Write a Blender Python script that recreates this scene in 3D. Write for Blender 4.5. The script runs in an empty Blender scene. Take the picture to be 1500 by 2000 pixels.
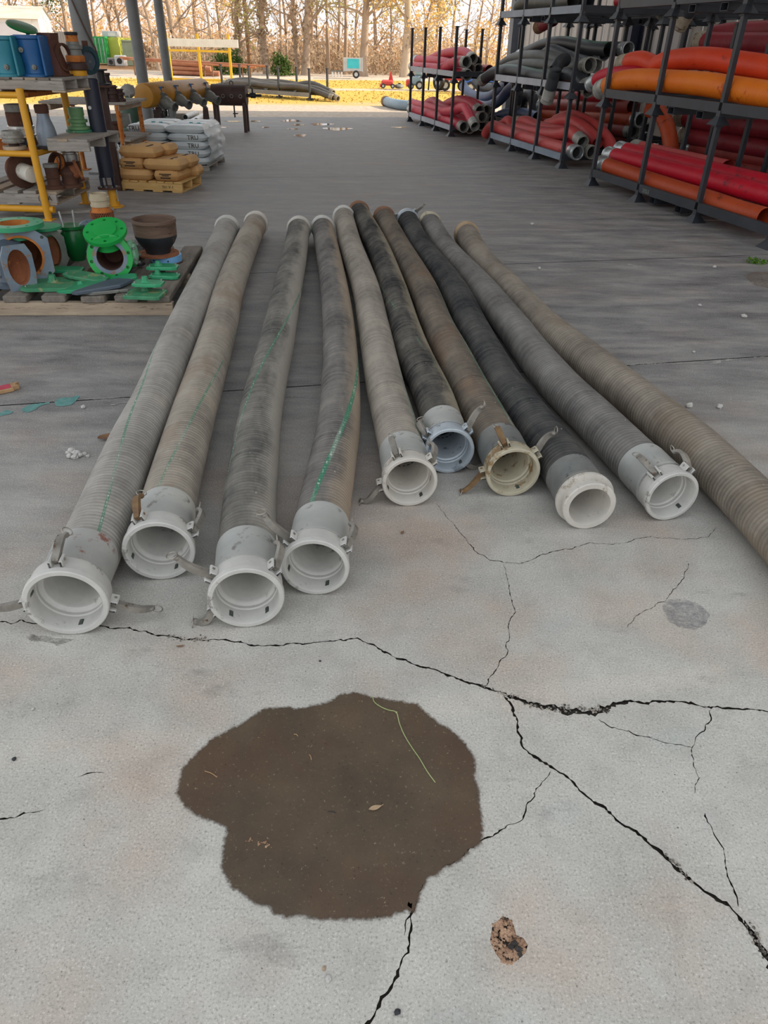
import bpy, math, random
import numpy as np
from mathutils import Vector, Matrix, geometry

random.seed(7)
RNG = np.random.default_rng(7)
SC = bpy.context.scene
COL = SC.collection

# ------------------------------------------------------------------ camera
F = 1387.0                      # focal length in pixels of the 1500 x 2000 frame
CAM_H = 1.6
PITCH = math.atan(F / 2100.0)
ROLL = math.atan(45 / 2100.0)
_c, _s = math.cos(PITCH), math.sin(PITCH)
FW = np.array([0, _c, -_s])
_rt, _up = np.array([1.0, 0, 0]), np.array([0, _s, _c])
RT = math.cos(ROLL) * _rt + math.sin(ROLL) * _up
UP = -math.sin(ROLL) * _rt + math.cos(ROLL) * _up
EYE = np.array([0, 0, CAM_H])
cam_data = bpy.data.cameras.new('camera')
cam = bpy.data.objects.new('camera', cam_data)
COL.objects.link(cam)
cam_data.sensor_fit = 'VERTICAL'
cam_data.sensor_height = 24.0
cam_data.sensor_width = 18.0
cam_data.lens = F / 2000.0 * 24.0
cam_data.clip_end = 500
cam.matrix_world = Matrix(((RT[0], UP[0], -FW[0], EYE[0]), (RT[1], UP[1], -FW[1], EYE[1]),
                           (RT[2], UP[2], -FW[2], EYE[2]), (0, 0, 0, 1)))
SC.camera = cam

# ------------------------------------------------------------------ sky, sun, exposure
world = bpy.data.worlds.new('sky')
SC.world = world
world.use_nodes = True
wn = world.node_tree
bg = wn.nodes['Background']
tcw = wn.nodes.new('ShaderNodeTexCoord')
sepw = wn.nodes.new('ShaderNodeSeparateXYZ')
rampw = wn.nodes.new('ShaderNodeValToRGB')
wn.links.new(tcw.outputs['Generated'], sepw.inputs[0])
wn.links.new(sepw.outputs['Z'], rampw.inputs[0])
rampw.color_ramp.elements[0].position = 0.0
rampw.color_ramp.elements[0].color = (0.97, 0.975, 1.0, 1)
rampw.color_ramp.elements[1].position = 0.5
rampw.color_ramp.elements[1].color = (0.90, 0.945, 1.0, 1)
wn.links.new(rampw.outputs[0], bg.inputs[0])
bg.inputs[1].default_value = 1.15
sun_data = bpy.data.lights.new('sun', 'SUN')
sun_data.energy = 6.0
sun_data.angle = math.radians(0.6)
sun_data.color = (1.0, 0.86, 0.66)
sun = bpy.data.objects.new('sun', sun_data)
COL.objects.link(sun)
SUN_EL = math.radians(30)
_d = Vector((0.985 * math.cos(SUN_EL), 0.17 * math.cos(SUN_EL), math.sin(SUN_EL)))
sun.rotation_euler = _d.to_track_quat('Z', 'Y').to_euler()
sun.location = (20, 5, 15)
SC.view_settings.view_transform = 'Standard'
SC.view_settings.look = 'None'
SC.view_settings.gamma = 1.0
SC.view_settings.use_curve_mapping = False
SC.view_settings.exposure = 0.15

# ------------------------------------------------------------------ pixel <-> world (authoring aids)
def ray(x, y):
    return FW + RT * (x - 750) / F + UP * (1000 - y) / F
def gp(x, y, z=0.0):            # point of a horizontal plane seen at a pixel
    d = ray(x, y); return EYE + d * ((z - CAM_H) / d[2])
def at(x, y, Y):                # point at distance Y seen at a pixel
    d = ray(x, y); return EYE + d * (Y / d[1])
def xat(px, Y, z):              # X of a point at known distance and height
    k = (px - 750) / F
    zd = Y * FW[1] + (z - CAM_H) * FW[2]
    return (k * zd - RT[2] * (z - CAM_H)) / RT[0]

YAW = math.radians(12.2)        # the building is turned against the camera
BV = np.array([math.cos(YAW), math.sin(YAW)])
BN = np.array([-math.sin(YAW), math.cos(YAW)])
def bxy(a, b):                  # building axes -> world
    p = a * BV + b * BN; return float(p[0]), float(p[1])

# ------------------------------------------------------------------ colour and materials
def C(h):
    h = h.lstrip('#'); r = []
    for i in (0, 2, 4):
        v = int(h[i:i+2], 16) / 255
        r.append(v / 12.92 if v <= 0.04045 else ((v + 0.055) / 1.055) ** 2.4)
    return (*r, 1.0)

class NT:
    def __init__(s, name):
        s.m = bpy.data.materials.new(name); s.m.use_nodes = True
        s.t = s.m.node_tree; s.b = s.t.nodes['Principled BSDF']
        s.tc = s.t.nodes.new('ShaderNodeTexCoord')
    def n(s, kind, **kw):
        nd = s.t.nodes.new(kind)
        for k, v in kw.items(): setattr(nd, k, v)
        return nd
    def l(s, a, b): s.t.links.new(a, b)
    def coord(s, out='Object', stretch=(1, 1, 1), loc=(0, 0, 0), rot=0):
        mp = s.n('ShaderNodeMapping'); s.l(s.tc.outputs[out], mp.inputs[0])
        mp.inputs['Scale'].default_value = stretch; mp.inputs['Location'].default_value = loc
        mp.inputs['Rotation'].default_value = (0, 0, rot)
        return mp.outputs[0]
    def noise(s, vec, scale, detail=5, rough=0.6):
        nd = s.n('ShaderNodeTexNoise'); s.l(vec, nd.inputs['Vector'])
        nd.inputs['Scale'].default_value = scale; nd.inputs['Detail'].default_value = detail
        nd.inputs['Roughness'].default_value = rough
        return nd.outputs['Fac']
    def ramp(s, fac, stops):
        r = s.n('ShaderNodeValToRGB'); s.l(fac, r.inputs[0]); e = r.color_ramp.elements
        e[0].position, e[0].color = stops[0]; e[1].position, e[1].color = stops[-1]
        for p, c in stops[1:-1]:
            x = e.new(p); x.color = c
        return r.outputs[0]
    def step(s, fac, lo, hi):
        mr = s.n('ShaderNodeMapRange'); s.l(fac, mr.inputs[0])
        mr.inputs[1].default_value = lo; mr.inputs[2].default_value = hi
        return mr.outputs[0]
    def mix(s, fac, a, b, mode='MIX'):
        mx = s.n('ShaderNodeMix', data_type='RGBA', blend_type=mode)
        if isinstance(fac, (int, float)): mx.inputs[0].default_value = fac
        else: s.l(fac, mx.inputs[0])
        for sock, v in ((mx.inputs[6], a), (mx.inputs[7], b)):
            if isinstance(v, tuple): sock.default_value = v
            else: s.l(v, sock)
        return mx.outputs[2]
    def math(s, op, a, b=None, c=None):
        nd = s.n('ShaderNodeMath', operation=op)
        for i, v in enumerate((a, b, c)):
            if v is None: continue
            if isinstance(v, (int, float)): nd.inputs[i].default_value = v
            else: s.l(v, nd.inputs[i])
        return nd.outputs[0]
    def bump(s, h, strength, dist=0.01):
        b = s.n('ShaderNodeBump'); s.l(h, b.inputs['Height'])
        b.inputs['Strength'].default_value = strength; b.inputs['Distance'].default_value = dist
        s.l(b.outputs[0], s.b.inputs['Normal'])
    def out(s, col, rough=0.6, metal=0.0, spec=None):
        if isinstance(col, tuple): s.b.inputs['Base Color'].default_value = col
        else: s.l(col, s.b.inputs['Base Color'])
        if isinstance(rough, (int, float)): s.b.inputs['Roughness'].default_value = rough
        else: s.l(rough, s.b.inputs['Roughness'])
        s.b.inputs['Metallic'].default_value = metal
        if spec is not None: s.b.inputs['Specular IOR Level'].default_value = spec
        return s.m

_mats = {}
def PM(name, c1, c2=None, scale=9, rough=0.6, metal=0.0, bump=0.0, spot=None, spot_t=0.58, spot_s=14, stretch=(1, 1, 1), spec=None):
    """painted / worn surface: two tones by noise, optional spots of a third colour (rust, chips, dust)"""
    if name in _mats: return _mats[name]
    t = NT(name); v = t.coord('Object', stretch)
    c1 = C(c1); c2 = C(c2) if c2 else c1
    nz = t.noise(v, scale)
    col = t.ramp(nz, [(0.32, c1), (0.68, c2)])
    if spot:
        s2 = t.noise(t.coord('Object', stretch, (3.1, 7.7, 1.3)), spot_s, 6, 0.7)
        col = t.mix(t.step(s2, spot_t, spot_t + 0.06), col, C(spot))
    if bump: t.bump(t.noise(v, scale * 5), bump, 0.004)
    _mats[name] = t.out(col, rough, metal, spec)
    return _mats[name]

# ------------------------------------------------------------------ mesh builder
def unit(a):
    a = np.asarray(a, float); n = np.linalg.norm(a); return a / n if n else a
def frame(d):
    """right and up vectors of an axis d"""
    d = unit(d)
    e = np.cross(np.array([0, 0, 1.0]), d)
    if np.linalg.norm(e) < 1e-4: e = np.array([1.0, 0, 0])
    e = unit(e); u = np.cross(d, e)
    return e, u
def rotz(a): 
    c, s = math.cos(a), math.sin(a); return np.array([[c, -s, 0], [s, c, 0], [0, 0, 1.0]])
def rotx(a):
    c, s = math.cos(a), math.sin(a); return np.array([[1.0, 0, 0], [0, c, -s], [0, s, c]])
def roty(a):
    c, s = math.cos(a), math.sin(a); return np.array([[c, 0, s], [0, 1.0, 0], [-s, 0, c]])
def spline(P, n):
    P = [np.asarray(p, float) for p in P]
    if len(P) == 2: P = [P[0], (P[0] + P[1]) / 2, P[1]]
    Q = [2 * P[0] - P[1]] + P + [2 * P[-1] - P[-2]]
    out = []
    for i in range(len(P) - 1):
        p0, p1, p2, p3 = Q[i:i + 4]
        for k in range(24):
            t = k / 24
            out.append(0.5 * ((2 * p1) + (p2 - p0) * t + (2 * p0 - 5 * p1 + 4 * p2 - p3) * t * t + (3 * p1 - p0 - 3 * p2 + p3) * t ** 3))
    out.append(P[-1]); out = np.array(out)
    L = np.concatenate([[0], np.cumsum(np.linalg.norm(np.diff(out, axis=0), axis=1))])
    s = np.linspace(0, L[-1], n)
    return np.stack([np.interp(s, L, out[:, k]) for k in range(3)], 1), L[-1]

def fill(poly):
    """triangles of a simple, possibly concave outline"""
    q = [Vector((p[0], p[1])) for p in poly]; n = len(q)
    if sum(q[i].cross(q[(i + 1) % n]) for i in range(n)) < 0: q.reverse()
    ov, _, of, _, _, ofc = geometry.delaunay_2d_cdt(q, [], [tuple(range(n))], 1, 1e-7)
    return [(p.x, p.y) for p in ov], [tuple(f) for f in of]

class M:
    def __init__(s): s.v = []; s.f = []; s.uv = None
    def add(s, V, Fc):
        o = len(s.v); s.v.extend([tuple(map(float, p)) for p in V]); s.f.extend([tuple(i + o for i in f) for f in Fc]); return s
    def box(s, c, d, R=None):
        x, y, z = d[0] / 2, d[1] / 2, d[2] / 2
        V = np.array([(-x, -y, -z), (x, -y, -z), (x, y, -z), (-x, y, -z), (-x, -y, z), (x, -y, z), (x, y, z), (-x, y, z)])
        if R is not None: V = V @ np.asarray(R).T
        return s.add(V + np.asarray(c), [(0, 3, 2, 1), (4, 5, 6, 7), (0, 1, 5, 4), (1, 2, 6, 5), (2, 3, 7, 6), (3, 0, 4, 7)])
    def cbox(s, c, d, b=0.006, R=None):
        """box with chamfered long edges and ends (worn plank, casting)"""
        x, y, z = d[0] / 2, d[1] / 2, d[2] / 2; V = []
        for zz, k in ((-z, b), (-z + b, 0), (z - b, 0), (z, b)):
            X, Y = x - k, y - k
            for px, py in ((X - b, -Y), (X, -Y + b), (X, Y - b), (X - b, Y), (-X + b, Y), (-X, Y - b), (-X, -Y + b), (-X + b, -Y)):
                V.append((px, py, zz))
        V = np.array(V)
        if R is not None: V = V @ np.asarray(R).T
        Fc = [tuple(range(7, -1, -1)), tuple(range(24, 32))]
        for r in range(3):
            for i in range(8): j = (i + 1) % 8; Fc.append((r * 8 + i, r * 8 + j, r * 8 + 8 + j, r * 8 + 8 + i))
        return s.add(V + np.asarray(c), Fc)
    def prism(s, poly, z0, z1, R=None, o=(0, 0, 0)):
        n = len(poly)
        V = np.array([(p[0], p[1], z0) for p in poly] + [(p[0], p[1], z1) for p in poly])
        if R is not None: V = V @ np.asarray(R).T
        Fc = [tuple(range(n - 1, -1, -1)), tuple(range(n, 2 * n))] + [(i, (i + 1) % n, n + (i + 1) % n, n + i) for i in range(n)]
        return s.add(V + np.asarray(o), Fc)
    def lathe(s, prof, o=(0, 0, 0), d=(0, 0, 1), seg=20, sx=1.0):
        """prof: (radius, distance along d) in order; a radius of 0 closes the end"""
        e, u = frame(d); d = unit(d); o = np.asarray(o, float); V = []; Fc = []; rows = []
        for r, t in prof:
            if r <= 1e-6: rows.append([len(V)]); V.append(o + d * t)
            else:
                rows.append(list(range(len(V), len(V) + seg)))
                for k in range(seg):
                    a = 2 * math.pi * k / seg
                    V.append(o + d * t + e * (r * sx * math.sin(a)) + u * (r * math.cos(a)))
        for A, B in zip(rows, rows[1:]):
            if len(A) == 1 and len(B) == 1: continue
            for k in range(seg):
                j = (k + 1) % seg
                if len(A) == 1: Fc.append((A[0], B[k], B[j]))
                elif len(B) == 1: Fc.append((A[k], B[0], A[j]))
                else: Fc.append((A[k], B[k], B[j], A[j]))
        return s.add(V, Fc)
    def cyl(s, a, b, r, seg=14, r2=None):
        a, b = np.asarray(a, float), np.asarray(b, float); L = np.linalg.norm(b - a); r2 = r if r2 is None else r2
        return s.lathe([(0, 0), (r, 0), (r2, L), (0, L)], a, b - a, seg)
    def ring(s, o, d, R, r, seg=18, m=6):
        return s.lathe([(R + r * math.cos(2 * math.pi * k / m), r * math.sin(2 * math.pi * k / m)) for k in range(m + 1)], o, d, seg)
    def tube(s, P, r, seg=8, cap=True):
        P = [np.asarray(p, float) for p in P]; n = len(P); V = []; Fc = []
        for i, p in enumerate(P):
            d = P[min(i + 1, n - 1)] - P[max(i - 1, 0)]; e, u = frame(d)
            rr = r[i] if hasattr(r, '__len__') else r
            for k in range(seg):
                a = 2 * math.pi * k / seg; V.append(p + e * (rr * math.sin(a)) + u * (rr * math.cos(a)))
        for i in range(n - 1):
            for k in range(seg):
                j = (k + 1) % seg; Fc.append((i * seg + k, i * seg + seg + k, i * seg + seg + j, i * seg + j))
        if cap: Fc += [tuple(range(seg)), tuple(range(n * seg - 1, (n - 1) * seg - 1, -1))]
        return s.add(V, Fc)
    def blob(s, c, d, n=7, seg=10, jit=0.12):
        V = []; Fc = []
        for i in range(n + 1):
            ph = math.pi * i / n
            for k in range(seg):
                a = 2 * math.pi * k / seg; q = 1 + random.uniform(-jit, jit) * (0 < i < n)
                V.append((c[0] + d[0] * q * math.sin(ph) * math.cos(a), c[1] + d[1] * q * math.sin(ph) * math.sin(a), c[2] - d[2] * q * math.cos(ph)))
        for i in range(n):
            for k in range(seg): j = (k + 1) % seg; Fc.append((i * seg + k, i * seg + j, i * seg + seg + j, i * seg + seg + k))
        return s.add(V, Fc)
    def build(s, name, mat, parent=None, smooth=True, world=True, sharp=0.7, label=None):
        """ONE object from everything added; with world=True the vertices are in world space and the parent's place is taken off"""
        me = bpy.data.meshes.new(name)
        V = np.array(s.v, float)
        if parent is not None and world:
            V = V - np.array(parent.get('_o', (0, 0, 0)))
        me.from_pydata(V.tolist(), [], s.f)
        if s.uv is not None:
            l = me.uv_layers.new(name='UVMap'); l.data.foreach_set('uv', np.asarray(s.uv, np.float32).ravel())
        me.materials.append(mat)
        if smooth:
            me.polygons.foreach_set('use_smooth', np.ones(len(me.polygons), bool)); me.set_sharp_from_angle(angle=sharp)
        me.update()
        ob = bpy.data.objects.new(name, me); COL.objects.link(ob)
        if parent is not None: ob.parent = parent
        if label: ob['label'] = label
        return ob

def thing(name, label, cat, loc=(0, 0, 0), rz=0.0, group=None):
    o = bpy.data.objects.new(name, None); COL.objects.link(o); o.empty_display_size = 0.1
    o.location = tuple(map(float, loc)); o.rotation_euler = (0, 0, rz)
    o['label'] = label; o['category'] = cat; o['_o'] = tuple(map(float, loc))
    if group: o['group'] = group
    return o
def tag(o, label, cat, group=None, kind=None):
    o['label'] = label; o['category'] = cat
    if group: o['group'] = group
    if kind: o['kind'] = kind
    return o
def struct(name, label=None):
    o = bpy.data.objects.new(name, None); COL.objects.link(o); o['kind'] = 'structure'; o['_o'] = (0, 0, 0)
    if label: o['label'] = label
    return o
def share(o, name, parent, loc=(0, 0, 0), rot=(0, 0, 0), scale=(1, 1, 1)):
    """a further piece that shares mesh data"""
    c = o.copy(); c.name = name; COL.objects.link(c); c.parent = parent
    c.location = loc; c.rotation_euler = rot; c.scale = scale; return c
def copy_thing(o, loc, rz, label):
    c = o.copy(); COL.objects.link(c); c.location = loc; c.rotation_euler = (0, 0, rz); c['label'] = label
    c['_o'] = tuple(map(float, loc))
    for ch in list(o.children):
        d = ch.copy(); COL.objects.link(d); d.parent = c
        for g in list(ch.children):
            e = g.copy(); COL.objects.link(e); e.parent = d
    return c
def text_mesh(txt, size, name, mat, parent, Mx, extr=0.0006):
    """flat lettering, converted to a mesh, placed by a 4x4 matrix local to parent"""
    cu = bpy.data.curves.new(name, 'FONT'); cu.body = txt; cu.size = size; cu.extrude = extr; cu.align_x = 'CENTER'; cu.resolution_u = 2
    to = bpy.data.objects.new('tmp', cu); COL.objects.link(to)
    dg = bpy.context.evaluated_depsgraph_get(); dg.update()
    me = bpy.data.meshes.new_from_object(to.evaluated_get(dg)); bpy.data.objects.remove(to); bpy.data.curves.remove(cu)
    me.materials.clear(); me.materials.append(mat); me.transform(Mx)
    ob = bpy.data.objects.new(name, me); COL.objects.link(ob); ob.parent = parent
    return ob

# ================================================================== FLOOR, GROUND, BUILDING
def floor_material():
    t = NT('old_concrete')
    v = t.coord('Object'); vr = t.coord('Object', rot=-YAW)
    sep = t.n('ShaderNodeSeparateXYZ'); t.l(vr, sep.inputs[0])
    big = t.noise(v, 0.9, 4); mid = t.noise(v, 4.0, 6, 0.65); fine = t.noise(v, 60, 5, 0.7); sand = t.noise(v, 170, 4, 0.75)
    streak = t.noise(t.coord('Object', (1.0, 3.2, 1), rot=-YAW), 1.6, 7, 0.72)
    col = t.ramp(mid, [(0.25, C('#b3b0a8')), (0.5, C('#c3c0b8')), (0.78, C('#d0cdc5'))])
    # tan and rosy old spill stains
    tan = t.noise(t.coord('Object', (1, 1, 1), (4.2, 1.7, 0)), 1.3, 3)
    col = t.mix(t.math('MULTIPLY', t.step(tan, 0.48, 0.68), 0.65), col, C('#c0a58f'))
    teal = t.noise(t.coord('Object', (1, 1, 1), (9.1, 3.3, 0)), 2.1, 3)
    col = t.mix(t.math('MULTIPLY', t.step(teal, 0.58, 0.75), 0.35), col, C('#b3c4c2'))
    # trodden-in grime and roof shade, both put into the colour further inside
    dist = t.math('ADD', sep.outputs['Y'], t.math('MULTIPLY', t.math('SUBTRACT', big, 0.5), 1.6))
    grime_shade = t.step(dist, 1.3, 3.7)
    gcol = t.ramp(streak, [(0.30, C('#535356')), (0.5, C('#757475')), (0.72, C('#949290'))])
    grime_shade2 = t.math('MULTIPLY', grime_shade, t.step(streak, 0.85, 0.35))
    col = t.mix(t.math('MULTIPLY', t.math('ADD', t.math('MULTIPLY', grime_shade, 0.55), t.math('MULTIPLY', grime_shade2, 0.45)), 0.96), col, gcol)
    # pale scuffs, dark blots, grit
    sc = t.noise(t.coord('Object', (1, 5, 1), (2, 2, 0), 0.3), 5, 6, 0.8)
    col = t.mix(t.math('MULTIPLY', t.step(sc, 0.66, 0.74), 0.35), col, C('#c9c8c4'))
    bl = t.noise(t.coord('Object', (1, 2.2, 1), (7, 5, 0), -YAW), 2.6, 6, 0.7)
    col = t.mix(t.math('MULTIPLY', t.step(bl, 0.60, 0.74), 0.45), col, C('#4a4a4c'))
    col = t.mix(t.math('MULTIPLY', t.step(fine, 0.64, 0.70), 0.55), col, C('#8a8782'))
    col = t.mix(t.math('MULTIPLY', t.step(fine, 0.36, 0.30), 0.6), col, C('#e2e0da'))
    col = t.mix(t.math('MULTIPLY', t.step(sand, 0.54, 0.64), 0.6), col, C('#716d66'))
    col = t.mix(t.math('MULTIPLY', t.step(sand, 0.44, 0.34), 0.6), col, C('#efece5'))
    blot = t.noise(t.coord('Object', (1, 1, 1), (1.3, 8.2, 0)), 9, 5, 0.7)
    col = t.mix(t.math('MULTIPLY', t.step(blot, 0.50, 0.72), 0.30), col, C('#8f8c86'))
    h = t.math('ADD', t.math('ADD', t.math('MULTIPLY', fine, 0.6), mid), t.math('MULTIPLY', sand, 0.25))
    t.bump(h, 0.35, 0.004)
    r = t.ramp(streak, [(0.3, (0.48,) * 3 + (1,)), (0.7, (0.72,) * 3 + (1,))])
    return t.out(col, r, 0.0, 0.4)
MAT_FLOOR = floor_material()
MAT_DIRT = PM('crack_dirt', '#2a2723', '#4b443c', 40, 0.95, bump=0.6)

JOINTS = [3.69, 6.05, 10.96]
B_EDGE, A_L, A_R, B_BACK = 20.46, -13.0, 8.2, -6.5
floor = struct('floor', 'cracked and stained grey concrete slab')
def crack_pts(px):
    return [gp(x, y)[:2] for x, y in px]
# width in metres at both ends of each crack, pixel course over the slab
CRACKS = [
 (0.004, 0.006, [(-40, 1213), (0, 1213), (24, 1217), (46, 1211), (80, 1219), (130, 1226), (197, 1222), (222, 1227), (250, 1226), (285, 1235), (322, 1242), (360, 1250), (400, 1251), (440, 1248), (478, 1257), (520, 1261), (560, 1259), (600, 1257), (650, 1252), (697, 1247), (725, 1258), (752, 1272), (790, 1290), (830, 1302), (878, 1319), (920, 1334), (960, 1346), (988, 1358)]),
 (0.010, 0.020, [(985, 1357), (1005, 1362), (1030, 1374), (1056, 1378), (1085, 1384), (1110, 1391), (1140, 1392), (1172, 1390), (1195, 1380)]),
 (0.010, 0.004, [(1190, 1382), (1215, 1374), (1238, 1369), (1262, 1374), (1290, 1370), (1330, 1369), (1362, 1377), (1390, 1381), (1430, 1383), (1470, 1386), (1520, 1392)]),
 (0.006, 0.008, [(986, 1360), (997, 1380), (1008, 1400), (1011, 1430), (1024, 1458), (1052, 1484), (1082, 1501), (1110, 1522), (1138, 1548), (1180, 1577), (1212, 1607), (1250, 1632), (1292, 1664), (1322, 1700), (1360, 1728), (1402, 1756), (1438, 1780), (1460, 1812), (1480, 1842), (1500, 1870), (1520, 1900)]),
 (0.003, 0.002, [(946, 1342), (958, 1322), (973, 1300), (989, 1272), (992, 1250), (994, 1222), (1004, 1196), (996, 1165), (991, 1130), (984, 1100)]),
 (0.003, 0.0015, [(984, 1100), (955, 1092), (930, 1076), (905, 1048), (886, 1022), (868, 1003), (852, 984)]),
 (0.003, 0.002, [(984, 1100), (1015, 1100), (1046, 1090), (1080, 1076), (1118, 1071), (1150, 1061), (1185, 1063), (1222, 1060), (1262, 1048), (1300, 1050), (1345, 1053), (1385, 1049), (1398, 1032)]),
 (0.0025, 0.0015, [(1347, 1100), (1334, 1128), (1322, 1150), (1300, 1172), (1276, 1186), (1245, 1202), (1224, 1226)]),
 (0.003, 0.002, [(1168, 1404), (1190, 1418), (1220, 1426), (1250, 1436), (1288, 1446), (1330, 1456), (1352, 1460)]),
 (0.003, 0.0015, [(1390, 1384), (1382, 1410), (1366, 1435), (1352, 1460), (1358, 1492), (1366, 1520), (1352, 1552)]),
 (0.0025, 0.003, [(1378, 1588), (1396, 1628), (1412, 1668), (1424, 1706), (1430, 1738), (1442, 1772)]),
 (0.002, 0.005, [(1078, 1508), (1058, 1535), (1036, 1565), (1020, 1600), (985, 1618), (952, 1634), (925, 1655), (898, 1672), (868, 1690), (842, 1702), (826, 1724), (815, 1752), (806, 1780), (803, 1815), (796, 1850), (782, 1886), (766, 1924), (748, 1952), (730, 1984), (700, 2030)]),
 (0.003, 0.001, [(806, 1782), (796, 1800), (789, 1828)]),
 (0.004, 0.002, [(-20, 1601), (0, 1598), (26, 1596), (44, 1588), (68, 1586), (90, 1582)]),
 (0.003, 0.002, [(153, 1520), (172, 1512), (190, 1509), (204, 1507)]),
 (0.005, 0.003, [(1320, 1690), (1336, 1706), (1350, 1722)]),
 (0.009, 0.012, [(1452, 1795), (1470, 1825), (1492, 1862), (1512, 1900)]),
]
def crack_quads(w0, w1, pts):
    P = [np.array(p) for p in pts]; L = [0]
    for a, b in zip(P, P[1:]): L.append(L[-1] + np.linalg.norm(b - a))
    n = max(5, int(L[-1] / 0.0085)); s = np.linspace(0, L[-1], n)
    X = np.interp(s, L, [p[0] for p in P]); Y = np.interp(s, L, [p[1] for p in P])
    k5 = [.1, .2, .4, .2, .1]
    for _ in (0, 1):
        X = X + np.convolve(RNG.normal(0, 0.0036, n), k5, 'same'); Y = Y + np.convolve(RNG.normal(0, 0.0036, n), k5, 'same')
    X = X + RNG.normal(0, .0009, n); Y = Y + RNG.normal(0, .0009, n)
    A, B = [], []
    for i in range(n):
        d = np.array([X[min(i+1, n-1)] - X[max(i-1, 0)], Y[min(i+1, n-1)] - Y[max(i-1, 0)]]); d = d / (np.linalg.norm(d) + 1e-9)
        q = np.array([-d[1], d[0]]); w = (w0 + (w1 - w0) * i / n) * RNG.uniform(0.3, 1.6) * (0.15 if i in (0, n - 1) else 1)
        A.append(np.array([X[i], Y[i]]) + q * w / 2 * RNG.uniform(0.6, 1.4)); B.append(np.array([X[i], Y[i]]) - q * w / 2 * RNG.uniform(0.6, 1.4))
    return A, B
def first_slab():
    c = [bxy(A_L, B_BACK), bxy(A_R, B_BACK), bxy(A_R, JOINTS[0] - .005), bxy(A_L, JOINTS[0] - .005)]
    V = [Vector(p) for p in c]; faces = []; edges = [(0, 1), (1, 2), (2, 3), (3, 0)]
    for w0, w1, px in CRACKS:
        A, B = crack_quads(w0, w1, crack_pts(px)); o = len(V); n = len(A)
        V += [Vector(p) for p in A] + [Vector(p) for p in B]
        for i in range(n - 1): faces.append((o + n + i, o + n + i + 1, o + i + 1, o + i))
    # spalled pit
    pit = []
    for x, y in [(962, 1808), (975, 1796), (992, 1792), (1003, 1806), (1008, 1826), (1022, 1832), (1031, 1846), (1026, 1862), (1014, 1872), (1000, 1884), (982, 1880), (968, 1862), (957, 1838)]:
        pit.append(gp(x, y)[:2])
    pit = pit[::-1]
    o = len(V); V += [Vector(p) for p in pit]; faces.append(tuple(range(o, o + len(pit))))
    ov, oe, of, a, b, ofc = geometry.delaunay_2d_cdt(V, edges, faces, 0, 1e-6)
    m = M(); m.add([(p.x, p.y, 0) for p in ov], [f if (ov[f[1]] - ov[f[0]]).cross(ov[f[2]] - ov[f[0]]) > 0 else f[::-1] for f, k in zip(of, ofc) if not k])
    return m, pit
m, PIT = first_slab()
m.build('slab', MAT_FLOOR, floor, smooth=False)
bl = JOINTS + [B_EDGE]
for b0, b1 in zip(bl, bl[1:]):
    m = M(); q = [bxy(A_L, b0 + .005), bxy(A_R, b0 + .005), bxy(A_R, b1 - .005), bxy(A_L, b1 - .005)]
    m.add([(x, y, 0) for x, y in q] + [(x, y, -.12) for x, y in q], [(0, 1, 2, 3), (3, 2, 6, 7)])
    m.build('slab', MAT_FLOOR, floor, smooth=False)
m = M(); q = [bxy(A_L, B_BACK), bxy(A_R, B_BACK), bxy(A_R, B_EDGE - .1), bxy(A_L, B_EDGE - .1)]
m.add([(x, y, -.011) for x, y in q], [(0, 1, 2, 3)]); m.build('crack_dirt', MAT_DIRT, floor, smooth=False)
# crumbled aggregate in the wide reaches of the cracks
MAT_AGG = PM('broken_aggregate', '#6f6a63', '#a29a8e', 30, 0.9, spot='#3d3935', spot_t=.5, spot_s=60)
m = M()
for x0, y0, x1, y1, n, w in [(1030, 1376, 1075, 1384, 26, .012), (1075, 1384, 1190, 1388, 70, .012), (940, 1338, 1010, 1364, 22, .010), (1455, 1800, 1500, 1872, 40, .012), (320, 1244, 410, 1251, 34, .016), (1292, 1664, 1350, 1722, 20, .008)]:
    for k in range(n):
        u = RNG.random(); p = gp(x0 + (x1 - x0) * u, y0 + (y1 - y0) * u)
        r = RNG.uniform(.0015, .0045); m.blob((p[0] + RNG.normal(0, w * .5), p[1] + RNG.normal(0, w * .5), r * .3), (r, r, r * .8), 4, 5, .25)
o = m.build('crack_rubble', MAT_AGG, floor, smooth=False); o['kind'] = 'stuff'
# pit bottom: rough rusty aggregate
MAT_PIT = PM('rusty_aggregate', '#8d6a52', '#c8a68a', 35, 0.95, bump=0.8, spot='#4a382d', spot_t=.55, spot_s=50)
pc = np.mean(PIT, axis=0); m = M()
for k in range(420):
    j2 = int(RNG.integers(len(PIT))); w_ = RNG.random(); q = np.array(PIT[j2]) * w_ + np.array(PIT[(j2 + 1) % len(PIT)]) * (1 - w_)
    p = pc + (q - pc) * math.sqrt(RNG.random()) * 1.02; r = RNG.uniform(.002, .0055)
    m.blob((p[0], p[1], -.008 + .006 * np.linalg.norm(p - pc) / .05), (r, r, r * .8), 4, 5, .25)
o = m.build('pit_gravel', MAT_PIT, floor, smooth=False); o['kind'] = 'stuff'
m = M()
for x, y, r in ((1004, 1842, .009), (1012, 1852, .011), (998, 1848, .007), (1016, 1864, .008)):
    p = gp(x, y); m.blob((p[0], p[1], -.004), (r, r * .8, .006), 5, 7, .25)
o = m.build('pit_stones', PM('dark_pit_stone', '#2b2523', '#4a4644', 60, .8), floor, smooth=False); o['kind'] = 'stuff'
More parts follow.
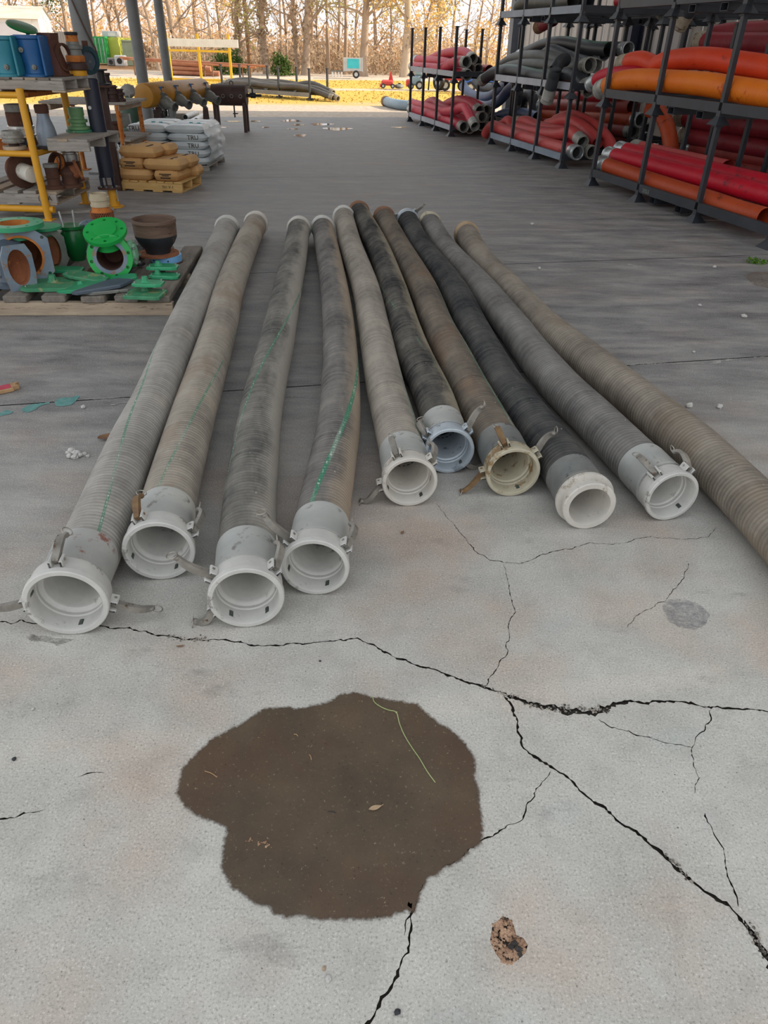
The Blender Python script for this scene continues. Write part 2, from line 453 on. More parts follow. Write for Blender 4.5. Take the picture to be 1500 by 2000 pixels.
# white weathered mortar lines beside the joints
MAT_PALE = PM('pale_mortar', '#b9b7b1', '#8d8b87', 20, 0.9)
m = M()
def mortar(px, w):
    A, B = crack_quads(w, w * .7, crack_pts(px)); n = len(A)
    m.add([(p[0], p[1], .0016) for p in A] + [(p[0], p[1], .0016) for p in B], [(i, i + 1, n + i + 1, n + i) for i in range(n - 1)])
mortar([(1222, 713), (1262, 711), (1300, 710), (1345, 710), (1394, 711)], .009); mortar([(1394, 711), (1408, 705), (1428, 702)], .028); mortar([(1428, 702), (1470, 699), (1500, 698)], .008)
mortar([(160, 780), (200, 779), (250, 778)], .006); mortar([(216, 792), (236, 788), (256, 785)], .012); mortar([(1010, 516), (1080, 517), (1180, 516), (1300, 515)], .008)
mortar([(1225, 515), (1240, 520), (1250, 522)], .05); mortar([(555, 775), (590, 776), (620, 777)], .006)
o = m.build('mortar_line', MAT_PALE, floor, smooth=False)
# turquoise paint spilled at the left joint
m = M()
for px in ([(0, 806), (12, 801), (26, 804), (20, 809), (6, 812), (-6, 814)], [(42, 800), (55, 792), (70, 789), (88, 787), (98, 785), (96, 789), (78, 793), (70, 800), (56, 806), (46, 805)], [(106, 787), (112, 780), (124, 777), (140, 777), (152, 772), (156, 776), (148, 784), (138, 792), (122, 794), (110, 793)]):
    q = []
    for i in range(len(px)):
        for k in range(4):
            u = k / 4; x = px[i][0] * (1 - u) + px[(i + 1) % len(px)][0] * u; y = px[i][1] * (1 - u) + px[(i + 1) % len(px)][1] * u
            q.append(gp(x + random.uniform(-1, 1), y + random.uniform(-.6, .6)))
    fv, ff = fill(q); m.add([(x, y, .0018) for x, y in fv], ff)
m.build('paint_spill', PM('turquoise_paint', '#4f8a86', '#6f9c96', 30, .7, spot='#8f908c', spot_t=.6, spot_s=60), floor, smooth=False, label='turquoise paint splashes by the left joint')

# wet patch
def wet_patch():
    px = [(352, 1528), (352, 1553), (366, 1572), (392, 1590), (420, 1601), (446, 1612), (454, 1622), (446, 1640), (441, 1662), (440, 1690), (447, 1706), (462, 1728), (482, 1745), (503, 1757), (520, 1762), (538, 1776), (562, 1783), (595, 1782), (622, 1789), (662, 1791), (700, 1789), (740, 1788), (770, 1780), (794, 1776), (806, 1778), (812, 1756), (822, 1728), (836, 1706), (866, 1692), (890, 1678), (906, 1664), (925, 1650), (934, 1636), (935, 1600), (931, 1562), (925, 1522), (918, 1484), (905, 1456), (884, 1436), (858, 1418), (836, 1402), (812, 1380), (784, 1374), (752, 1371), (726, 1366), (690, 1356), (666, 1364), (640, 1378), (610, 1384), (578, 1391), (548, 1386), (520, 1388), (494, 1404), (470, 1422), (442, 1434), (414, 1450), (392, 1470), (372, 1492), (360, 1510)]
    Q = []
    for i in range(len(px)):
        a, b = px[i], px[(i + 1) % len(px)]
        for k in range(5):
            u = k / 5; Q.append(gp(a[0] + (b[0] - a[0]) * u, a[1] + (b[1] - a[1]) * u)[:2])
    Q = np.array(Q); n = len(Q); nrm = np.roll(Q, -1, 0) - np.roll(Q, 1, 0); nrm = np.stack([nrm[:, 1], -nrm[:, 0]], 1); nrm /= np.linalg.norm(nrm, axis=1)[:, None]
    if np.sum((Q - Q.mean(0)) * nrm) < 0: nrm = -nrm
    jit = np.convolve(RNG.normal(0, .0035, n), [.25, .5, .25], 'same')
    rings = [(-.012, 1), (.0, .75), (.008, .35), (.016, 0.0)]
    V = []; cov = []
    for off, c in rings:
        for i in range(n): p = Q[i] + nrm[i] * (off + jit[i]); V.append((p[0], p[1], .0022)); cov.append(c)
    Fc = [(r * n + i, r * n + (i + 1) % n, r * n + n + (i + 1) % n, r * n + n + i) for r in range(len(rings) - 1) for i in range(n)]
    inner = [V[i] for i in range(n)]; fv, ff = fill(inner)
    m = M(); m.add(V, Fc); m.add([(x, y, .0022) for x, y in fv], ff); cov += [1] * len(fv)
    t = NT('wet_concrete'); v = t.coord('Object')
    base = t.ramp(t.noise(v, 5, 5), [(.3, C('#50453a')), (.7, C('#655645'))])
    base = t.mix(t.math('MULTIPLY', t.step(t.noise(t.coord('Object', (1, 1, 1), (3, 3, 0)), 3, 3), .5, .7), .5), base, C('#5e4536'))
    f = t.noise(v, 130, 5, .75)
    base = t.mix(t.step(f, .62, .68), base, C('#2f2a24')); base = t.mix(t.math('MULTIPLY', t.step(f, .38, .31), .9), base, C('#a3937c'))
    at_ = t.n('ShaderNodeAttribute', attribute_name='wetness')
    al = t.step(t.math('ADD', at_.outputs['Fac'], t.math('MULTIPLY', t.math('SUBTRACT', t.noise(v, 110, 5, .7), .5), 1.1)), .15, .65)
    t.l(al, t.b.inputs['Alpha']); t.bump(t.noise(v, 70, 4), .25, .003)
    mat = t.out(base, .5, 0, .35)
    o = m.build('wet_patch', mat, None, smooth=False)
    a = o.data.attributes.new('wetness', 'FLOAT', 'POINT'); a.data.foreach_set('value', np.array(cov, np.float32))
    tag(o, 'dark brown wet patch soaking the pale concrete in the foreground', 'water stain')
wet_patch()
# damp mark under the left coupling and an oil mark on the right
for name, px, col, lab in (('damp_mark', [(50, 1245), (62, 1240), (85, 1243), (110, 1247), (146, 1250), (128, 1256), (112, 1262), (100, 1256), (80, 1253), (62, 1252)], '#5c5955', 'dark damp mark under the leftmost hose coupling'),
                      ('oil_mark', [(1292, 1185), (1306, 1172), (1336, 1170), (1364, 1180), (1386, 1200), (1378, 1222), (1356, 1230), (1326, 1226), (1306, 1214)], '#85858a', 'dark scuffed oil mark on the pale floor at right'),
                      ('rust_stain', [(1452, 538), (1480, 530), (1530, 530), (1540, 565), (1500, 563), (1470, 556)], '#8d7660', 'tan rust stain on the floor near the right rack')):
    q = []
    for i in range(len(px)):
        for k in range(5):
            u = k / 5; q.append(gp(px[i][0] * (1 - u) + px[(i + 1) % len(px)][0] * u + random.uniform(-1.5, 1.5), px[i][1] * (1 - u) + px[(i + 1) % len(px)][1] * u + random.uniform(-1, 1)))
    fv, ff = fill(q); m = M(); m.add([(x, y, .0016) for x, y in fv], ff)
    t = NT(name); f = t.noise(t.coord('Object', (1, 1.6, 1)), 34, 6, .75)
    t.l(t.math('MULTIPLY', t.step(f, .34, .66), .62), t.b.inputs['Alpha'])
    o = m.build(name, t.out(C(col), .6), None, smooth=False); tag(o, lab, 'stain')

# ------------------------------------------------------------------ yard ground
def ground_material():
    t = NT('yard_ground'); v = t.coord('Object'); vr = t.coord('Object', rot=-YAW)
    sep = t.n('ShaderNodeSeparateXYZ'); t.l(vr, sep.inputs[0])
    wob = t.math('MULTIPLY', t.math('SUBTRACT', t.noise(t.coord('Object', (.25, 1, 1), rot=-YAW), .5, 4), .5), 5.0)
    b = t.math('ADD', sep.outputs['Y'], wob)
    fine = t.noise(v, 9, 6, .8)
    gravel = t.ramp(fine, [(.3, C('#9c8c7c')), (.5, C('#c3b3a2')), (.7, C('#dccfc0'))])
    grass = t.ramp(t.noise(t.coord('Object', (1, 2.5, 1)), 2.2, 6, .75), [(.3, C('#b8964a')), (.55, C('#cdaa52')), (.75, C('#d8bd74'))])
    litter = t.ramp(fine, [(.3, C('#6b4c33')), (.7, C('#a07a55'))])
    def band(lo, hi, soft=.5):
        return t.math('MULTIPLY', t.step(b, lo - soft, lo + soft), t.step(b, hi + soft, hi - soft))
    col = gravel
    col = t.mix(band(25.2, 33.0), col, grass); col = t.mix(band(34.6, 42.0, .8), col, grass)
    col = t.mix(t.step(b, 51, 54), col, litter)
    t.bump(fine, .5, .03)
    return t.out(col, .9, 0, .2)
m = M(); q = [bxy(-90, 20.46), bxy(90, 20.46), bxy(110, 130), bxy(-110, 130)]
m.add([(x, y, -.03) for x, y in q], [(0, 1, 2, 3)])
ql = [bxy(-90, -30), bxy(A_L, -30), bxy(A_L, 20.46), bxy(-90, 20.46)]; m.add([(x, y, -.03) for x, y in ql], [(0, 1, 2, 3)])
ql = [bxy(A_L, -30), bxy(90, -30), bxy(90, B_BACK), bxy(A_L, B_BACK)]; m.add([(x, y, -.03) for x, y in ql], [(0, 1, 2, 3)])
ql = [bxy(A_R, B_BACK), bxy(90, B_BACK), bxy(90, 20.46), bxy(A_R, 20.46)]; m.add([(x, y, -.03) for x, y in ql], [(0, 1, 2, 3)])
o = m.build('ground', ground_material(), None, smooth=False); o['kind'] = 'structure'
# dry grass of the yard
m = M()
for k in range(7000):
    a = RNG.uniform(-16, 10); b = RNG.choice([RNG.uniform(25.6, 32.8), RNG.uniform(34.6, 41.8)])
    x, y = bxy(a, b); w = RNG.uniform(.015, .04); h = RNG.uniform(.0, .02); an = RNG.uniform(0, 3.14)
    m.add([(x - w * math.cos(an), y - w * math.sin(an), -.03), (x + w * math.cos(an), y + w * math.sin(an), -.03), (x + RNG.normal(0, .03), y + RNG.normal(0, .03), h)], [(0, 1, 2)])
o = m.build('grass', PM('dry_grass', '#c2a046', '#d2b25c', 1.5, .9), None, smooth=False); tag(o, 'short dry yellow grass in bands across the yard', 'grass', kind='stuff')
# rain puddles near the slab edge
MAT_PUD = NT('rain_water').out(C('#3a3c3e'), .05, 0, 1.0)
for i, (x, y, w, h) in enumerate([(568, 236, 19, 2.2), (583, 244, 13, 1.6), (629, 243, 22, 2.0), (659, 252, 27, 2.8), (587, 265, 12, 2.4), (572, 252, 11, 1.2), (497, 237, 15, 1.3), (430, 249, 14, 1.3), (518, 249, 7, 1.1), (456, 237, 16, 1.2), (780, 249, 14, 1.2), (350, 247, 9, 1.1)]):
    q = []
    for k in range(22):
        an = 6.2832 * k / 22; rr = 1 + .22 * math.sin(3 * an + i) + random.uniform(-.1, .1); p = gp(x + w * rr * math.cos(an), y + h * rr * math.sin(an)); q.append((p[0], p[1], .003))
    m = M(); m.add(q, [tuple(range(22))]); o = m.build('puddle', MAT_PUD, None, smooth=False)
    tag(o, ['widest puddle left of the middle, nearest the slab edge', 'small puddle just in front of the puddle nearest the edge', 'long thin puddle left of the largest one', 'largest bright puddle, farthest right of the cluster', 'round bright puddle nearest to the hoses', 'thin sliver of puddle behind the round bright one', 'puddle right behind the brown cylinder stand', 'thin puddle below the brown cylinder stand', 'tiny puddle right of the brown stand leg', 'puddle between the legs of the brown stand', 'faint puddle in front of the far red hose rack', 'small puddle behind the white sack stack'][i], 'puddle', 'rain puddles at the far slab edge')

# ------------------------------------------------------------------ building: right wall, columns, roof
RU = np.array([.243, -.970]); RV = np.array([.970, .243])           # along the racks / into the wall
W0 = np.array([1.91, 15.47]) + RV * 3.45                              # a point of the wall's inner face
MAT_WALL = PM('cream_sheet_metal', '#b9b2aa', '#c9c3bc', 1.2, .55, spot='#8f8274', spot_t=.64, spot_s=2.0, stretch=(1, 1, .3))
MAT_STEEL = PM('grey_blue_steel', '#59606c', '#6b727c', 3, .5, bump=.1)
MAT_NAVY = PM('navy_column_paint', '#252b3c', '#30374a', 4, .5)
wall = struct('wall_right', 'cream ribbed sheet metal wall behind the racks')
WALL_H = 8.0; PW = .92
m = M(); prof = []
for k in range(3):
    x0 = k * PW / 3
    prof += [(x0, 0), (x0 + .20, 0), (x0 + .225, -.032), (x0 + .275, -.032), (x0 + .2985, 0)]
prof.append((PW - .004, 0)); n = len(prof)
m.add([(x, y, 0) for x, y in prof] + [(x, y, WALL_H) for x, y in prof], [(i, i + 1, n + i + 1, n + i) for i in range(n - 1)])
ang = math.atan2(RU[1], RU[0]); S_END = -7.3
first = None
for k in range(34):
    p = W0 + RU * (S_END + k * PW)
    if first is None: first = m.build('wall_panel', MAT_WALL, wall, smooth=False); o = first
    else: o = share(first, 'wall_panel', wall)
    o.location = (p[0], p[1], 0); o.rotation_euler = (0, 0, ang)
def i_column(p, name, mat, h, w=.2, rot=0.0):
    m = M()
    for dy in (-w / 2, w / 2): m.box((0, dy, h / 2), (w, .014, h))
    m.box((0, 0, h / 2), (.012, w, h)); m.box((0, 0, .012), (w * 1.6, w * 1.6, .024))
    o = m.build(name, mat, None, smooth=False, world=False); o.location = (p[0], p[1], 0); o.rotation_euler = (0, 0, rot); o['kind'] = 'structure'; return o
i_column(W0 + RU * (S_END - .12) - RV * .15, 'trim_1', MAT_STEEL, 7.6, .26, ang)
i_column(W0 + RU * (-1.1) - RV * .16, 'trim_2', MAT_NAVY, 7.6, .24, ang)
i_column(W0 + RU * 5.4 - RV * .16, 'trim_3', MAT_NAVY, 7.6, .24, ang)
# girts along the wall
m = M()
for z in (2.9, 5.2): 
    a = W0 + RU * S_END - RV * .05; b = W0 + RU * (S_END + 34 * PW) - RV * .05; c = (a + b) / 2
    m.box((c[0], c[1], z), (np.linalg.norm(b - a), .08, .2), rotz(ang))
o = m.build('trim_4', MAT_STEEL, None, smooth=False); o['kind'] = 'structure'
# roof
MAT_ROOF = PM('roof_sheet', '#8d8f92', '#a2a4a6', 1, .5)
m = M(); q = [bxy(-8.2, 2.6), bxy(7.4, 2.6), bxy(6.6, 20.7), bxy(-8.2, 20.7)]
m.add([(x, y, 7.5) for x, y in q] + [(x, y, 7.6) for x, y in q], [(3, 2, 1, 0), (4, 5, 6, 7), (0, 1, 5, 4), (1, 2, 6, 5), (2, 3, 7, 6), (3, 0, 4, 7)])
o = m.build('ceiling', MAT_ROOF, None, smooth=False); o['kind'] = 'structure'
m = M()
for b in (3, 7.4, 11.8, 16.2, 20.5):
    x0, y0 = bxy(-8.1, b); x1, y1 = bxy(6.5, b); m.box(((x0 + x1) / 2, (y0 + y1) / 2, 7.3), (14.6, .2, .36), rotz(YAW))
o = m.build('trim_5', MAT_STEEL, None, smooth=False); o['kind'] = 'structure'
# round pipe columns of the open left side
MAT_PIPEC = PM('weathered_grey_column', '#6c6f70', '#7f8180', 3, .55, spot='#7d5a44', spot_t=.66, spot_s=4)
def pipe_column(px, Y, r, lab, wire=False):
    x = xat(px, Y, 1.6); t = thing('pipe_column', lab, 'column', (x, Y, 0)); t['kind'] = 'structure'
    m = M(); m.cyl((0, 0, 0), (0, 0, 7.4), r, 18); m.build('pipe', MAT_PIPEC, t, world=False)
    m = M(); m.box((0, 0, .012), (r * 3.4, r * 3.4, .024)); m.build('base_plate', MAT_PIPEC, t, world=False, smooth=False)
    if wire:
        P = [(-.02 - r, -.08, 2.35), (-.05, -r - .02, 2.1), (.03, -r - .03, 1.85), (r * .8, -r * .7, 1.62), (r + .02, 0, 1.45), (r + .015, .02, 1.28)]
        m = M(); m.tube(spline(P, 24)[0], .011, 6); m.build('loose_cable', PM('rusty_cable', '#4f4038', '#5d4b40', 6, .8), t, world=False)
    return t
pipe_column(143, 11.0, .115, 'nearest weathered grey pipe column with a loose cable at left', True)
pipe_column(247, 17.0, .115, 'grey pipe column directly left behind the ochre tanks')
pipe_column(298, 19.6, .10, 'thinner far pipe column rising behind the ochre tanks')

# ================================================================== THE TEN HOSES ON THE FLOOR
def hose_material(name, dust, rubber, side, stripe=None, amount=.6, rust=None, side_dir=1):
    """dusty ribbed rubber; UV: u = metres along, v = turn around the hose from its top"""
    t = NT(name); uv = t.tc.outputs['UV']
    def muv(scale, loc=(0, 0, 0)):
        mp = t.n('ShaderNodeMapping'); t.l(uv, mp.inputs[0]); mp.inputs['Scale'].default_value = scale; mp.inputs['Location'].default_value = loc; return mp.outputs[0]
    band = t.noise(muv((42, 2.5, 1)), 1.0, 4, .6)           # stroke-like wear along single ribs
    patch = t.noise(muv((2.1, 3.2, 1), (3, 1, 0)), 1.0, 5, .65)
    fine = t.noise(t.coord('Object'), 55, 4, .7)
    lo = C(rubber); hi = C(dust)
    f = t.math('ADD', t.math('MULTIPLY', band, .45), t.math('MULTIPLY', patch, .75))
    col = t.mix(t.step(f, .62 - amount * .35, .95 - amount * .35), lo, hi)
    sep = t.n('ShaderNodeSeparateXYZ'); t.l(uv, sep.inputs[0])
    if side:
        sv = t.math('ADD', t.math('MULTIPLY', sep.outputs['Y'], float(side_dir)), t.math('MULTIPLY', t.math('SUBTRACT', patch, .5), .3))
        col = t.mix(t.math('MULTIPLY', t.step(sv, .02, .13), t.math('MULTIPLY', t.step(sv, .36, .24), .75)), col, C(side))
    if rust:
        rn = t.noise(muv((1.3, 1.6, 1), (8, 4, 0)), 1, 4); col = t.mix(t.math('MULTIPLY', t.step(rn, .56, .68), .6), col, C(rust))
    ch = t.noise(muv((30, 22, 1), (5, 5, 0)), 1, 4, .7); col = t.mix(t.math('MULTIPLY', t.step(ch, .67, .72), .7), col, C('#c9c3b4'))
    col = t.mix(t.math('MULTIPLY', t.step(ch, .31, .27), .7), col, C('#1d1c1c'))
    if stripe:
        a0, k, w, vis = stripe
        d = t.math('ABSOLUTE', t.math('SUBTRACT', t.math('FRACT', t.math('ADD', t.math('SUBTRACT', t.math('SUBTRACT', sep.outputs['Y'], a0), t.math('MULTIPLY', sep.outputs['X'], k)), .5)), .5))
        wear = t.noise(muv((1.6, 9, 1), (2, 9, 0)), 1, 4)
        g = t.mix(t.step(wear, .5, .62), C('#3b8265'), C('#8f9d90'))
        lett = t.math('MULTIPLY', t.step(t.noise(muv((70, 60, 1)), 1, 2), .55, .6), t.math('LESS_THAN', d, w * .5))
        g = t.mix(t.math('MULTIPLY', lett, .7), g, C('#d2dccf'))
        on = t.math('MULTIPLY', t.math('LESS_THAN', d, w), t.step(t.noise(muv((1.1, 3, 1), (6, 2, 0)), 1, 5, .7), .62 - vis * .5, .72 - vis * .5))
        col = t.mix(t.math('MULTIPLY', on, .35 + .5 * vis), col, g)
    t.bump(fine, .25, .002)
    return t.out(col, .75, 0, .3)
def rib_hose(name, P, r, pitch, seg, spp, mat, parent, depth=.036, sag=None, t0=0.0):
    """corrugated body with UVs; spp rings per corrugation"""
    S, L = spline(P, 400)
    n = int(L / pitch) * spp + 1
    s = np.linspace(0, L, n)
    sl = np.concatenate([[0], np.cumsum(np.linalg.norm(np.diff(S, axis=0), axis=1))])
    Q = np.stack([np.interp(s, sl, S[:, k]) for k in range(3)], 1)
    D = np.gradient(Q, axis=0); D /= np.linalg.norm(D, axis=1)[:, None]
    D = -D                                                     # as seen from the near end
    E = np.cross(np.array([0, 0, 1.0]), D); en = np.linalg.norm(E, axis=1)
    E[en < .05] = (1, 0, 0); E /= np.linalg.norm(E, axis=1)[:, None]; U = np.cross(D, E)
    ph = (np.arange(n) % spp) / spp
    rr = r * (1 + depth * np.where(ph < .01, -1.0, np.where(np.abs(ph - .5) < .01, .75, .45)))
    a = 2 * math.pi * (np.arange(seg) / seg) - math.pi
    V = Q[:, None, :] + rr[:, None, None] * (np.sin(a)[None, :, None] * E[:, None, :] + np.cos(a)[None, :, None] * U[:, None, :])
    V = V.reshape(-1, 3)
    i, k = np.meshgrid(np.arange(n - 1), np.arange(seg), indexing='ij'); j = (k + 1) % seg
    Fq = np.stack([i * seg + k, i * seg + seg + k, i * seg + seg + j, i * seg + j], -1).reshape(-1, 4)
    v0 = k / seg - .5; v1 = (k + 1) / seg - .5; u0 = s[i]; u1 = s[i + 1]
    uv = np.stack([np.stack([u0, v0], -1), np.stack([u1, v0], -1), np.stack([u1, v1], -1), np.stack([u0, v1], -1)], -2).reshape(-1, 2)
    me = bpy.data.meshes.new(name); o0 = np.array(parent.get('_o', (0, 0, 0)))
    me.vertices.add(len(V)); me.vertices.foreach_set('co', (V - o0).astype(np.float32).ravel())
    nf = len(Fq); me.loops.add(nf * 4); me.polygons.add(nf)
    me.loops.foreach_set('vertex_index', Fq[:, ::-1].astype(np.int32).ravel())
    me.polygons.foreach_set('loop_start', np.arange(0, nf * 4, 4, dtype=np.int32))
    me.polygons.foreach_set('use_smooth', np.ones(nf, bool))
    l = me.uv_layers.new(name='UVMap'); l.data.foreach_set('uv', uv.reshape(-1, 4, 2)[:, ::-1].astype(np.float32).ravel())
    me.materials.append(mat); me.update(calc_edges=True); me.validate()
    ob = bpy.data.objects.new(name, me); COL.objects.link(ob); ob.parent = parent
    return ob, Q

ALU = PM('chalky_aluminium', '#b9b8b3', '#d2d0ca', 7, .55, .0, .25, '#8d8a84', .60, 11)
ALU_TAN = PM('tan_dusted_aluminium', '#bfbab1', '#d6d1c8', 7, .6, .0, .25, '#9a8f7f', .60, 9)
ALU_YEL = PM('yellowed_aluminium', '#aaa28c', '#c6bfa9', 7, .55, .0, .25, '#8a6f4a', .56, 9)
GALV = PM('galvanised_coupling', '#a3adb5', '#c3cbd1', 9, .45, .25, .2, '#7c868e', .58, 12)
FERR = PM('dull_ferrule', '#a6a9a6', '#bdbeb9', 5, .55, .1, .2, '#7f7d77', .60, 8)
FERR_R = PM('ferrule_with_rust', '#9fa19e', '#b9b8b3', 5, .6, .1, .2, '#8d6155', .57, 6)
FERR_D = PM('dark_ferrule', '#6e7170', '#8b8c89', 6, .55, .1, .2, '#4f504f', .56, 9)
ARM = PM('worn_cam_arm', '#7b7770', '#a09b92', 20, .5, .35, .2, '#5f4c3c', .58, 25)
ARM_RUST = PM('rusty_cam_arm', '#6b5138', '#8f7350', 20, .7, .2, .3)
RINGM = PM('steel_pull_ring', '#8a857c', '#b6b0a4', 30, .4, .6)
SLOT = PM('slot_shadowed_cam', '#3f423f', '#59605a', 30, .6)
INNER = PM('hose_lining', '#191817', '#262422', 10, .85)
RUSTRING = PM('rust_brown_ring', '#7a5844', '#946c52', 12, .8, 0, .3, '#5a3b2c', .6, 20)
TANRING = PM('tan_ring', '#a38b6d', '#b89f80', 12, .8, 0, .3)

def cam_arm(T, o, d, ang, R, mode, mat, length=.115):
    """lug pair + lever (with its pull ring); mode: closed, open, side"""
    e, u = frame(d); rad = e * math.sin(ang) + u * math.cos(ang); tan = np.cross(rad, unit(d)); d = unit(d)
    Rm = np.stack([tan, rad, d], 1)
    m = M()
    for sgn in (-1, 1):
        m.cbox(o + rad * (R + .010) + tan * (sgn * .017) - d * .045, (.010, .030, .046), .004, Rm)
    m.build('cam_lug', mat[0], T)
    piv = o + rad * (R + .014) - d * .048
    if mode == 'closed': dr = unit(-d * 1.0 + rad * .10); bend = rad * .018
    elif mode == 'raised': dr = unit(-d * .55 + rad * .9); bend = -d * .02
    elif mode == 'side': dr = unit(rad * .75 + d * .1 - np.array([0, 0, .65])); bend = d * .01
    else: dr = unit(rad * 1.0 - d * .05); bend = d * .012
    P = [piv - dr * .012, piv + dr * length * .35 + bend, piv + dr * length * .72 + bend * 1.1, piv + dr * length]
    if mode in ('open', 'side'):
        for p in P: p[2] = max(p[2], .012)
    S, _ = spline(P, 9)
    m = M(); sec = []
    for i, p in enumerate(S):
        q = S[min(i + 1, 8)] - S[max(i - 1, 0)]; q = unit(q); nn = unit(np.cross(q, tan)); w = .0085 + .004 * math.sin(i / 8 * 3.0); h = .010 - .0045 * i / 8
        sec += [p + tan * w + nn * h, p - tan * w + nn * h, p - tan * w - nn * h, p + tan * w - nn * h]
    Fc = [(0, 1, 2, 3), (35, 34, 33, 32)] + [(i * 4 + k, i * 4 + 4 + k, i * 4 + 4 + (k + 1) % 4, i * 4 + (k + 1) % 4) for i in range(8) for k in range(4)]
    m.add(sec, Fc); m.blob(S[-1], (.012, .012, .010), 5, 8, 0)
    m.cyl(piv - tan * .024, piv + tan * .024, .005, 8)
    a = m.build('cam_arm', mat[1], T)
    m = M(); c = S[-1] + dr * .017; c[2] = max(c[2], .006)
    m.ring(c, unit(tan * .5 + rad * .6) if mode != 'open' else unit(rad * .2 + np.array([0, 0, 1.0])), .017, .0022, 18, 6)
    g = m.build('pull_ring', RINGM, T); g.parent = a
def female_coupling(T, o, d, R, mats, arms, ferr=.2, slots=(2.9,), slot0=0.0, rb=.1):
    """o: centre of the open face, d: towards the viewer; ring, step, sleeve, lugs and levers"""
    mring, mferr = mats[0], mats[1]
    Ri, Rt = R * .83, min(R * .71, rb * .83)
    m = M()
    m.lathe([(Rt * .95, -.30), (Rt, -.092), (Rt + .003, -.086), (Ri - .010, -.083), (Ri - .004, -.078), (Ri - .004, -.066), (Ri, -.062), (Ri + .002, -.006), (Ri + .006, 0),
             (R - .003, 0), (R, -.003), (R + .001, -.020), (R - .004, -.024), (R - .004, -.075), (R - .007, -.083), (R - .016, -.090), (rb + .006, -.094)], o, d, 56)
    m.build('coupling_ring', mring, T, sharp=.6)
    m = M(); m.lathe([(rb + .007, -.088), (rb + .007, -.10), (rb + .004, -.105), (rb + .0045, -.094 - ferr + .02), (rb + .003, -.094 - ferr), (rb - .012, -.094 - ferr - .001)], o, d, 48)
    m.build('ferrule', mferr, T)
    e, u = frame(d); du = unit(d)
    for s in slots:
        rad = e * math.sin(s) + u * math.cos(s); tan = np.cross(rad, du); m = M()
        m.box(o + rad * (Ri + .006) - du * .034, (.0145, .0115, .026), np.stack([tan, rad, du], 1)); m.box(o + rad * (Ri + .0) - du * .037, (.0085, .004, .016), np.stack([tan, rad, du], 1))
        m.build('cam_slot', SLOT, T, smooth=False)
    for ang, mode, mt in arms: cam_arm(T, o, d, ang, R - .004, mode, mt)
def male_end(T, o, d, r, mat, ferr_mat=None, ferr=.09, lip=.012, name='end_fitting'):
    m = M()
    m.lathe([(r * .80, -.3), (r * .80, -.01), (r * .83, 0), (r + .002, 0), (r + .006, -.004), (r + .006, -.018), (r - .006, -.026), (r - .006, -.048), (r + lip, -.054), (r + lip + .002, -.06),
             (r + lip, -.072), (r + .006, -.078), (r + .005, -.078 - ferr), (r + .002, -.082 - ferr), (r - .01, -.082 - ferr)], o, d, 40)
    m.build(name, mat, T, sharp=.6)
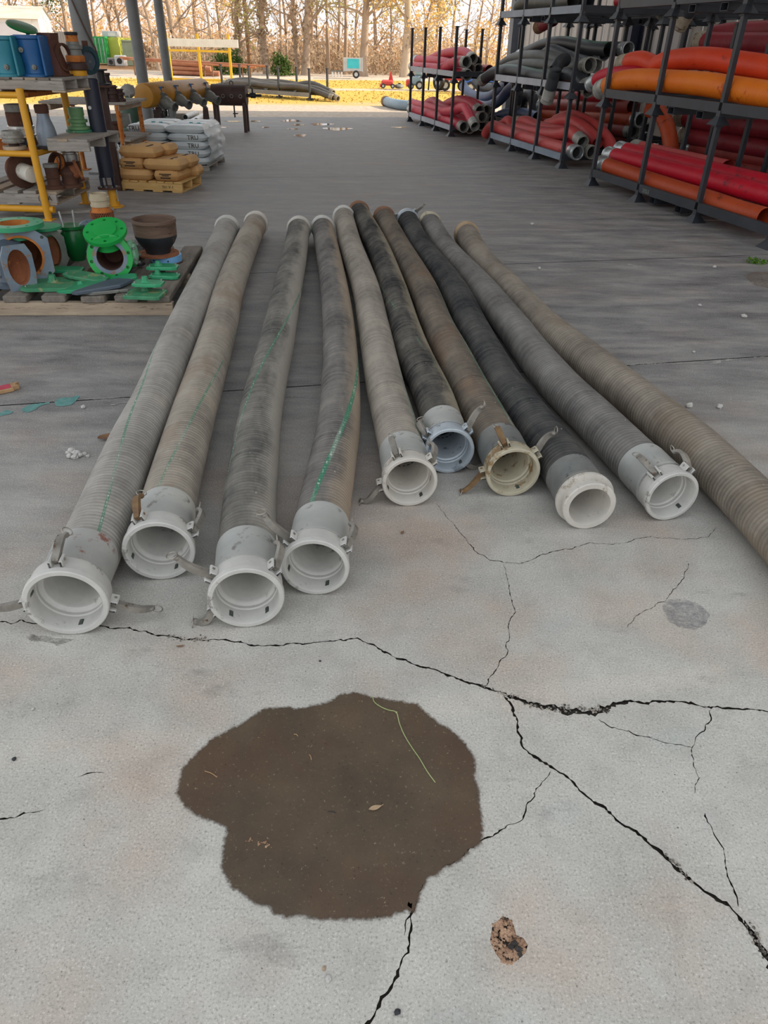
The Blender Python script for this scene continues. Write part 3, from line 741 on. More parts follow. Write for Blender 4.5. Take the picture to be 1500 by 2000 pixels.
HOSES = [
 # pixel course far -> near, body r, ring R, stripe(a0,k,w,vis), colours, label, ...
 dict(px=[(444, 446), (408, 533), (372, 613), (338, 693), (303, 780), (264, 860), (231, 940), (205, 1005), (178, 1070), (128, 1180)], r=.103, R=.128,
      mat=('#a8a49d', '#77736e', None, (.10, -.115, .008, .6), .75, None), cm=(ALU, FERR_R), far=ALU, arms=[(-.05, 'closed', 0), (1.9, 'open', 0), (-1.72, 'open', 0)], slots=(2.98, -1.35, 1.5),
      lab='leftmost floor hose, dusty grey, with a rust patch on its coupling sleeve'),
 dict(px=[(500, 437), (480, 480), (450, 560), (430, 640), (404, 727), (379, 807), (356, 887), (334, 967), (310, 1078)], r=.102, R=.122,
      mat=('#a89f92', '#716a61', None, (-.05, .14, .008, .5), .72, '#8c7660'), cm=(ALU, FERR), far=ALU_TAN, arms=[(-.42, 'closed', 1), (1.15, 'closed', 0), (3.0, 'closed', 0)], slots=(2.7, -1.9),
      lab='second floor hose from the left, olive grey, touching the leftmost hose'),
 dict(px=[(584, 447), (574, 507), (557, 587), (541, 667), (520, 753), (505, 833), (496, 913), (489, 967), (484, 1060), (481, 1170)], r=.101, R=.120,
      mat=('#8f8b82', '#4c4b49', '#a59f95', (-.28, .155, .009, .6), .45, None), cm=(ALU, FERR), far=ALU_TAN, arms=[(-.95, 'open', 0), (.85, 'closed', 0), (-2.1, 'side', 0)], slots=(-2.55, 2.5),
      lab='third floor hose from the left, dark grey, closest to the wet patch'),
 dict(px=[(630, 445), (643, 507), (656, 587), (663, 667), (665, 753), (661, 833), (648, 913), (636, 975), (615, 1110)], r=.099, R=.116,
      mat=('#908b84', '#545150', '#a2917c', (-.08, .17, .016, 1.0), .45, None), cm=(ALU, FERR), far=ALU, arms=[(-.75, 'open', 0), (1.0, 'closed', 0)], slots=(2.75, -1.85, 1.45),
      lab='fourth floor hose from the left, with the bright green lettered stripe'),
 dict(px=[(671, 424), (685, 480), (713, 560), (730, 640), (752, 753), (772, 830), (801, 943)], r=.098, R=.113,
      mat=('#a59d91', '#67615b', None, (.13, .06, .010, .55), .72, None), cm=(ALU_TAN, FERR), far=ALU, arms=[(-.45, 'closed', 0), (.85, 'closed', 0), (-1.85, 'side', 0)], slots=(2.55, -2.0),
      lab='fifth floor hose from the left, tan grey, nosing ahead of its neighbours'),
 dict(px=[(701, 414), (736, 480), (766, 560), (790, 640), (812, 700), (848, 780), (878, 882)], r=.097, R=.110,
      mat=('#7e796f', '#2e2e2f', '#a09580', (.2, -.17, .009, .2), .33, None), cm=(GALV, FERR), far=RUSTRING, arms=[(-1.0, 'closed', 0), (.75, 'raised', 0), (2.35, 'open', 0)], slots=(2.45,),
      lab='shortest nearly black floor hose, bluish galvanised coupling, sixth from the left'),
 dict(px=[(750, 426), (778, 480), (824, 560), (856, 640), (882, 690), (917, 760), (953, 827), (1003, 924)], r=.099, R=.114,
      mat=('#857a6c', '#4d4741', None, (.10, .02, .012, .5), .5, '#83654f'), cm=(ALU_YEL, FERR_D), far=RUSTRING, arms=[(-.35, 'closed', 1), (.98, 'raised', 0), (-1.75, 'side', 1)], slots=(2.75,),
      lab='seventh floor hose from the left, brownish, with a yellowed coupling and rusty lever'),
 dict(px=[(796, 431), (820, 480), (881, 560), (922, 640), (948, 690), (989, 760), (1050, 840), (1105, 915), (1152, 990)], r=.100, R=.104, male=True,
      mat=('#66645f', '#2c2d30', None, None, .36, None), cm=(ALU_TAN, FERR_D), far=GALV, arms=[], slots=(),
      lab='eighth floor hose from the left, charcoal, ending in a plain lipped male fitting'),
 dict(px=[(839, 437), (872, 490), (937, 560), (995, 630), (1040, 690), (1100, 760), (1162, 820), (1235, 893), (1314, 971)], r=.101, R=.111,
      mat=('#8a8782', '#565351', None, None, .55, None), cm=(ALU, FERR), far=ALU_YEL, arms=[(-.7, 'closed', 0), (.55, 'closed', 0)], slots=(2.4,),
      lab='ninth floor hose from the left, cracked near its smooth pale sleeve'),
 dict(px=[(911, 458), (938, 507), (989, 560), (1065, 640), (1155, 710), (1268, 800), (1357, 872), (1420, 933), (1500, 1015), (1610, 1140), (1720, 1275)], r=.102, R=.116,
      mat=('#958c7f', '#605850', None, (.1, .07, .009, .35), .66, '#80705c'), cm=(ALU, FERR), far=TANRING, arms=[], slots=(),
      lab='rightmost floor hose, brown grey, running out of the frame at the right edge'),
]
for h in HOSES:
    r, R = h['r'], h['R']; px = h['px']; P = []
    for i, (x, y) in enumerate(px):
        z = r + .004 if i < len(px) - 1 else R + .001
        if i == 0: z = r + .016
        if i == len(px) - 2: z = r + .006
        P.append(gp(x, y, z))
    P = np.array(P); d = P[-1] - P[-2]; d[2] = 0; d = unit(d)
    o = P[-1]
    T = thing('suction_hose', h['lab'], 'hose', (o[0], o[1], 0), 0, 'ribbed suction hoses lying on the floor')
    mt = h['mat']; mat = hose_material('ribbed_rubber', mt[0], mt[1], mt[2], mt[3], mt[4], mt[5])
    male = h.get('male')
    end = o - d * (.10 if male else .13)
    body = list(P[:-1]) + [end]
    if np.linalg.norm(P[-2] - o) < .24: body = list(P[:-2]) + [o - d * .3, end]
    dfar = unit(P[0] - P[1])
    rib_hose('hose_body', body[::-1], r, .021, 30, 4, mat, T)
    m = M(); S, _ = spline(body[:-1] + [o - d * .27], 26); m.tube(S, (min(R * .71, r * .83) * .96 if not male else r * .76), 24, False); m.build('lining', INNER, T)
    A = [(a, md, ((h['cm'][0], ARM_RUST if q else ARM))) for a, md, q in h['arms']]
    if male: male_end(T, o, d, R - .004, h['cm'][0], ferr=.02, lip=.016); 
    if male:
        m = M(); m.lathe([(R + .003, -.09), (r + .004, -.10), (r + .0035, -.24), (r - .01, -.243)], o, d, 40); m.build('ferrule', h['cm'][1], T)
    else: female_coupling(T, o, d, R, h['cm'], A, .17, h['slots'], rb=r)
    male_end(T, P[0] + dfar * .06, dfar, r + .002, h['far'], ferr=.03, lip=.012, name='far_fitting')
    if h['far'] is GALV:
        for a in (.75, -1.2): cam_arm(T, P[0] + dfar * .06, dfar, -a, r + .008, 'raised', (GALV, ARM))

# ================================================================== STACKING PIPE RACKS AND THEIR HOSES
RACKM = PM('charcoal_rack_paint', '#23262c', '#33373e', 2.5, .5, .0, .1, '#6d6460', .68, 9)
RACK_LIT = PM('lit_grey_rack_paint', '#9a9ca4', '#aeb0b8', 2.5, .5, .0, .1, '#5a4a44', .68, 7)  # charcoal front beams with the yard's light put into the colour
RACK_LITB = PM('lit_blue_grey_rack_paint', '#76828f', '#8d97a4', 2.5, .5, .0, .1, '#4a4543', .66, 7)  # same beams, bluish: light from the yard painted in
UANG = math.atan2(RU[1], RU[0])
def rack(O, L, z0, lab, group, W=1.32, beam=None, H=.95):
    """one tier: base frame on flared feet with eight posts; local x runs towards the camera, y into the wall"""
    T = thing('pipe_rack', lab, 'rack', (O[0], O[1], z0), UANG, group)
    bm = beam or RACKM
    for nm, y, mat in (('front_beam', 0, bm), ('back_beam', W, RACKM)):
        m = M(); m.box((L / 2, y, .155), (L, .05, .095)); m.box((L / 2, y + (.03 if y == 0 else -.03), .112), (L, .05, .008)); m.build(nm, mat, T, world=False, smooth=False)
    for x in (0, L): m = M(); m.box((x, W / 2, .155), (.06, W - .05, .09)); m.build('end_beam', RACKM, T, world=False, smooth=False)
    for x in (L * .2, L * .4, L * .6, L * .8): m = M(); m.box((x, W / 2, .15), (.05, W - .05, .05)); m.build('cross_tube', RACKM, T, world=False, smooth=False)
    for x in (L * .42, L * .57):
        m = M()
        for dz in (-.048, .048): m.box((x, W / 2, .065 + dz * .7), (.12, W, .006))
        for dx in (-.057, .057): m.box((x + dx, W / 2, .065), (.006, W, .068))
        m.build('fork_pocket', RACKM, T, world=False, smooth=False)
    ft = pt = None
    for y in (0, W):
        for i in range(4):
            x = L * i / 3; sy = -1 if y == 0 else 1
            if pt is None:
                m = M(); m.box((0, 0, .52), (.05, .05, .86)); m.box((0, 0, H - .012), (.075, .075, .012)); pt = m.build('post', RACKM, T, world=False, smooth=False); o = pt
                m = M(); m.add([(-.085, -.085, 0), (.085, -.085, 0), (.085, .085, 0), (-.085, .085, 0), (-.033, -.033, .075), (.033, -.033, .075), (.033, .033, .075), (-.033, .033, .075), (-.03, -.03, .13), (.03, -.03, .13), (.03, .03, .13), (-.03, .03, .13)],
                               [(0, 1, 5, 4), (1, 2, 6, 5), (2, 3, 7, 6), (3, 0, 4, 7), (4, 5, 9, 8), (5, 6, 10, 9), (6, 7, 11, 10), (7, 4, 8, 11), (8, 9, 10, 11)])
                ft = m.build('foot_cup', RACKM, T, world=False, smooth=False); g = ft
            else: o = share(pt, 'post', T); g = share(ft, 'foot_cup', T)
            o.location = (x, y + sy * -.0, 0); g.location = (x, y, 0)
    return T
RED = (np.array([.42, 19.89]), 3.29); MID = (np.array([1.91, 15.47]), 3.165); NEA = (np.array([2.79, 10.81]), 3.69)
BACK = 1.72
G = 'stacking pipe racks along the wall'
rack(RED[0], RED[1], 0, 'lower tier of the farthest rack, loaded with crimson hoses', G, beam=RACK_LIT)
rack(RED[0], RED[1], .95, 'upper tier of the farthest rack, its bare posts against the trees', G, beam=RACK_LIT)
rack(MID[0], MID[1], 0, 'bottom tier of the middle front rack with a lit blue grey beam', G, beam=RACK_LITB)
rack(MID[0], MID[1], .95, 'second tier of the middle front rack, full of black hoses', G, beam=RACK_LIT)
rack(MID[0], MID[1], 1.90, 'top tier of the middle front rack at the upper frame edge', G, beam=RACK_LITB)
rack(NEA[0], NEA[1], 0, 'bottom tier of the nearest rack, charcoal, with fork pockets', G)
rack(NEA[0], NEA[1], .95, 'second tier of the nearest rack under the orange hose', G)
rack(NEA[0], NEA[1], 1.90, 'top tier of the nearest rack in the upper right corner', G)
rack(RED[0] + RV * BACK, RED[1], 0, 'rack behind the farthest one, under the blue hoses', G)
rack(MID[0] + RV * BACK, MID[1], 0, 'back row rack behind the middle rack, bottom tier', G)
rack(MID[0] + RV * BACK, MID[1], .95, 'back row rack behind the middle rack, second tier', G)
rack(MID[0] + RV * BACK, MID[1], 1.90, 'back row rack behind the middle rack, top tier', G)
rack(NEA[0] + RV * BACK, NEA[1], 0, 'back row rack behind the nearest rack, bottom tier', G)
rack(NEA[0] + RV * BACK, NEA[1], .95, 'back row rack behind the nearest rack, second tier', G)
# stencil remains on the nearest bottom beam
p = NEA[0] + RU * 1.45 - RV * .027
Mx = Matrix.Translation((1.42, -.0262, .125)) @ Matrix(((1, 0, 0, 0), (0, 0, -1, 0), (0, 1, 0, 0), (0, 0, 0, 1)))
low = [o for o in bpy.data.objects if o.get('label', '').startswith('bottom tier of the nearest rack')][0]
text_mesh('205LE', .062, 'stencil_text', PM('faded_stencil', '#777b73', '#8d9188', 60, .8), low, Mx)

def rp(rk, px, py, d):
    """pixel -> point in the upright plane d behind the front of a rack row"""
    O = rk[0] + RV * d; n = np.array([RV[0], RV[1], 0]); q = ray(px, py)
    t = (np.dot(n, np.array([O[0], O[1], 0]) - EYE)) / np.dot(n, q); return EYE + q * t
def rub(name, c1, c2, spot=None): return PM(name, c1, c2, 2.2, .5, 0, 0, spot, .62, 5, spec=.35)
CRIM = rub('crimson_hose', '#b8273c', '#c93a4c', '#8f2230'); CRIM2 = rub('dull_crimson_hose', '#a83442', '#b74a52', '#7d5a50')
SALM = rub('salmon_hose', '#c0504a', '#b8403f', '#8c3a36'); REDN = rub('bright_red_hose', '#c3132b', '#b00f28', '#7d1220')
ORAN = rub('orange_hose', '#e07a1c', '#d96a12', '#b5480f'); ORRE = rub('orange_red_hose', '#d8481f', '#cf3d1c', '#a82d1a')
BURN = rub('burnt_orange_hose', '#b54a22', '#a63f1e', '#7a2f1c'); BRIC = rub('brick_red_hose', '#9c3a30', '#8e322c', '#6b2824')
MAROON = rub('maroon_hose', '#8c2530', '#7c2029', '#55191f'); BLKH = rub('black_hose', '#2d3034', '#3b3f43', '#5b5c5a')
GRYH = rub('charcoal_hose', '#41433f', '#565650', '#6d6a62'); BLUH = rub('slate_blue_hose', '#4a5877', '#5c6a88', '#3b4257')
COUP = PM('silver_coupling', '#9aa0a2', '#c2c6c6', 14, .35, .65, .1, '#6e6a62', .6, 20); COUPG = PM('grey_coupling', '#8b8a83', '#a5a49c', 10, .5, .35, .1, '#5b5347', .58, 16)
COUPT = PM('tan_coupling', '#8d8371', '#a59b88', 10, .6, .2, .1, '#5b4636', .56, 16)
def stripe_mat(name):
    t = NT(name); sep = t.n('ShaderNodeSeparateXYZ'); t.l(t.tc.outputs['UV'], sep.inputs[0])
    d = t.math('ABSOLUTE', t.math('ADD', sep.outputs['Y'], .06))
    col = t.mix(t.math('LESS_THAN', d, .17), C('#24262a'), C('#2e5a48')); col = t.mix(t.math('LESS_THAN', d, .07), col, C('#a9c3b0')); return t.out(col, .5)
STRP = stripe_mat('green_striped_black_hose')
def rack_hose(lab, rk, d, px, mat, r=.1, ends=(COUP, None), grp=None, ribs=0, zmin=None, dd=None, z=None):
    P = []
    for i, q in enumerate(px):
        di = d if dd is None else d + (dd - d) * i / (len(px) - 1)
        p = rp(rk, q[0], q[1], q[2] if len(q) > 2 else di)
        if zmin is not None: p[2] = max(p[2], zmin + r)
        P.append(p)
    o = P[0]; T = thing('rack_hose', lab, 'hose', (o[0], o[1], o[2] - r), 0, grp)
    if ribs or mat is STRP: rib_hose('hose_body', P, r, ribs or .09, 16, 3, mat, T, .034 if ribs else 0.0)
    else:
        S, L = spline(P, 44); m = M(); m.tube(S, [r * (1 + .012 * math.sin(i * 1.7)) for i in range(44)], 14, False); m.build('hose_body', mat, T)
    for k, cm in enumerate(ends):
        if cm is None: continue
        a, b = (P[0], P[1]) if k == 0 else (P[-1], P[-2]); dr = unit(a - b); R = r * 1.03
        m = M(); m.lathe([(R * .62, -.12), (R * .70, .085), (R * .84, .15), (R * .9, .155), (R * 1.02, .152), (R * 1.03, .13), (R * .97, .125), (R * .97, .108), (R * 1.04, .10), (R * 1.04, .085), (R * .98, .075), (R * 1.0, -.05), (r * .9, -.055)], a, dr, 22)
        m.build('coupling', cm, T, sharp=.6)
        m = M(); m.lathe([(R * .69, .07), (0, .05)], a, dr, 16); m.build('bore', INNER, T)
    return T
K = 'crimson hoses on the far rack'
H = rack_hose
# far rack, upper tier
H('lowest hose of the far upper tier, its end drooping over the rack edge', RED, .30, [(808, 130), (835, 132), (863, 135), (886, 139), (900, 139), (909, 144)], CRIM, .098, (COUP, COUPG), K)
H('straight second-layer hose of the far upper tier with a pale left end', RED, .50, [(815, 117), (840, 119), (866, 121), (892, 128), (915, 134)], CRIM, .098, (COUP, COUPG), K)
H('far upper tier hose slanting up across the front to an open grey coupling', RED, .12, [(845, 136), (866, 133), (880, 126), (894, 120), (907, 121)], CRIM, .098, (None, COUPG), K)
H('topmost hose humped over the far upper tier', RED, .62, [(840, 117), (855, 110), (870, 105), (890, 102), (908, 103), (920, 112)], CRIM, .098, (None, COUPG), K)
H('far upper tier hose whose coupling sits highest at the right end', RED, .85, [(845, 119), (880, 113), (906, 114), (928, 120)], CRIM2, .098, (None, COUPG), K)
H('far upper tier hose lying deep behind, coupling low at the right', RED, .85, [(840, 131), (885, 132), (930, 135)], CRIM2, .098, (None, COUPG), K)
H('short bright red stretch reaching from far upper tier towards the black hoses', RED, 1.1, [(900, 134), (930, 136), (956, 137)], REDN, .098, (None, None), K)
# far rack, lower tier
H('frontmost bottom hose of the far rack, coupling nearest the floor', RED, .15, [(805, 214), (830, 220), (860, 229), (886, 238), (902, 246)], CRIM, .1, (COUP, COUPG), K)
H('far rack bottom tier hose resting just above the frontmost one', RED, .34, [(806, 202), (830, 208), (858, 215), (886, 224), (914, 247)], CRIM, .1, (COUP, COUPG), K)
H('crimson hose with a hump near the left posts of the far rack', RED, .5, [(828, 208), (838, 200), (848, 198), (858, 205), (880, 216), (910, 226), (938, 228)], CRIM2, .098, (None, COUPG), K)
H('mud stained hose arching over the middle of the far bottom tier', RED, .62, [(850, 211), (865, 208), (880, 200), (895, 196), (910, 198), (922, 205), (933, 213)], CRIM2, .098, (None, COUPG), K)
H('crimson hose sliding down behind the arched one to a dark coupling', RED, .85, [(890, 198), (905, 196), (920, 199), (935, 207), (946, 213)], CRIM, .098, (None, COUPG), K)
H('far rack hose bent sharply downwards over its neighbours at the front', RED, .10, [(866, 217), (885, 216), (899, 210), (908, 210), (914, 219), (920, 231), (924, 239)], CRIM, .09, (None, COUPG), K)
H('far rack bottom tier hose ending in the coupling right of the bent one', RED, .62, [(870, 226), (905, 234), (938, 244)], CRIM2, .098, (None, COUPG), K)
H('deep far rack hose, coupling lowest of the right hand cluster', RED, .85, [(890, 234), (925, 240), (948, 247)], CRIM2, .098, (None, COUPG), K)
H('deep far rack hose, coupling uppermost of the right hand cluster', RED, 1.02, [(900, 205), (935, 210), (953, 216)], CRIM2, .098, (None, COUPG), K)
H('deepest far rack hose with a pale round coupling beside the middle rack', RED, 1.12, [(895, 220), (930, 226), (957, 233)], CRIM2, .098, (None, COUPG), K)
# bundle behind
K = 'blue and black hoses behind the far rack'
H('slate blue hose sagging between the far and the middle rack', RED, 2.15, [(905, 168), (912, 178), (926, 186), (945, 190), (962, 186), (980, 172), (993, 164)], BLUH, .115, (None, None), K)
H('lower slate blue hose curving up behind the middle rack post', RED, 1.95, [(930, 204), (948, 208), (965, 203), (980, 192), (995, 174), (1010, 164)], BLUH, .115, (None, None), K)
H('red hose running diagonally between the two slate blue hoses', RED, 2.3, [(955, 206), (968, 196), (982, 180), (995, 168)], REDN, .08, (None, None), K)
H('thick black hose loop above the slate blue hose', RED, 2.4, [(930, 160), (938, 168), (952, 173), (968, 174), (985, 168)], BLKH, .13, (None, None), K)
H('black hose deep in the gap with an open ring end', RED, 2.1, [(1012, 172), (1011, 190), (1007, 206)], BLKH, .12, (None, COUPT), K)
H('black hose hanging in an arch deeper in the gap', RED, 2.5, [(1018, 230), (1020, 200), (1030, 186), (1040, 190), (1044, 225)], BLKH, .12, (None, None), K)
H('navy hose lying lowest behind the middle rack', RED, 2.2, [(965, 232), (990, 222), (1020, 222), (1050, 230)], BLUH, .12, (None, None), K)
# middle rack, bottom tier
K = 'salmon red hoses on the middle bottom tier'
H('frontmost salmon hose of the middle bottom tier, left end drooping to the floor', MID, .15, [(949, 262), (955, 252), (964, 246), (985, 254), (1010, 262), (1050, 275), (1090, 287), (1120, 296)], SALM, .1, (None, COUP), K)
H('salmon hose kinked upwards at the left of the middle bottom tier', MID, .38, [(966, 248), (980, 245), (990, 237), (996, 239), (1001, 252), (1020, 262), (1050, 268)], SALM, .095, (None, None), K)
H('salmon hose with a pale blind end pointing left in the middle bottom tier', MID, .55, [(1016, 238), (1030, 238), (1050, 247), (1080, 254), (1105, 258)], SALM, .1, (COUPT, None), K)
H('ribbed salmon hose ending in the upper open coupling of the middle rack', MID, .3, [(1010, 250), (1050, 258), (1090, 262), (1112, 258), (1121, 261), (1131, 271)], SALM, .095, (None, COUPG), K, ribs=.05)
H('magenta red hose between the two lower couplings of the middle rack', MID, .42, [(1050, 267), (1090, 276), (1125, 288), (1148, 295)], REDN, .095, (None, COUPG), K)
H('outer arching salmon hose drooping beyond the middle rack end', MID, .85, [(1085, 236), (1113, 227), (1143, 236), (1170, 254), (1188, 276), (1196, 296)], SALM, .1, (None, None), K)
H('inner arching salmon hose drooping beside the outer one', MID, .65, [(1068, 245), (1090, 238), (1108, 234), (1128, 242), (1150, 259), (1168, 280)], SALM, .1, (None, None), K)
K = 'brick red hoses of the back row'
H('top brick red hose of the back row behind the middle rack', MID, 2.25, [(1066, 186), (1120, 190), (1180, 194), (1232, 197)], BRIC, .115, (COUP, None), K)
H('bright crimson hose crossing above the brick red ones', MID, 1.95, [(1122, 181), (1150, 190), (1175, 189), (1215, 184)], REDN, .07, (None, None), K)
H('second brick red hose from the top of the back row', MID, 2.0, [(1062, 205), (1110, 206), (1180, 208), (1236, 208)], BRIC, .115, (COUP, None), K)
H('burnt orange back row hose ending in a bright open coupling', MID, 2.0, [(1062, 222), (1110, 226), (1180, 229), (1243, 234)], BURN, .115, (COUP, COUP), K)
H('back row hose ending in the dull coupling below the bright one', MID, 2.0, [(1062, 237), (1110, 243), (1180, 249), (1230, 256)], BRIC, .115, (COUP, COUPG), K)
H('lowest brick red hose of the back row', MID, 2.2, [(1110, 262), (1170, 264), (1225, 270), (1252, 272)], BRIC, .115, (None, COUP), K)
H('back row hose with a dark coupling under the nearest second tier', MID, 2.35, [(1120, 172), (1190, 176), (1246, 186)], MAROON, .11, (None, COUPG), K)
H('back row hose with a coupling right of the dull one', MID, 2.4, [(1150, 238), (1210, 244), (1258, 252)], BRIC, .11, (None, COUPG), K)
# middle rack, second tier
K = 'black hoses on the middle second tier'
H('black hose with a pale green stripe arching highest on the second tier', MID, .95, [(1020, 106), (1040, 97), (1060, 88), (1080, 84), (1105, 84), (1130, 88), (1160, 94), (1190, 96)], STRP, .1, (COUP, None), K)
H('green striped black hose at the front left of the second tier', MID, .18, [(946, 154), (964, 142), (985, 138), (1008, 139), (1035, 145), (1062, 151), (1090, 152)], STRP, .1, (COUPG, None), K)
H('thick charcoal hose bending down into a ribbed silver coupling', MID, .5, [(968, 142), (985, 126), (1000, 117), (1020, 112), (1050, 111), (1075, 113), (1100, 121), (1128, 129)], GRYH, .105, (None, COUPG), K)
H('charcoal hose lying beneath the thickest one, coupling in the middle of three', MID, .42, [(972, 143), (1000, 131), (1030, 127), (1065, 128), (1105, 132), (1144, 128)], GRYH, .105, (None, COUPG), K)
H('black hose dropping over the front beam, its open end hanging down', MID, -.14, [(1104, 117, .2), (1095, 120, .05), (1086, 133), (1081, 150), (1077, 166), (1073, 180)], BLKH, .095, (None, COUPG), K)
H('humped black hose ending rightmost of the three grouped couplings', MID, .8, [(1060, 110), (1076, 99), (1090, 102), (1108, 110), (1135, 120), (1156, 126)], BLKH, .1, (None, COUPG), K)
H('black hose ending in a bright silver coupling above the grouped three', MID, 1.05, [(1090, 106), (1120, 100), (1150, 102), (1172, 104)], BLKH, .1, (None, COUP), K)
H('rearmost black hose with the highest silver coupling, before the wall', MID, 1.2, [(1150, 96), (1185, 95), (1218, 96)], BLKH, .1, (None, COUP), K)
H('black hose drooping from the end of the second tier to a silver mouth', MID, .35, [(1050, 147), (1085, 145), (1115, 146), (1134, 154), (1144, 168)], BLKH, .1, (None, COUPG), K)
H('black hose lying flat in the bottom of the second tier', MID, .75, [(985, 150), (1030, 146), (1080, 144), (1130, 146)], BLKH, .105, (None, None), K)
K = 'hoses on the top tiers'
H('dark brown hose on the middle top tier, its left end turned down', MID, .3, [(1013, 17), (1018, 9), (1032, 4), (1060, 4), (1090, 4), (1120, 0)], GRYH, .105, (None, None), K)
H('dark hose on the middle top tier carrying a pale coupling', MID, .55, [(1092, 6), (1110, 3), (1150, -2)], BLKH, .105, (COUP, None), K)
H('reddish hose stub hanging under the middle top tier', MID, .7, [(1082, 38), (1070, 44), (1058, 50)], MAROON, .1, (None, RUSTRING), K)
# nearest rack, bottom tier
K = 'ribbed hoses on the nearest bottom tier'
H('burnt orange ribbed hose along the front of the nearest bottom tier', NEA, .15, [(1183, 322), (1205, 330), (1260, 349), (1320, 369), (1380, 388), (1440, 409), (1494, 425)], BURN, .095, (COUP, None), K, ribs=.026)
H('bright red ribbed hose right behind the burnt orange one', NEA, .38, [(1198, 304), (1225, 310), (1280, 324), (1350, 342), (1420, 360), (1600, 408)], REDN, .1, (COUP, None), K, ribs=.026)
H('bright red ribbed hose third from the front of the nearest bottom tier', NEA, .64, [(1220, 293), (1250, 300), (1300, 312), (1370, 329), (1440, 346), (1600, 384)], REDN, .1, (COUP, None), K, ribs=.026)
H('dim salmon hose deepest in the nearest bottom tier', NEA, .92, [(1250, 290), (1290, 300), (1350, 314), (1420, 330)], SALM, .1, (COUPG, None), K)
K = 'dark red ribbed hoses of the back row'
H('uppermost dark red ribbed hose of the back row at the right edge', NEA, 2.0, [(1340, 231), (1370, 236), (1430, 243), (1600, 262)], MAROON, .12, (COUPT, None), K, ribs=.03)
H('dark red ribbed hose directly under the uppermost one', NEA, 2.0, [(1348, 266), (1380, 271), (1440, 281), (1600, 308)], MAROON, .115, (COUPT, None), K, ribs=.03)
H('third dark red ribbed hose from the top of the back row', NEA, 2.05, [(1352, 289), (1400, 297), (1450, 306), (1600, 330)], BRIC, .105, (COUP, None), K, ribs=.03)
H('lowest dull red ribbed hose of the back row at the right edge', NEA, 2.05, [(1342, 312), (1380, 316), (1440, 326), (1600, 355)], BRIC, .11, (COUPG, None), K, ribs=.03)
H('dark orange hose showing between the upper dark red ones', NEA, 2.3, [(1390, 254), (1450, 262), (1600, 270)], BURN, .1, (None, None), K)
H('shadowed maroon hose just under the nearest second tier beam', NEA, 2.3, [(1360, 214), (1430, 218), (1600, 224)], MAROON, .12, (None, None), K, ribs=.03)
H('brown orange hose hanging down in the gap left of the dark red ones', NEA, 1.6, [(1270, 214), (1290, 222), (1302, 245), (1309, 275), (1311, 305)], BURN, .11, (None, None), K)
# nearest rack, second tier
K = 'bright hoses on the nearest second tier'
H('long orange ribbed hose with a grey cuff in front of the second tier', NEA, .15, [(1184, 170), (1200, 162), (1225, 156), (1260, 155), (1300, 158), (1350, 162), (1400, 168), (1600, 202)], ORAN, .115, (COUPG, None), K, ribs=.026)
H('red ribbed hose with a white cuff beside the orange one', NEA, .45, [(1164, 159), (1180, 150), (1205, 144), (1240, 144), (1275, 150)], REDN, .1, (COUP, None), K, ribs=.03)
H('orange red hose with a brown cuff rising behind the posts', NEA, .5, [(1225, 122), (1240, 118), (1256, 118), (1275, 126), (1300, 138), (1330, 146)], ORRE, .105, (COUPT, None), K, ribs=.03)
H('fat orange red hose lying on top of the nearest second tier', NEA, .34, [(1282, 130), (1300, 121), (1330, 116), (1360, 114), (1395, 116), (1440, 123), (1600, 150)], ORRE, .112, (None, None), K, ribs=.026)
K = 'dark red hoses of the back row second tier'
H('maroon ribbed hose of the back row with a bundled tan end', NEA, 2.0, [(1376, 82), (1420, 84), (1600, 88)], MAROON, .125, (COUPT, None), K, ribs=.03)
H('maroon hose above the bundled one at the right edge', NEA, 2.2, [(1390, 68), (1440, 62), (1600, 57)], MAROON, .115, (None, None), K, ribs=.03)
H('maroon hose below the bundled one at the right edge', NEA, 2.0, [(1410, 110), (1460, 112), (1600, 117)], MAROON, .115, (None, None), K, ribs=.03)
K = 'hoses on the top tiers'
H('red hose under the top frame edge bending down to a silver end', NEA, 1.75, [(1210, 2), (1240, 1), (1268, 1), (1282, 6), (1290, 16)], REDN, .105, (None, COUPG), K)
H('dark hose end hanging down below the top tier', NEA, 1.7, [(1352, 8), (1345, 22), (1338, 34)], BLKH, .1, (None, COUPT), K)
H('maroon hose end with a cream cuff beside the top tier post', NEA, 1.2, [(1380, 3), (1395, 0), (1420, -5)], MAROON, .11, (COUPT, None), K, ribs=.03)

# ================================================================== LEFT SIDE: PALLET OF VALVES, SHELVES, SACKS, TANKS
WOODG = PM('grey_weathered_wood', '#8a847c', '#a8a198', 4, .85, 0, .5, '#6a5f54', .6, 8, (1, 8, 8))
WOODT = PM('tan_weathered_wood', '#9b8a76', '#b8a690', 4, .85, 0, .5, '#6f5a45', .6, 8, (1, 8, 8))
WOODD = PM('dark_dunnage_wood', '#6a635b', '#867d72', 5, .9, 0, .5, '#4b443d', .6, 10, (6, 1, 6))
WOODY = PM('fresh_pine', '#c99f5e', '#d9b476', 4, .75, 0, .3, '#a87a40', .62, 8, (1, 8, 8))
GRN = PM('bright_green_paint', '#1d9a45', '#23a850', 5, .35, 0, .15, '#5f8f5c', .66, 9)
GRN2 = PM('sea_green_paint', '#2f8e63', '#3aa070', 5, .4, 0, .2, '#6d9a5f', .6, 8)
GRND = PM('deep_green_paint', '#0e5a2b', '#126b34', 5, .3, 0, .15, '#3f5a3f', .7, 12)
GRNP = PM('pale_green_paint', '#7fb896', '#93c6a6', 6, .5, 0, .1)
RUST = PM('rust', '#7d4a30', '#9c6240', 9, .9, 0, .6, '#b0723d', .6, 14)
RUSTD = PM('dark_rust', '#4b2f26', '#60402f', 8, .85, 0, .5, '#7a4a30', .64, 14)
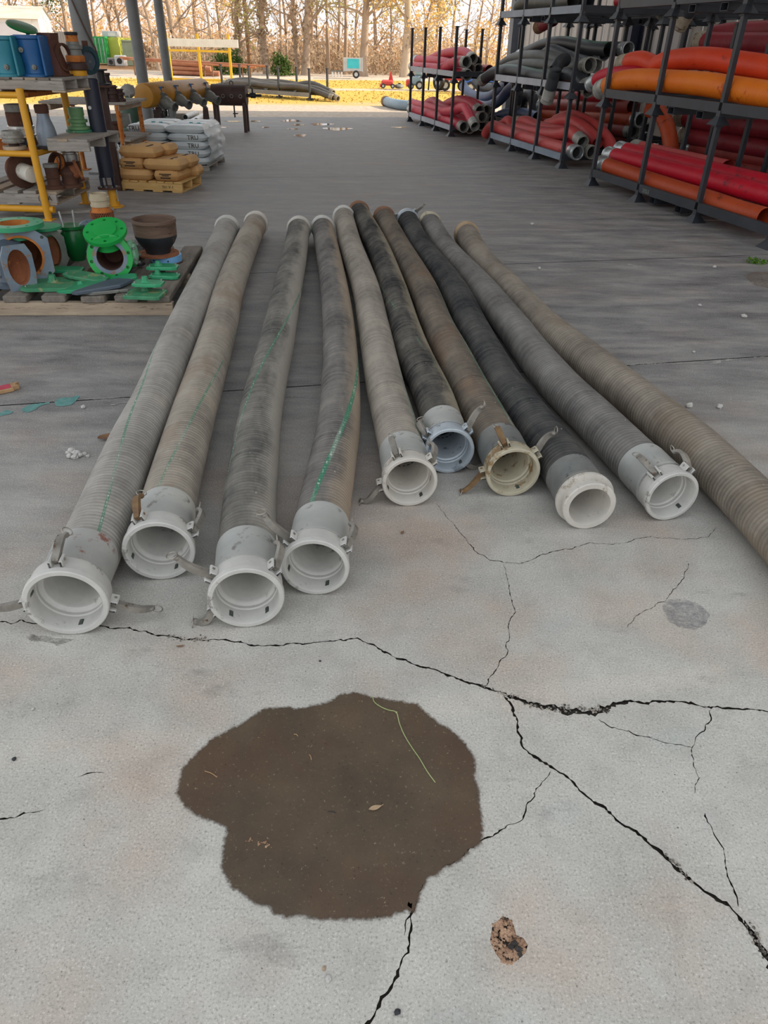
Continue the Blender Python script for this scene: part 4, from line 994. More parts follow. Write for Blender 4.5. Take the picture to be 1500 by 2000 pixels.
RUSTO = PM('orange_rust', '#b0652c', '#c97d38', 12, .85, 0, .6, '#7a4322', .58, 18)
SLATE = PM('slate_blue_casting', '#46525e', '#56626d', 5, .5, 0, .25, '#7a7467', .62, 9)
SLATEL = PM('blue_grey_flange_face', '#66788a', '#7f8c96', 8, .5, 0, .3, '#8a7058', .54, 12)
BLUE = PM('blue_paint', '#23588f', '#2b689f', 4, .4, 0, .15, '#8ba0ae', .68, 8)
TURQ = PM('turquoise_valve_paint', '#2f7f92', '#3b8fa0', 4, .4, 0, .15, '#3f7a4c', .64, 5)
LBLUE = PM('light_blue_paint', '#6aa3d6', '#7ab2e0', 5, .45, 0, .1, '#54606a', .68, 10)
NAVYP = PM('navy_pipe_paint', '#1d2332', '#262d3f', 4, .4, 0, .05)
YELP = PM('safety_yellow_paint', '#d99a1e', '#e2a52b', 4, .4, 0, .1, '#9a6a1c', .68, 10)
OCHRE = PM('ochre_tank_paint', '#a8741f', '#b98329', 4, .45, 0, .1, '#7d5418', .66, 8)
CHROME = PM('polished_fitting', '#b9bcbc', '#d6d8d6', 10, .25, .8, .05, '#6d675f', .64, 16)
DULL = PM('dull_grey_casting', '#6e6f6c', '#86867f', 9, .55, .2, .3, '#4f4b45', .6, 14)
BLKM = PM('black_metal', '#1b1b1d', '#29292b', 8, .5, .1, .1)
BRNM = PM('brown_iron', '#35241f', '#47302a', 6, .65, 0, .3, '#5b3c2f', .62, 12)
CREAM = PM('cream_camlock', '#b3a58a', '#c8bb9f', 8, .5, .1, .2, '#7d6a4d', .6, 12)
PLASTW = PM('white_can_paint', '#c9c5b8', '#dad6ca', 6, .5, 0, .1, '#9a8f78', .6, 8)

def ngon(R, n, a0=0.0): return [(R * math.cos(a0 + 2 * math.pi * k / n), R * math.sin(a0 + 2 * math.pi * k / n)) for k in range(n)]
def plate_with_holes(m, outer, inners, th, o, d, up=None):
    """flat plate with real holes; outer / inners are 2-D loops, thickness th backwards from the face at o"""
    d = unit(d)
    if up is None: e, u = frame(d)
    else: e = unit(np.cross(up, d)); u = np.cross(d, e)
    V = [Vector(p) for p in outer]; no = len(outer); ed = [(i, (i + 1) % no) for i in range(no)]; fc = []
    loops = [list(range(no))]
    for q in inners:
        k = len(V); V += [Vector(p) for p in q]; fc.append(tuple(range(k, k + len(q)))); loops.append(list(range(k, k + len(q))))
    fo = tuple(range(no))
    ov, _, of, orv, _, orf = geometry.delaunay_2d_cdt(V, ed, [fo] + fc, 1, 1e-7)
    keep = [f for f, k in zip(of, orf) if all(x == 0 for x in k) and k]
    P = [np.asarray(o) + e * p.x + u * p.y for p in ov]; n = len(P)
    F2 = []
    for f in keep:
        a, b, c = ov[f[0]], ov[f[1]], ov[f[2]]
        if (b - a).cross(c - a) < 0: f = f[::-1]
        F2.append(tuple(f)); F2.append(tuple(i + n for i in f[::-1]))
    inv = {}
    for i, src in enumerate(orv):
        for s in src: inv[s] = i
    for lp in loops:
        for i in range(len(lp)):
            a, b = inv[lp[i]], inv[lp[(i + 1) % len(lp)]]; F2.append((a, b, b + n, a + n))
    m.add(P + [p - d * th for p in P], F2)
def flange(m, o, d, R, r, th, nb=8, rh=.011, rbc=None, a0=.2):
    rbc = rbc or (R + r) / 2 + .008
    H_ = [[(rbc * math.cos(a0 + 6.28318 * k / nb) + x, rbc * math.sin(a0 + 6.28318 * k / nb) + y) for x, y in ngon(rh, 8)] for k in range(nb)]
    plate_with_holes(m, ngon(R, 36), [ngon(r, 28)] + H_, th, o, d)
def wood_pallet(name, loc, rz, w, dp, nb, lab, mats, bw=.12, th=.022, hs=.09, bot=3, group=None, over=.0, text=None):
    """stringers along local x, deck boards along y; z=0 at the floor"""
    T = thing(name, lab, 'pallet', loc, rz, group)
    zb = .018 if bot else 0
    if bot:
        for k in range(bot):
            m = M(); m.cbox((w * (.08 + .84 * k / (bot - 1)), dp / 2, .009), (.13, dp, .018), .003); m.build('bottom_board', mats[k % len(mats)], T, world=False, smooth=False)
    for y in (.02, dp / 2, dp - .02):
        m = M(); m.cbox((w / 2, y, zb + hs / 2), (w, .04, hs), .004); m.build('stringer', mats[0], T, world=False, smooth=False)
    for k in range(nb):
        x = bw / 2 + (w - bw) * k / (nb - 1); m = M()
        m.cbox((x + random.uniform(-.008, .008), dp / 2 + random.uniform(-.012, .012), zb + hs + th / 2 + random.uniform(-.001, .001)), (bw * random.uniform(.92, 1.05), dp + over, th), .003, rotz(random.uniform(-.012, .012)))
        m.build('deck_board', mats[(k * 7 + 1) % len(mats)], T, world=False, smooth=False)
    if text: text_mesh(text, .05, 'stamp_text', PM('black_stamp_ink', '#2b241c', None, 9, .9), T, Matrix.Translation((w * .80, -.0008, zb + hs * .32)) @ Matrix(((1, 0, 0, 0), (0, 0, -1, 0), (0, 1, 0, 0), (0, 0, 0, 1))))
    return T, zb + hs + th
# ---------------- pallet with valve parts
PX, PY, PYAW = -1.50, 4.83, math.radians(4)
def pal(x, y): c, s = math.cos(PYAW), math.sin(PYAW); return np.array([PX + c * x - s * y, PY + s * x + c * y])
T = thing('wooden_pallet', 'weathered grey dunnage pallet on the floor carrying green valve parts', 'pallet', (PX, PY, 0), PYAW)
for y in (.025, .72, 1.42):
    m = M(); m.cbox((-.83, y, .044), (1.70, .055, .088), .004); m.build('stringer', WOODT, T, world=False, smooth=False)
for x in (-1.56, -1.30, -1.03, -.775, -.52, -.29, -.075):
    m = M(); m.cbox((x + random.uniform(-.01, .01), .72, .111), (.155, 1.44 + random.uniform(-.03, .03), .046), .006, rotz(random.uniform(-.02, .02)))
    m.build('deck_board', WOODD, T, world=False, smooth=False)
PZ = .136
V3 = lambda x, y, z: np.array([x, y, z], float)
# bright green valve
c = V3(xat(198, 5.2, PZ + .155), 5.2, PZ + .155); d = unit((.22, -.97, .10))
T = thing('gate_valve', 'bright green flanged valve body with a round open mouth on the pallet', 'valve', (c[0], c[1] + .15, PZ), 0)
m = M(); flange(m, c, d, .155, .092, .028, 8, .012); m.build('mouth_flange', GRN, T, sharp=.5)
m = M(); m.lathe([(.118, .001), (.092, .001), (.090, -.01)], c, d, 28); m.build('gasket_face', SLATEL, T)
m = M(); m.lathe([(.091, .0), (.088, -.12), (.07, -.24), (0, -.26)], c, d, 28); m.build('bore', RUSTD, T)
m = M(); m.lathe([(.155, -.027), (.115, -.03), (.108, -.06), (.125, -.13), (.135, -.20), (.12, -.28), (.11, -.34)], c, d, 32); m.build('body', GRN, T)
tb = c - d * .17; tu = unit((.02, -.42, .91)); tc = tb + tu * .20; tb = tb + tu * .095
m = M(); m.lathe([(.112, 0), (.102, .03), (.102, .06), (.11, .092)], tb, tu, 30)
m.build('neck', GRN, T)
m = M(); flange(m, tc, tu, .150, .05, .026, 8, .012, .118); m.build('top_flange', GRN, T, sharp=.5)
m = M(); m.lathe([(.085, .001), (.083, .012), (.05, .016), (0, .016)], tc, tu, 24); m.build('top_cap', GRN, T)
rc = c - d * .15; rd = unit((1, .1, .1))
m = M(); m.lathe([(.06, .09), (.06, .135), (.088, .138), (.088, .16), (.06, .163), (.05, .175), (0, .178)], rc, rd, 22); m.build('side_cover', GRNP, T)
m = M()
for k in range(6):
    a = k * 1.047; e, u = frame(rd); m.cyl(rc + rd * .16 + (e * math.sin(a) + u * math.cos(a)) * .075, rc + rd * .185 + (e * math.sin(a) + u * math.cos(a)) * .075, .009, 6)
o = m.build('cover_bolt', CHROME, T, smooth=False); o['kind'] = 'stuff'
# dark green barrel body
c = V3(xat(136, 5.72, PZ), 5.72, PZ)
T = thing('valve_bonnet', 'deep green barrel shaped casting with two upright studs behind the bright green valve', 'valve part', c)
m = M(); m.lathe([(0, 0), (.055, 0), (.062, .02), (.085, .06), (.098, .12), (.097, .17), (.086, .215), (.078, .235), (.098, .238), (.098, .258), (.06, .26), (0, .25)], c, (0, 0, 1), 26); m.build('body', GRND, T)
for dx, h in ((-.045, .36), (.04, .37)): m = M(); m.cyl(c + (dx, -.03, .24), c + (dx * 1.25, -.03, h), .0075, 8); m.build('stud', CHROME, T)
m = M(); flange(m, c + V3(.13, .05, .16), unit((.75, -.62, .1)), .13, .07, .018, 8, .010); m.build('side_flange', SLATEL, T, sharp=.5)
# big green check valve
c = V3(xat(26, 5.05, .315), 5.05, .315); d = unit((.42, -.90, .06))
T = thing('check_valve', 'large green valve body at left with a wide rusty square mouth and round top flange', 'valve', (c[0], c[1] + .16, PZ))
oct_ = [(-.19, -.11), (-.11, -.175), (.11, -.175), (.19, -.11), (.19, .11), (.11, .175), (-.11, .175), (-.19, .11)]
H_ = [[(x + p, y + q) for p, q in ngon(.012, 8)] for x, y in ((-.155, -.12), (.155, -.12), (.155, .12), (-.155, .12))]
m = M(); plate_with_holes(m, oct_, [ngon(.142, 32)] + H_, .026, c, d); m.build('mouth_flange', SLATEL, T, smooth=False)
m = M(); m.lathe([(.141, .001), (.138, -.05), (.145, -.14), (.10, -.25), (0, -.27)], c, d, 30); m.build('bore', RUST, T)
m = M(); m.lathe([(.143, .003), (.128, .002), (.126, -.02)], c, d, 32); m.build('worn_seat', RUSTO, T)
m = M(); m.lathe([(.165, -.026), (.162, -.08), (.17, -.15), (.15, -.24), (.10, -.30), (0, -.31)], c, d, 32); m.build('body', GRN2, T)
b = c - d * .15
m = M(); m.lathe([(.12, .10), (.115, .15), (.13, .175)], V3(b[0], b[1], c[2]), (0, 0, 1), 28); m.build('neck', GRN2, T)
m = M(); flange(m, V3(b[0], b[1], c[2] + .20), (0, 0, 1), .19, .105, .03, 8, .012); m.build('top_flange', GRN2, T, sharp=.5)
m = M(); m.lathe([(.104, .199), (.10, .12), (0, .10)], V3(b[0], b[1], c[2]), (0, 0, 1), 24); m.build('top_bore', RUSTO, T)
m = M(); m.lathe([(.0, 0), (.17, 0), (.17, .025), (.13, .03), (.12, .06)], V3(b[0], b[1], PZ), (0, 0, 1), 28); m.build('foot_flange', GRN2, T)
# slate valve in front of it
c = V3(xat(21, 4.90, .285), 4.90, .285); d = unit((.66, -.75, .0))
T = thing('check_valve', 'small slate blue valve with a narrow rusty mouth at the pallet front left', 'valve', (c[0] - .08, c[1] + .09, PZ))
m = M(); plate_with_holes(m, [(-.085, -.15), (.085, -.15), (.10, -.05), (.10, .08), (.07, .145), (-.07, .145), (-.10, .08), (-.10, -.05)], [[(.07 * math.cos(a), .118 * math.sin(a)) for a in np.linspace(0, 6.2832, 25)[:-1]]], .02, c, d); m.build('mouth_flange', SLATEL, T, smooth=False)
m = M(); m.lathe([(.118, 0), (.112, -.06), (.06, -.10), (0, -.105)], c, d, 24, .6); m.build('bore', RUST, T)
m = M(); m.lathe([(.125, -.02), (.125, -.09), (.09, -.14), (0, -.15)], c, d, 24, .72); m.build('body', SLATE, T)
b = c - d * .20
m = M(); m.lathe([(0, 0), (.155, 0), (.155, .022), (.10, .03), (.085, .08), (.08, .22), (.07, .25), (.10, .255), (.10, .275), (.06, .29), (.03, .305), (0, .307)], V3(b[0], b[1], PZ), (0, 0, 1), 28); m.build('stem_body', SLATE, T)
# oval mouthed body
c = V3(xat(86, 5.42, .27), 5.42, .27); d = unit((.62, -.78, .0))
T = thing('check_valve', 'grey blue valve body with an oval rust streaked mouth beside the large green one', 'valve', (c[0] - .05, c[1] + .1, PZ))
m = M(); plate_with_holes(m, [(-.06, -.135), (.06, -.135), (.10, -.08), (.10, .09), (.06, .135), (-.06, .135), (-.10, .09), (-.10, -.08)], [[(.06 * math.cos(a), .115 * math.sin(a)) for a in np.linspace(0, 6.2832, 25)[:-1]]], .02, c, d); m.build('mouth_flange', DULL, T, smooth=False)
m = M(); m.lathe([(.116, 0), (.112, -.05), (.0, -.07)], c, d, 24, .53); m.build('bore', RUST, T)
m = M(); m.lathe([(.10, -.02), (.12, -.06), (.125, -.13), (.10, -.17)], c, d, 26); m.build('body', GRN2, T)
for k, (r, mt) in enumerate(((.135, SLATEL), (.15, SLATE), (.13, GRND))): m = M(); m.lathe([(.05, -.17 - k * .045), (r, -.17 - k * .045), (r, -.195 - k * .045), (.05, -.2 - k * .045)], c, d, 28); m.build('ring_flange', mt, T)
m = M(); m.lathe([(.06, .10), (.06, .14), (.115, .143), (.115, .163), (.05, .166), (0, .165)], V3(*(c - d * .08)), (0, 0, 1), 26); m.build('top_flange', GRN2, T)
# cover plates scattered on the deck
def cover(px, py, z, poly, th, mat, lab, rot=0, tilt=(0, 0), knob=None):
    p = gp(px, py, z); T = thing('cover_plate', lab, 'valve cover', p, 0, 'valve cover plates on the dunnage pallet')
    R_ = rotz(rot) @ rotx(tilt[0]) @ roty(tilt[1]); m = M()
    n = len(poly); q = [(x * .93, y * .93) for x, y in poly]
    V = np.array([(x, y, 0) for x, y in poly] + [(x, y, th * .7) for x, y in poly] + [(x, y, th) for x, y in q]) @ R_.T
    m.add(V, [tuple(range(n - 1, -1, -1)), tuple(range(2 * n, 3 * n))] + [(r * n + i, r * n + (i + 1) % n, r * n + n + (i + 1) % n, r * n + n + i) for r in (0, 1) for i in range(n)])
    m.build('plate', mat, T, world=False, smooth=False)
    if knob:
        for kx, ky, kr, kh in knob:
            m = M(); m.lathe([(kr * 1.5, th * .9), (kr, th + kh * .3), (kr * .8, th + kh), (0, th + kh * 1.1)], V3(*(R_ @ V3(kx, ky, 0))), R_ @ V3(0, 0, 1), 8); m.build('boss', mat, T, world=False, smooth=False)
        m = M()
        for kx, ky in ((poly[0][0] * .8, poly[0][1] * .8), (poly[n // 2][0] * .8, poly[n // 2][1] * .8)):
            o_ = R_ @ V3(kx, ky, th); m.cyl(o_, o_ + R_ @ V3(0, 0, .008), .008, 6)
        o_ = m.build('bolt_head', CHROME, T, world=False, smooth=False); o_['kind'] = 'stuff'
    return T
octp = lambda a, b, c=.4: [(-a, -b * c), (-a * c, -b), (a * c, -b), (a, -b * c), (a, b * c), (a * c, b), (-a * c, b), (-a, b * c)]
GRN3 = PM('faded_green_cover', '#377a57', '#4b936b', 9, .5, 0, .4, '#8a9468', .55, 12)
cover(97, 558, PZ + .004, octp(.17, .15, .75), .022, GRN3, 'large faded green cover plate in the front, with a peaked boss', .25, (0, .03), [(.02, .03, .03, .045)])
cover(162, 562, PZ + .006, octp(.18, .13, .6), .022, GRN2, 'shiny sea green cover plate right of the faded one', -.15, (.02, -.10), [(-.02, .02, .022, .02)])
cover(122, 529, PZ + .02, octp(.15, .05, .8), .02, GRN2, 'narrow green cover seen edge on below the oval valve', .05, (.05, 0))
cover(168, 542, PZ + .035, octp(.16, .06, .6), .02, GRN3, 'scuffed green cover leaning in front of the bright valve', -.22, (.1, .08), [(.03, 0, .012, .01)])
cover(208, 562, PZ + .03, [(-.21, -.09), (-.17, -.11), (.10, -.02), (.17, .09), (.06, .13), (-.02, .10)], .022, SLATE, 'pointed slate coloured cover plate in the middle of the deck', .12, (.06, -.06))
cover(228, 569, PZ + .004, [(-.21, -.05), (-.15, -.08), (.08, -.02), (.15, .06), (.08, .09), (-.05, .04)], .02, DULL, 'dull grey cover plate under the pointed slate one', .18)
cover(243, 546, PZ + .03, octp(.09, .05, .6), .02, GRN2, 'small green cover plate just right of the slate one', .3, (.1, -.1))
cover(238, 524, PZ + .03, octp(.11, .03, .7), .025, GRN, 'bright green clamp arm lying beside the bright green valve', .45, (0, -.12))
cover(262, 517, PZ + .02, octp(.08, .035, .7), .018, BLKM, 'black bracket lying near the blue ring', -.2)
cover(284, 577, PZ + .004, octp(.125, .10, .85), .022, GRN3, 'scuffed square green cover at the front right of the deck', -.05, (0, 0), [(-.01, .05, .024, .05)])
cover(290, 556, PZ + .065, octp(.10, .065, .7), .02, GRN2, 'green cover with a peaked knob resting on the scuffed square one', -.03, (0, 0), [(-.02, 0, .024, .035)])
cover(322, 541, PZ + .006, octp(.105, .06, .7), .022, GRN2, 'green cover plate at the right deck board, lower of two', .0, (0, .03), [(-.05, 0, .02, .03)])
cover(318, 524, PZ + .05, octp(.11, .06, .7), .022, GRN2, 'green cover plate with a knob just below the blue ring', .05, (0, 0), [(-.03, 0, .022, .03)])
cover(205, 530, PZ + .006, octp(.12, .05, .7), .018, RUSTD, 'rusty plate below the mouth of the bright green valve', .1)
# bowl on a rusty flange on a blue ring
c = gp(326, 511, PZ)
T = thing('pipe_ring', 'light blue short pipe ring at the back right of the pallet', 'pipe ring', c)
m = M(); m.lathe([(.10, 0), (.118, 0), (.118, .055), (.10, .055), (.10, 0)], c, (0, 0, 1), 32); m.build('ring_wall', LBLUE, T)
m = M(); m.lathe([(.118, .0), (.124, .0), (.124, .008), (.118, .01)], c, (0, 0, 1), 32); m.build('lower_rim', RUSTD, T)
m = M()
for a in (-2.2, -1.9, -1.2): m.cyl(c + V3(.116 * math.cos(a), .116 * math.sin(a), .03), c + V3(.122 * math.cos(a), .122 * math.sin(a), .03), .006, 8)
o = m.build('rivet', BLKM, T); o['kind'] = 'stuff'
b = V3(c[0] - .055, c[1] - .0, PZ + .056)
T = thing('pipe_reducer', 'bowl shaped pipe reducer, brown above and black below, on a rusty flange', 'pipe fitting', b)
m = M(); flange(m, b + V3(0, 0, .014), (0, 0, 1), .155, .06, .014, 8, .012); m.build('base_flange', RUST, T, sharp=.5)
m = M(); m.lathe([(.092, .014), (.10, .045), (.135, .09), (.156, .13), (.158, .15)], b, (0, 0, 1), 40); m.build('lower_bowl', PM('charred_black_metal', '#1d2024', '#2d3137', 5, .55, 0, .2, '#5f5148', .64, 7), T)
m = M(); m.lathe([(.158, .149), (.160, .20), (.162, .235), (.166, .24), (.164, .262), (.157, .262), (.15, .2), (.14, .12), (.09, .04), (0, .03)], b, (0, 0, 1), 40); m.build('upper_bowl', PM('brown_scaled_metal', '#5f4a40', '#77604f', 6, .7, 0, .3, '#4a3a34', .58, 10, (1, 1, 6)), T)
p = gp(278, 497, PZ); T = thing('iron_block', 'dark worn iron block standing behind the bowl', 'scrap metal', p)
m = M(); m.cbox((0, .04, .05), (.14, .16, .10), .02, rotz(.3)); m.build('block', DULL, T, world=False); m = M(); m.cyl((0, -.03, .05), (0, -.05, .05), .03, 12); m.build('lug', DULL, T, world=False)

# ---------------- yellow shelf
YX, YY = -3.55, 7.80
T = thing('steel_shelf', 'yellow tubular steel shelf with mesh decks holding fittings', 'shelf', (YX, YY, 0), math.radians(-3))
for x, y in ((0, 0), (0, .92), (-1.7, 0), (-1.7, .92)):
    m = M(); m.cyl((x, y, 0), (x, y, 1.17), .036, 16); m.lathe([(.036, 0), (.03, .008), (0, .010)], (x, y, 1.17), (0, 0, 1), 16); m.box((x, y, .005), (.11, .11, .01)); m.build('post', YELP, T, world=False)
for z in (1.12, .615):
    for y in (0, .92): m = M(); m.cyl((-1.7, y, z), (0, y, z), .028, 14); m.build('rail', YELP, T, world=False)
    for x in (-1.7, 0): m = M(); m.cyl((x, 0, z), (x, .92, z), .026, 14); m.build('side_rail', RUSTO if z > 1 else YELP, T, world=False)
m = M(); m.cyl((-1.7, .02, .10), (.07, .02, .10), .033, 14); m.build('rail', YELP, T, world=False)
for z in (1.14, .635):
    m = M()
    for k in range(-20, 40):
        for sg in (-1, 1):
            x0 = -1.7 + k * .05; a = V3(x0, .01, z); b = V3(x0 + sg * .5, .91, z)
            t0 = 0; t1 = 1
            def clip(p, q):
                L = [0.0, 1.0]; dx = q[0] - p[0]
                for lim, s_ in ((-1.69, 1), (-.01, -1)):
                    f = (lim - p[0]) / dx
                    if (dx * s_) > 0: L[0] = max(L[0], f)
                    else: L[1] = min(L[1], f)
                return L
            L = clip(a, b)
            if L[1] - L[0] > .02: m.tube([a + (b - a) * L[0], a + (b - a) * L[1]], .005, 4)
    o = m.build('mesh_deck', RUSTO, T, world=False, smooth=False); o['kind'] = 'stuff'
# pallets on the shelf
wood_pallet('wooden_pallet', (xat(-40, 7.9, 1.2), 7.86, 1.146), math.radians(-2), .74, .62, 6, 'pallet on the top mesh deck carrying the blue valves', [WOODG, WOODT, WOODD], .11, .02, .08, 2)
wood_pallet('wooden_pallet', (-3.42, 7.84, .642), math.radians(-1), .42, .88, 4, 'pallet with grey planks on the middle deck at the right end', [WOODG, WOODG, WOODT], .11, .025, .085, 0)
wood_pallet('wooden_pallet', (-4.35, 7.82, .14), math.radians(0), .92, .95, 5, 'big grey pallet on the bottom of the yellow shelf', [WOODG, WOODG, WOODT], .14, .028, .085, 3)
for ch in bpy.data.objects:
    if ch.get('label', '').startswith('big grey pallet'): text_mesh('(D-A', .07, 'stamp_text', PM('black_stamp_ink', '#2b241c', None, 9, .9), ch, Matrix.Translation((.80, -.0008, .042)) @ Matrix(((1, 0, 0, 0), (0, 0, -1, 0), (0, 1, 0, 0), (0, 0, 0, 1))))
def fitting(name, lab, cat, px, Y, z, stack, group=None, d=(0, 0, 1), seg=26, lift=0):
    """stack of coaxial turned parts: (part name, material, profile)"""
    c = V3(xat(px, Y, z + .1), Y, z); T = thing(name, lab, cat, c, 0, group); q = c + V3(0, 0, lift)
    for nm, mt, prof in stack:
        m = M(); m.lathe(prof, q, d, seg); m.build(nm, mt, T)
    return T, q
ZT = 1.146 + .018 + .08 + .02
# blue valves
for px, Y, mt, lab, hh in ((-8, 8.02, TURQ, 'turquoise valve housing at the frame edge on the top pallet', .33), (46, 8.12, BLUE, 'blue valve housing with a worn white edge on the top pallet', .34)):
    c = V3(xat(px, Y, ZT + .15), Y, ZT); T = thing('valve_housing', lab, 'valve', c)
    m = M(); m.lathe([(0, 0), (.135, 0), (.135, .02), (.10, .03), (.098, .10), (.115, .20), (.125, hh - .04), (.14, hh - .03), (.14, hh), (.08, hh), (0, hh - .02)], c, (0, 0, 1), 30); m.build('body', mt, T)
    for sg in (-1, 1): m = M(); m.cbox(c + V3(sg * .128, 0, hh / 2), (.022, .20, hh * .96), .006); m.build('side_plate', mt, T, smooth=False)
    for dx, dz in ((-.05, .22), (.04, .08)):
        m = M(); m.cyl(c + V3(dx, -.10, dz), c + V3(dx, -.128, dz), .022, 12); m.cyl(c + V3(dx, -.125, dz), c + V3(dx, -.14, dz), .012, 6); m.build('boss', DULL, T)
c = V3(xat(24, 8.1, ZT + .37), 8.1, ZT + .345); T = thing('lid', 'dark green round lid tilted on top of the blue valves', 'lid', c)
R_ = roty(.33) @ rotx(.15); m = M(); m.lathe([(0, 0), (.13, 0), (.14, .012), (.13, .024), (.03, .03), (0, .03)], V3(0, 0, .045), R_ @ V3(0, 0, 1), 30); m.build('disc', GRND, T, world=False); m = M(); m.cyl((.06, 0, 0), (.05, 0, .03), .03, 10); m.build('hinge', GRND, T, world=False)
# brown saddle casting
c = V3(xat(84, 8.3, ZT + .15), 8.3, ZT); T = thing('pipe_saddle', 'tall brown curved casting with a flared foot beside the blue valve', 'casting', c)
prof = [(-.075, .36), (-.075, .22), (-.06, .10), (-.085, .03), (-.11, .0), (.11, .0), (.10, .03), (.085, .12), (.055, .22), (.05, .30), (.06, .36)]
n = len(prof); m = M(); m.add([(x, -.10, z) for x, z in prof] + [(x, .10, z) for x, z in prof], [tuple(range(n)), tuple(range(2 * n - 1, n - 1, -1))] + [(i, i + n, (i + 1) % n + n, (i + 1) % n) for i in range(n)]); m.build('web', PM('brown_saddle', '#54302a', '#5f3a2f', 4, .6, 0, .2, '#8a4a2c', .62, 6), T, world=False, smooth=False)
m = M(); m.cbox((0, 0, .008), (.26, .24, .016), .004); m.build('foot', RUSTD, T, world=False, smooth=False)
m = M(); m.lathe([(.10, .0), (.12, 0), (.12, .03), (.10, .03), (.10, 0)], V3(.085, .03, .16), (1, -.2, 0), 24); m.build('side_ring', RUSTD, T, world=False)
fitting('pipe_coupling', 'stacked rusty fitting with an orange band and yellow base on the top pallet', 'pipe fitting', 130, 8.5, ZT, [
    ('base', YELP, [(0, 0), (.085, 0), (.088, .01), (.088, .045), (.08, .05)]), ('clamp', BRNM, [(.07, .048), (.112, .055), (.115, .10), (.105, .115), (.09, .12)]),
    ('band', RUSTO, [(.088, .118), (.092, .125), (.092, .17), (.085, .175)]), ('sleeve', DULL, [(.08, .174), (.072, .19), (.072, .225), (.085, .23), (.085, .26), (.066, .266), (.064, .29)]),
    ('cap', RUSTO, [(.063, .288), (.058, .30), (.058, .345), (.06, .35), (.04, .352)]), ('lid', BLKM, [(.062, .345), (.066, .355), (.064, .372), (0, .374)])])
c = V3(xat(152, 8.66, ZT + .13), 8.66, ZT); T = thing('valve_ring', 'dark teal butterfly valve ring standing on edge behind the rusty fitting', 'valve', c)
dd = unit((.85, -.5, .0)); m = M(); m.lathe([(.085, -.03), (.125, -.03), (.13, 0), (.125, .03), (.085, .03), (.085, -.03)], c + V3(0, 0, .13), dd, 30); m.build('ring', PM('dark_teal_paint', '#1f3c45', '#2b4c55', 5, .45, 0, .1), T)
m = M(); m.lathe([(.084, .005), (0, .008)], c + V3(0, 0, .13), dd, 24); m.build('disc', SLATE, T); m = M(); m.cyl(c + V3(0, 0, .25), c + V3(0, 0, .30), .03, 12); m.build('stem', RUSTD, T)
# middle deck
ZM = .642
fitting('cam_fitting', 'large brown and chrome coupling stack at the left of the middle deck', 'pipe fitting', 26, 8.25, ZM, [
    ('base', NAVYP, [(0, 0), (.125, 0), (.125, .07), (.12, .075)]), ('chrome_band', CHROME, [(.118, .074), (.13, .08), (.13, .10), (.12, .105), (.12, .15), (.13, .155), (.13, .18), (.118, .185)]),
    ('sleeve', RUSTD, [(.116, .184), (.12, .19), (.12, .30), (.112, .305)]), ('top_ring', DULL, [(.11, .304), (.118, .31), (.118, .37), (.10, .375), (.09, .37), (.09, .32), (0, .31)])])
fitting('cam_fitting', 'dull silver coupling with an open mouth on a tan flange at the left edge', 'pipe fitting', 6, 7.93, ZM, [
    ('base_flange', WOODT, [(0, 0), (.11, 0), (.11, .03), (.03, .032)]), ('studs', BRNM, [(.05, .03), (.05, .06)]), ('ring', COUPG, [(.07, .058), (.10, .06), (.105, .075), (.095, .085), (.095, .10), (.108, .105), (.108, .13), (.095, .14), (.09, .16), (.085, .165), (.078, .16), (.075, .12)]), ('bore', RUSTD, [(.077, .15), (.07, .11), (0, .10)])])
fitting('pipe_reducer', 'grey bottle shaped reducer standing on the middle deck', 'pipe fitting', 74, 8.1, ZM, [
    ('base_flange', BLKM, [(0, 0), (.135, 0), (.135, .022), (.09, .026)]), ('bottle', PM('grey_bottle_metal', '#7d8894', '#929ca6', 6, .45, .3, .1, '#c9cfd4', .68, 8), [(.095, .025), (.098, .05), (.095, .13), (.085, .19), (.065, .25), (.055, .29), (.053, .31)]), ('cap', RUSTD, [(.052, .308), (.066, .312), (.068, .37), (.06, .385), (.0, .388)])])
fitting('flange_stack', 'stack of green flanges with a pipe stub on the plank pallet', 'pipe fitting', 133, 8.5, ZM + .112, [
    ('lower_flange', GRN3, [(0, 0), (.135, 0), (.135, .02), (.10, .024)]), ('middle_flange', PM('olive_green_paint', '#5f8a5c', '#6f9a68', 6, .5, 0, .2), [(.10, .022), (.115, .026), (.115, .05), (.08, .055), (.078, .085), (.10, .09), (.10, .115), (.075, .12)]), ('stub', PM('olive_green_paint', '#5f8a5c'), [(.074, .118), (.072, .15), (.078, .152), (.078, .225), (.06, .228), (0, .22)])])
fitting('cam_fitting', 'small grey coupling at the right end of the plank pallet', 'pipe fitting', 168, 8.62, ZM + .112, [
    ('flange', DULL, [(0, 0), (.10, 0), (.10, .012), (.06, .015)]), ('sleeve', COUPG, [(.058, .014), (.056, .05), (.064, .055), (.064, .08), (.056, .085), (.058, .115), (.05, .116), (.048, .06), (0, .05)])])
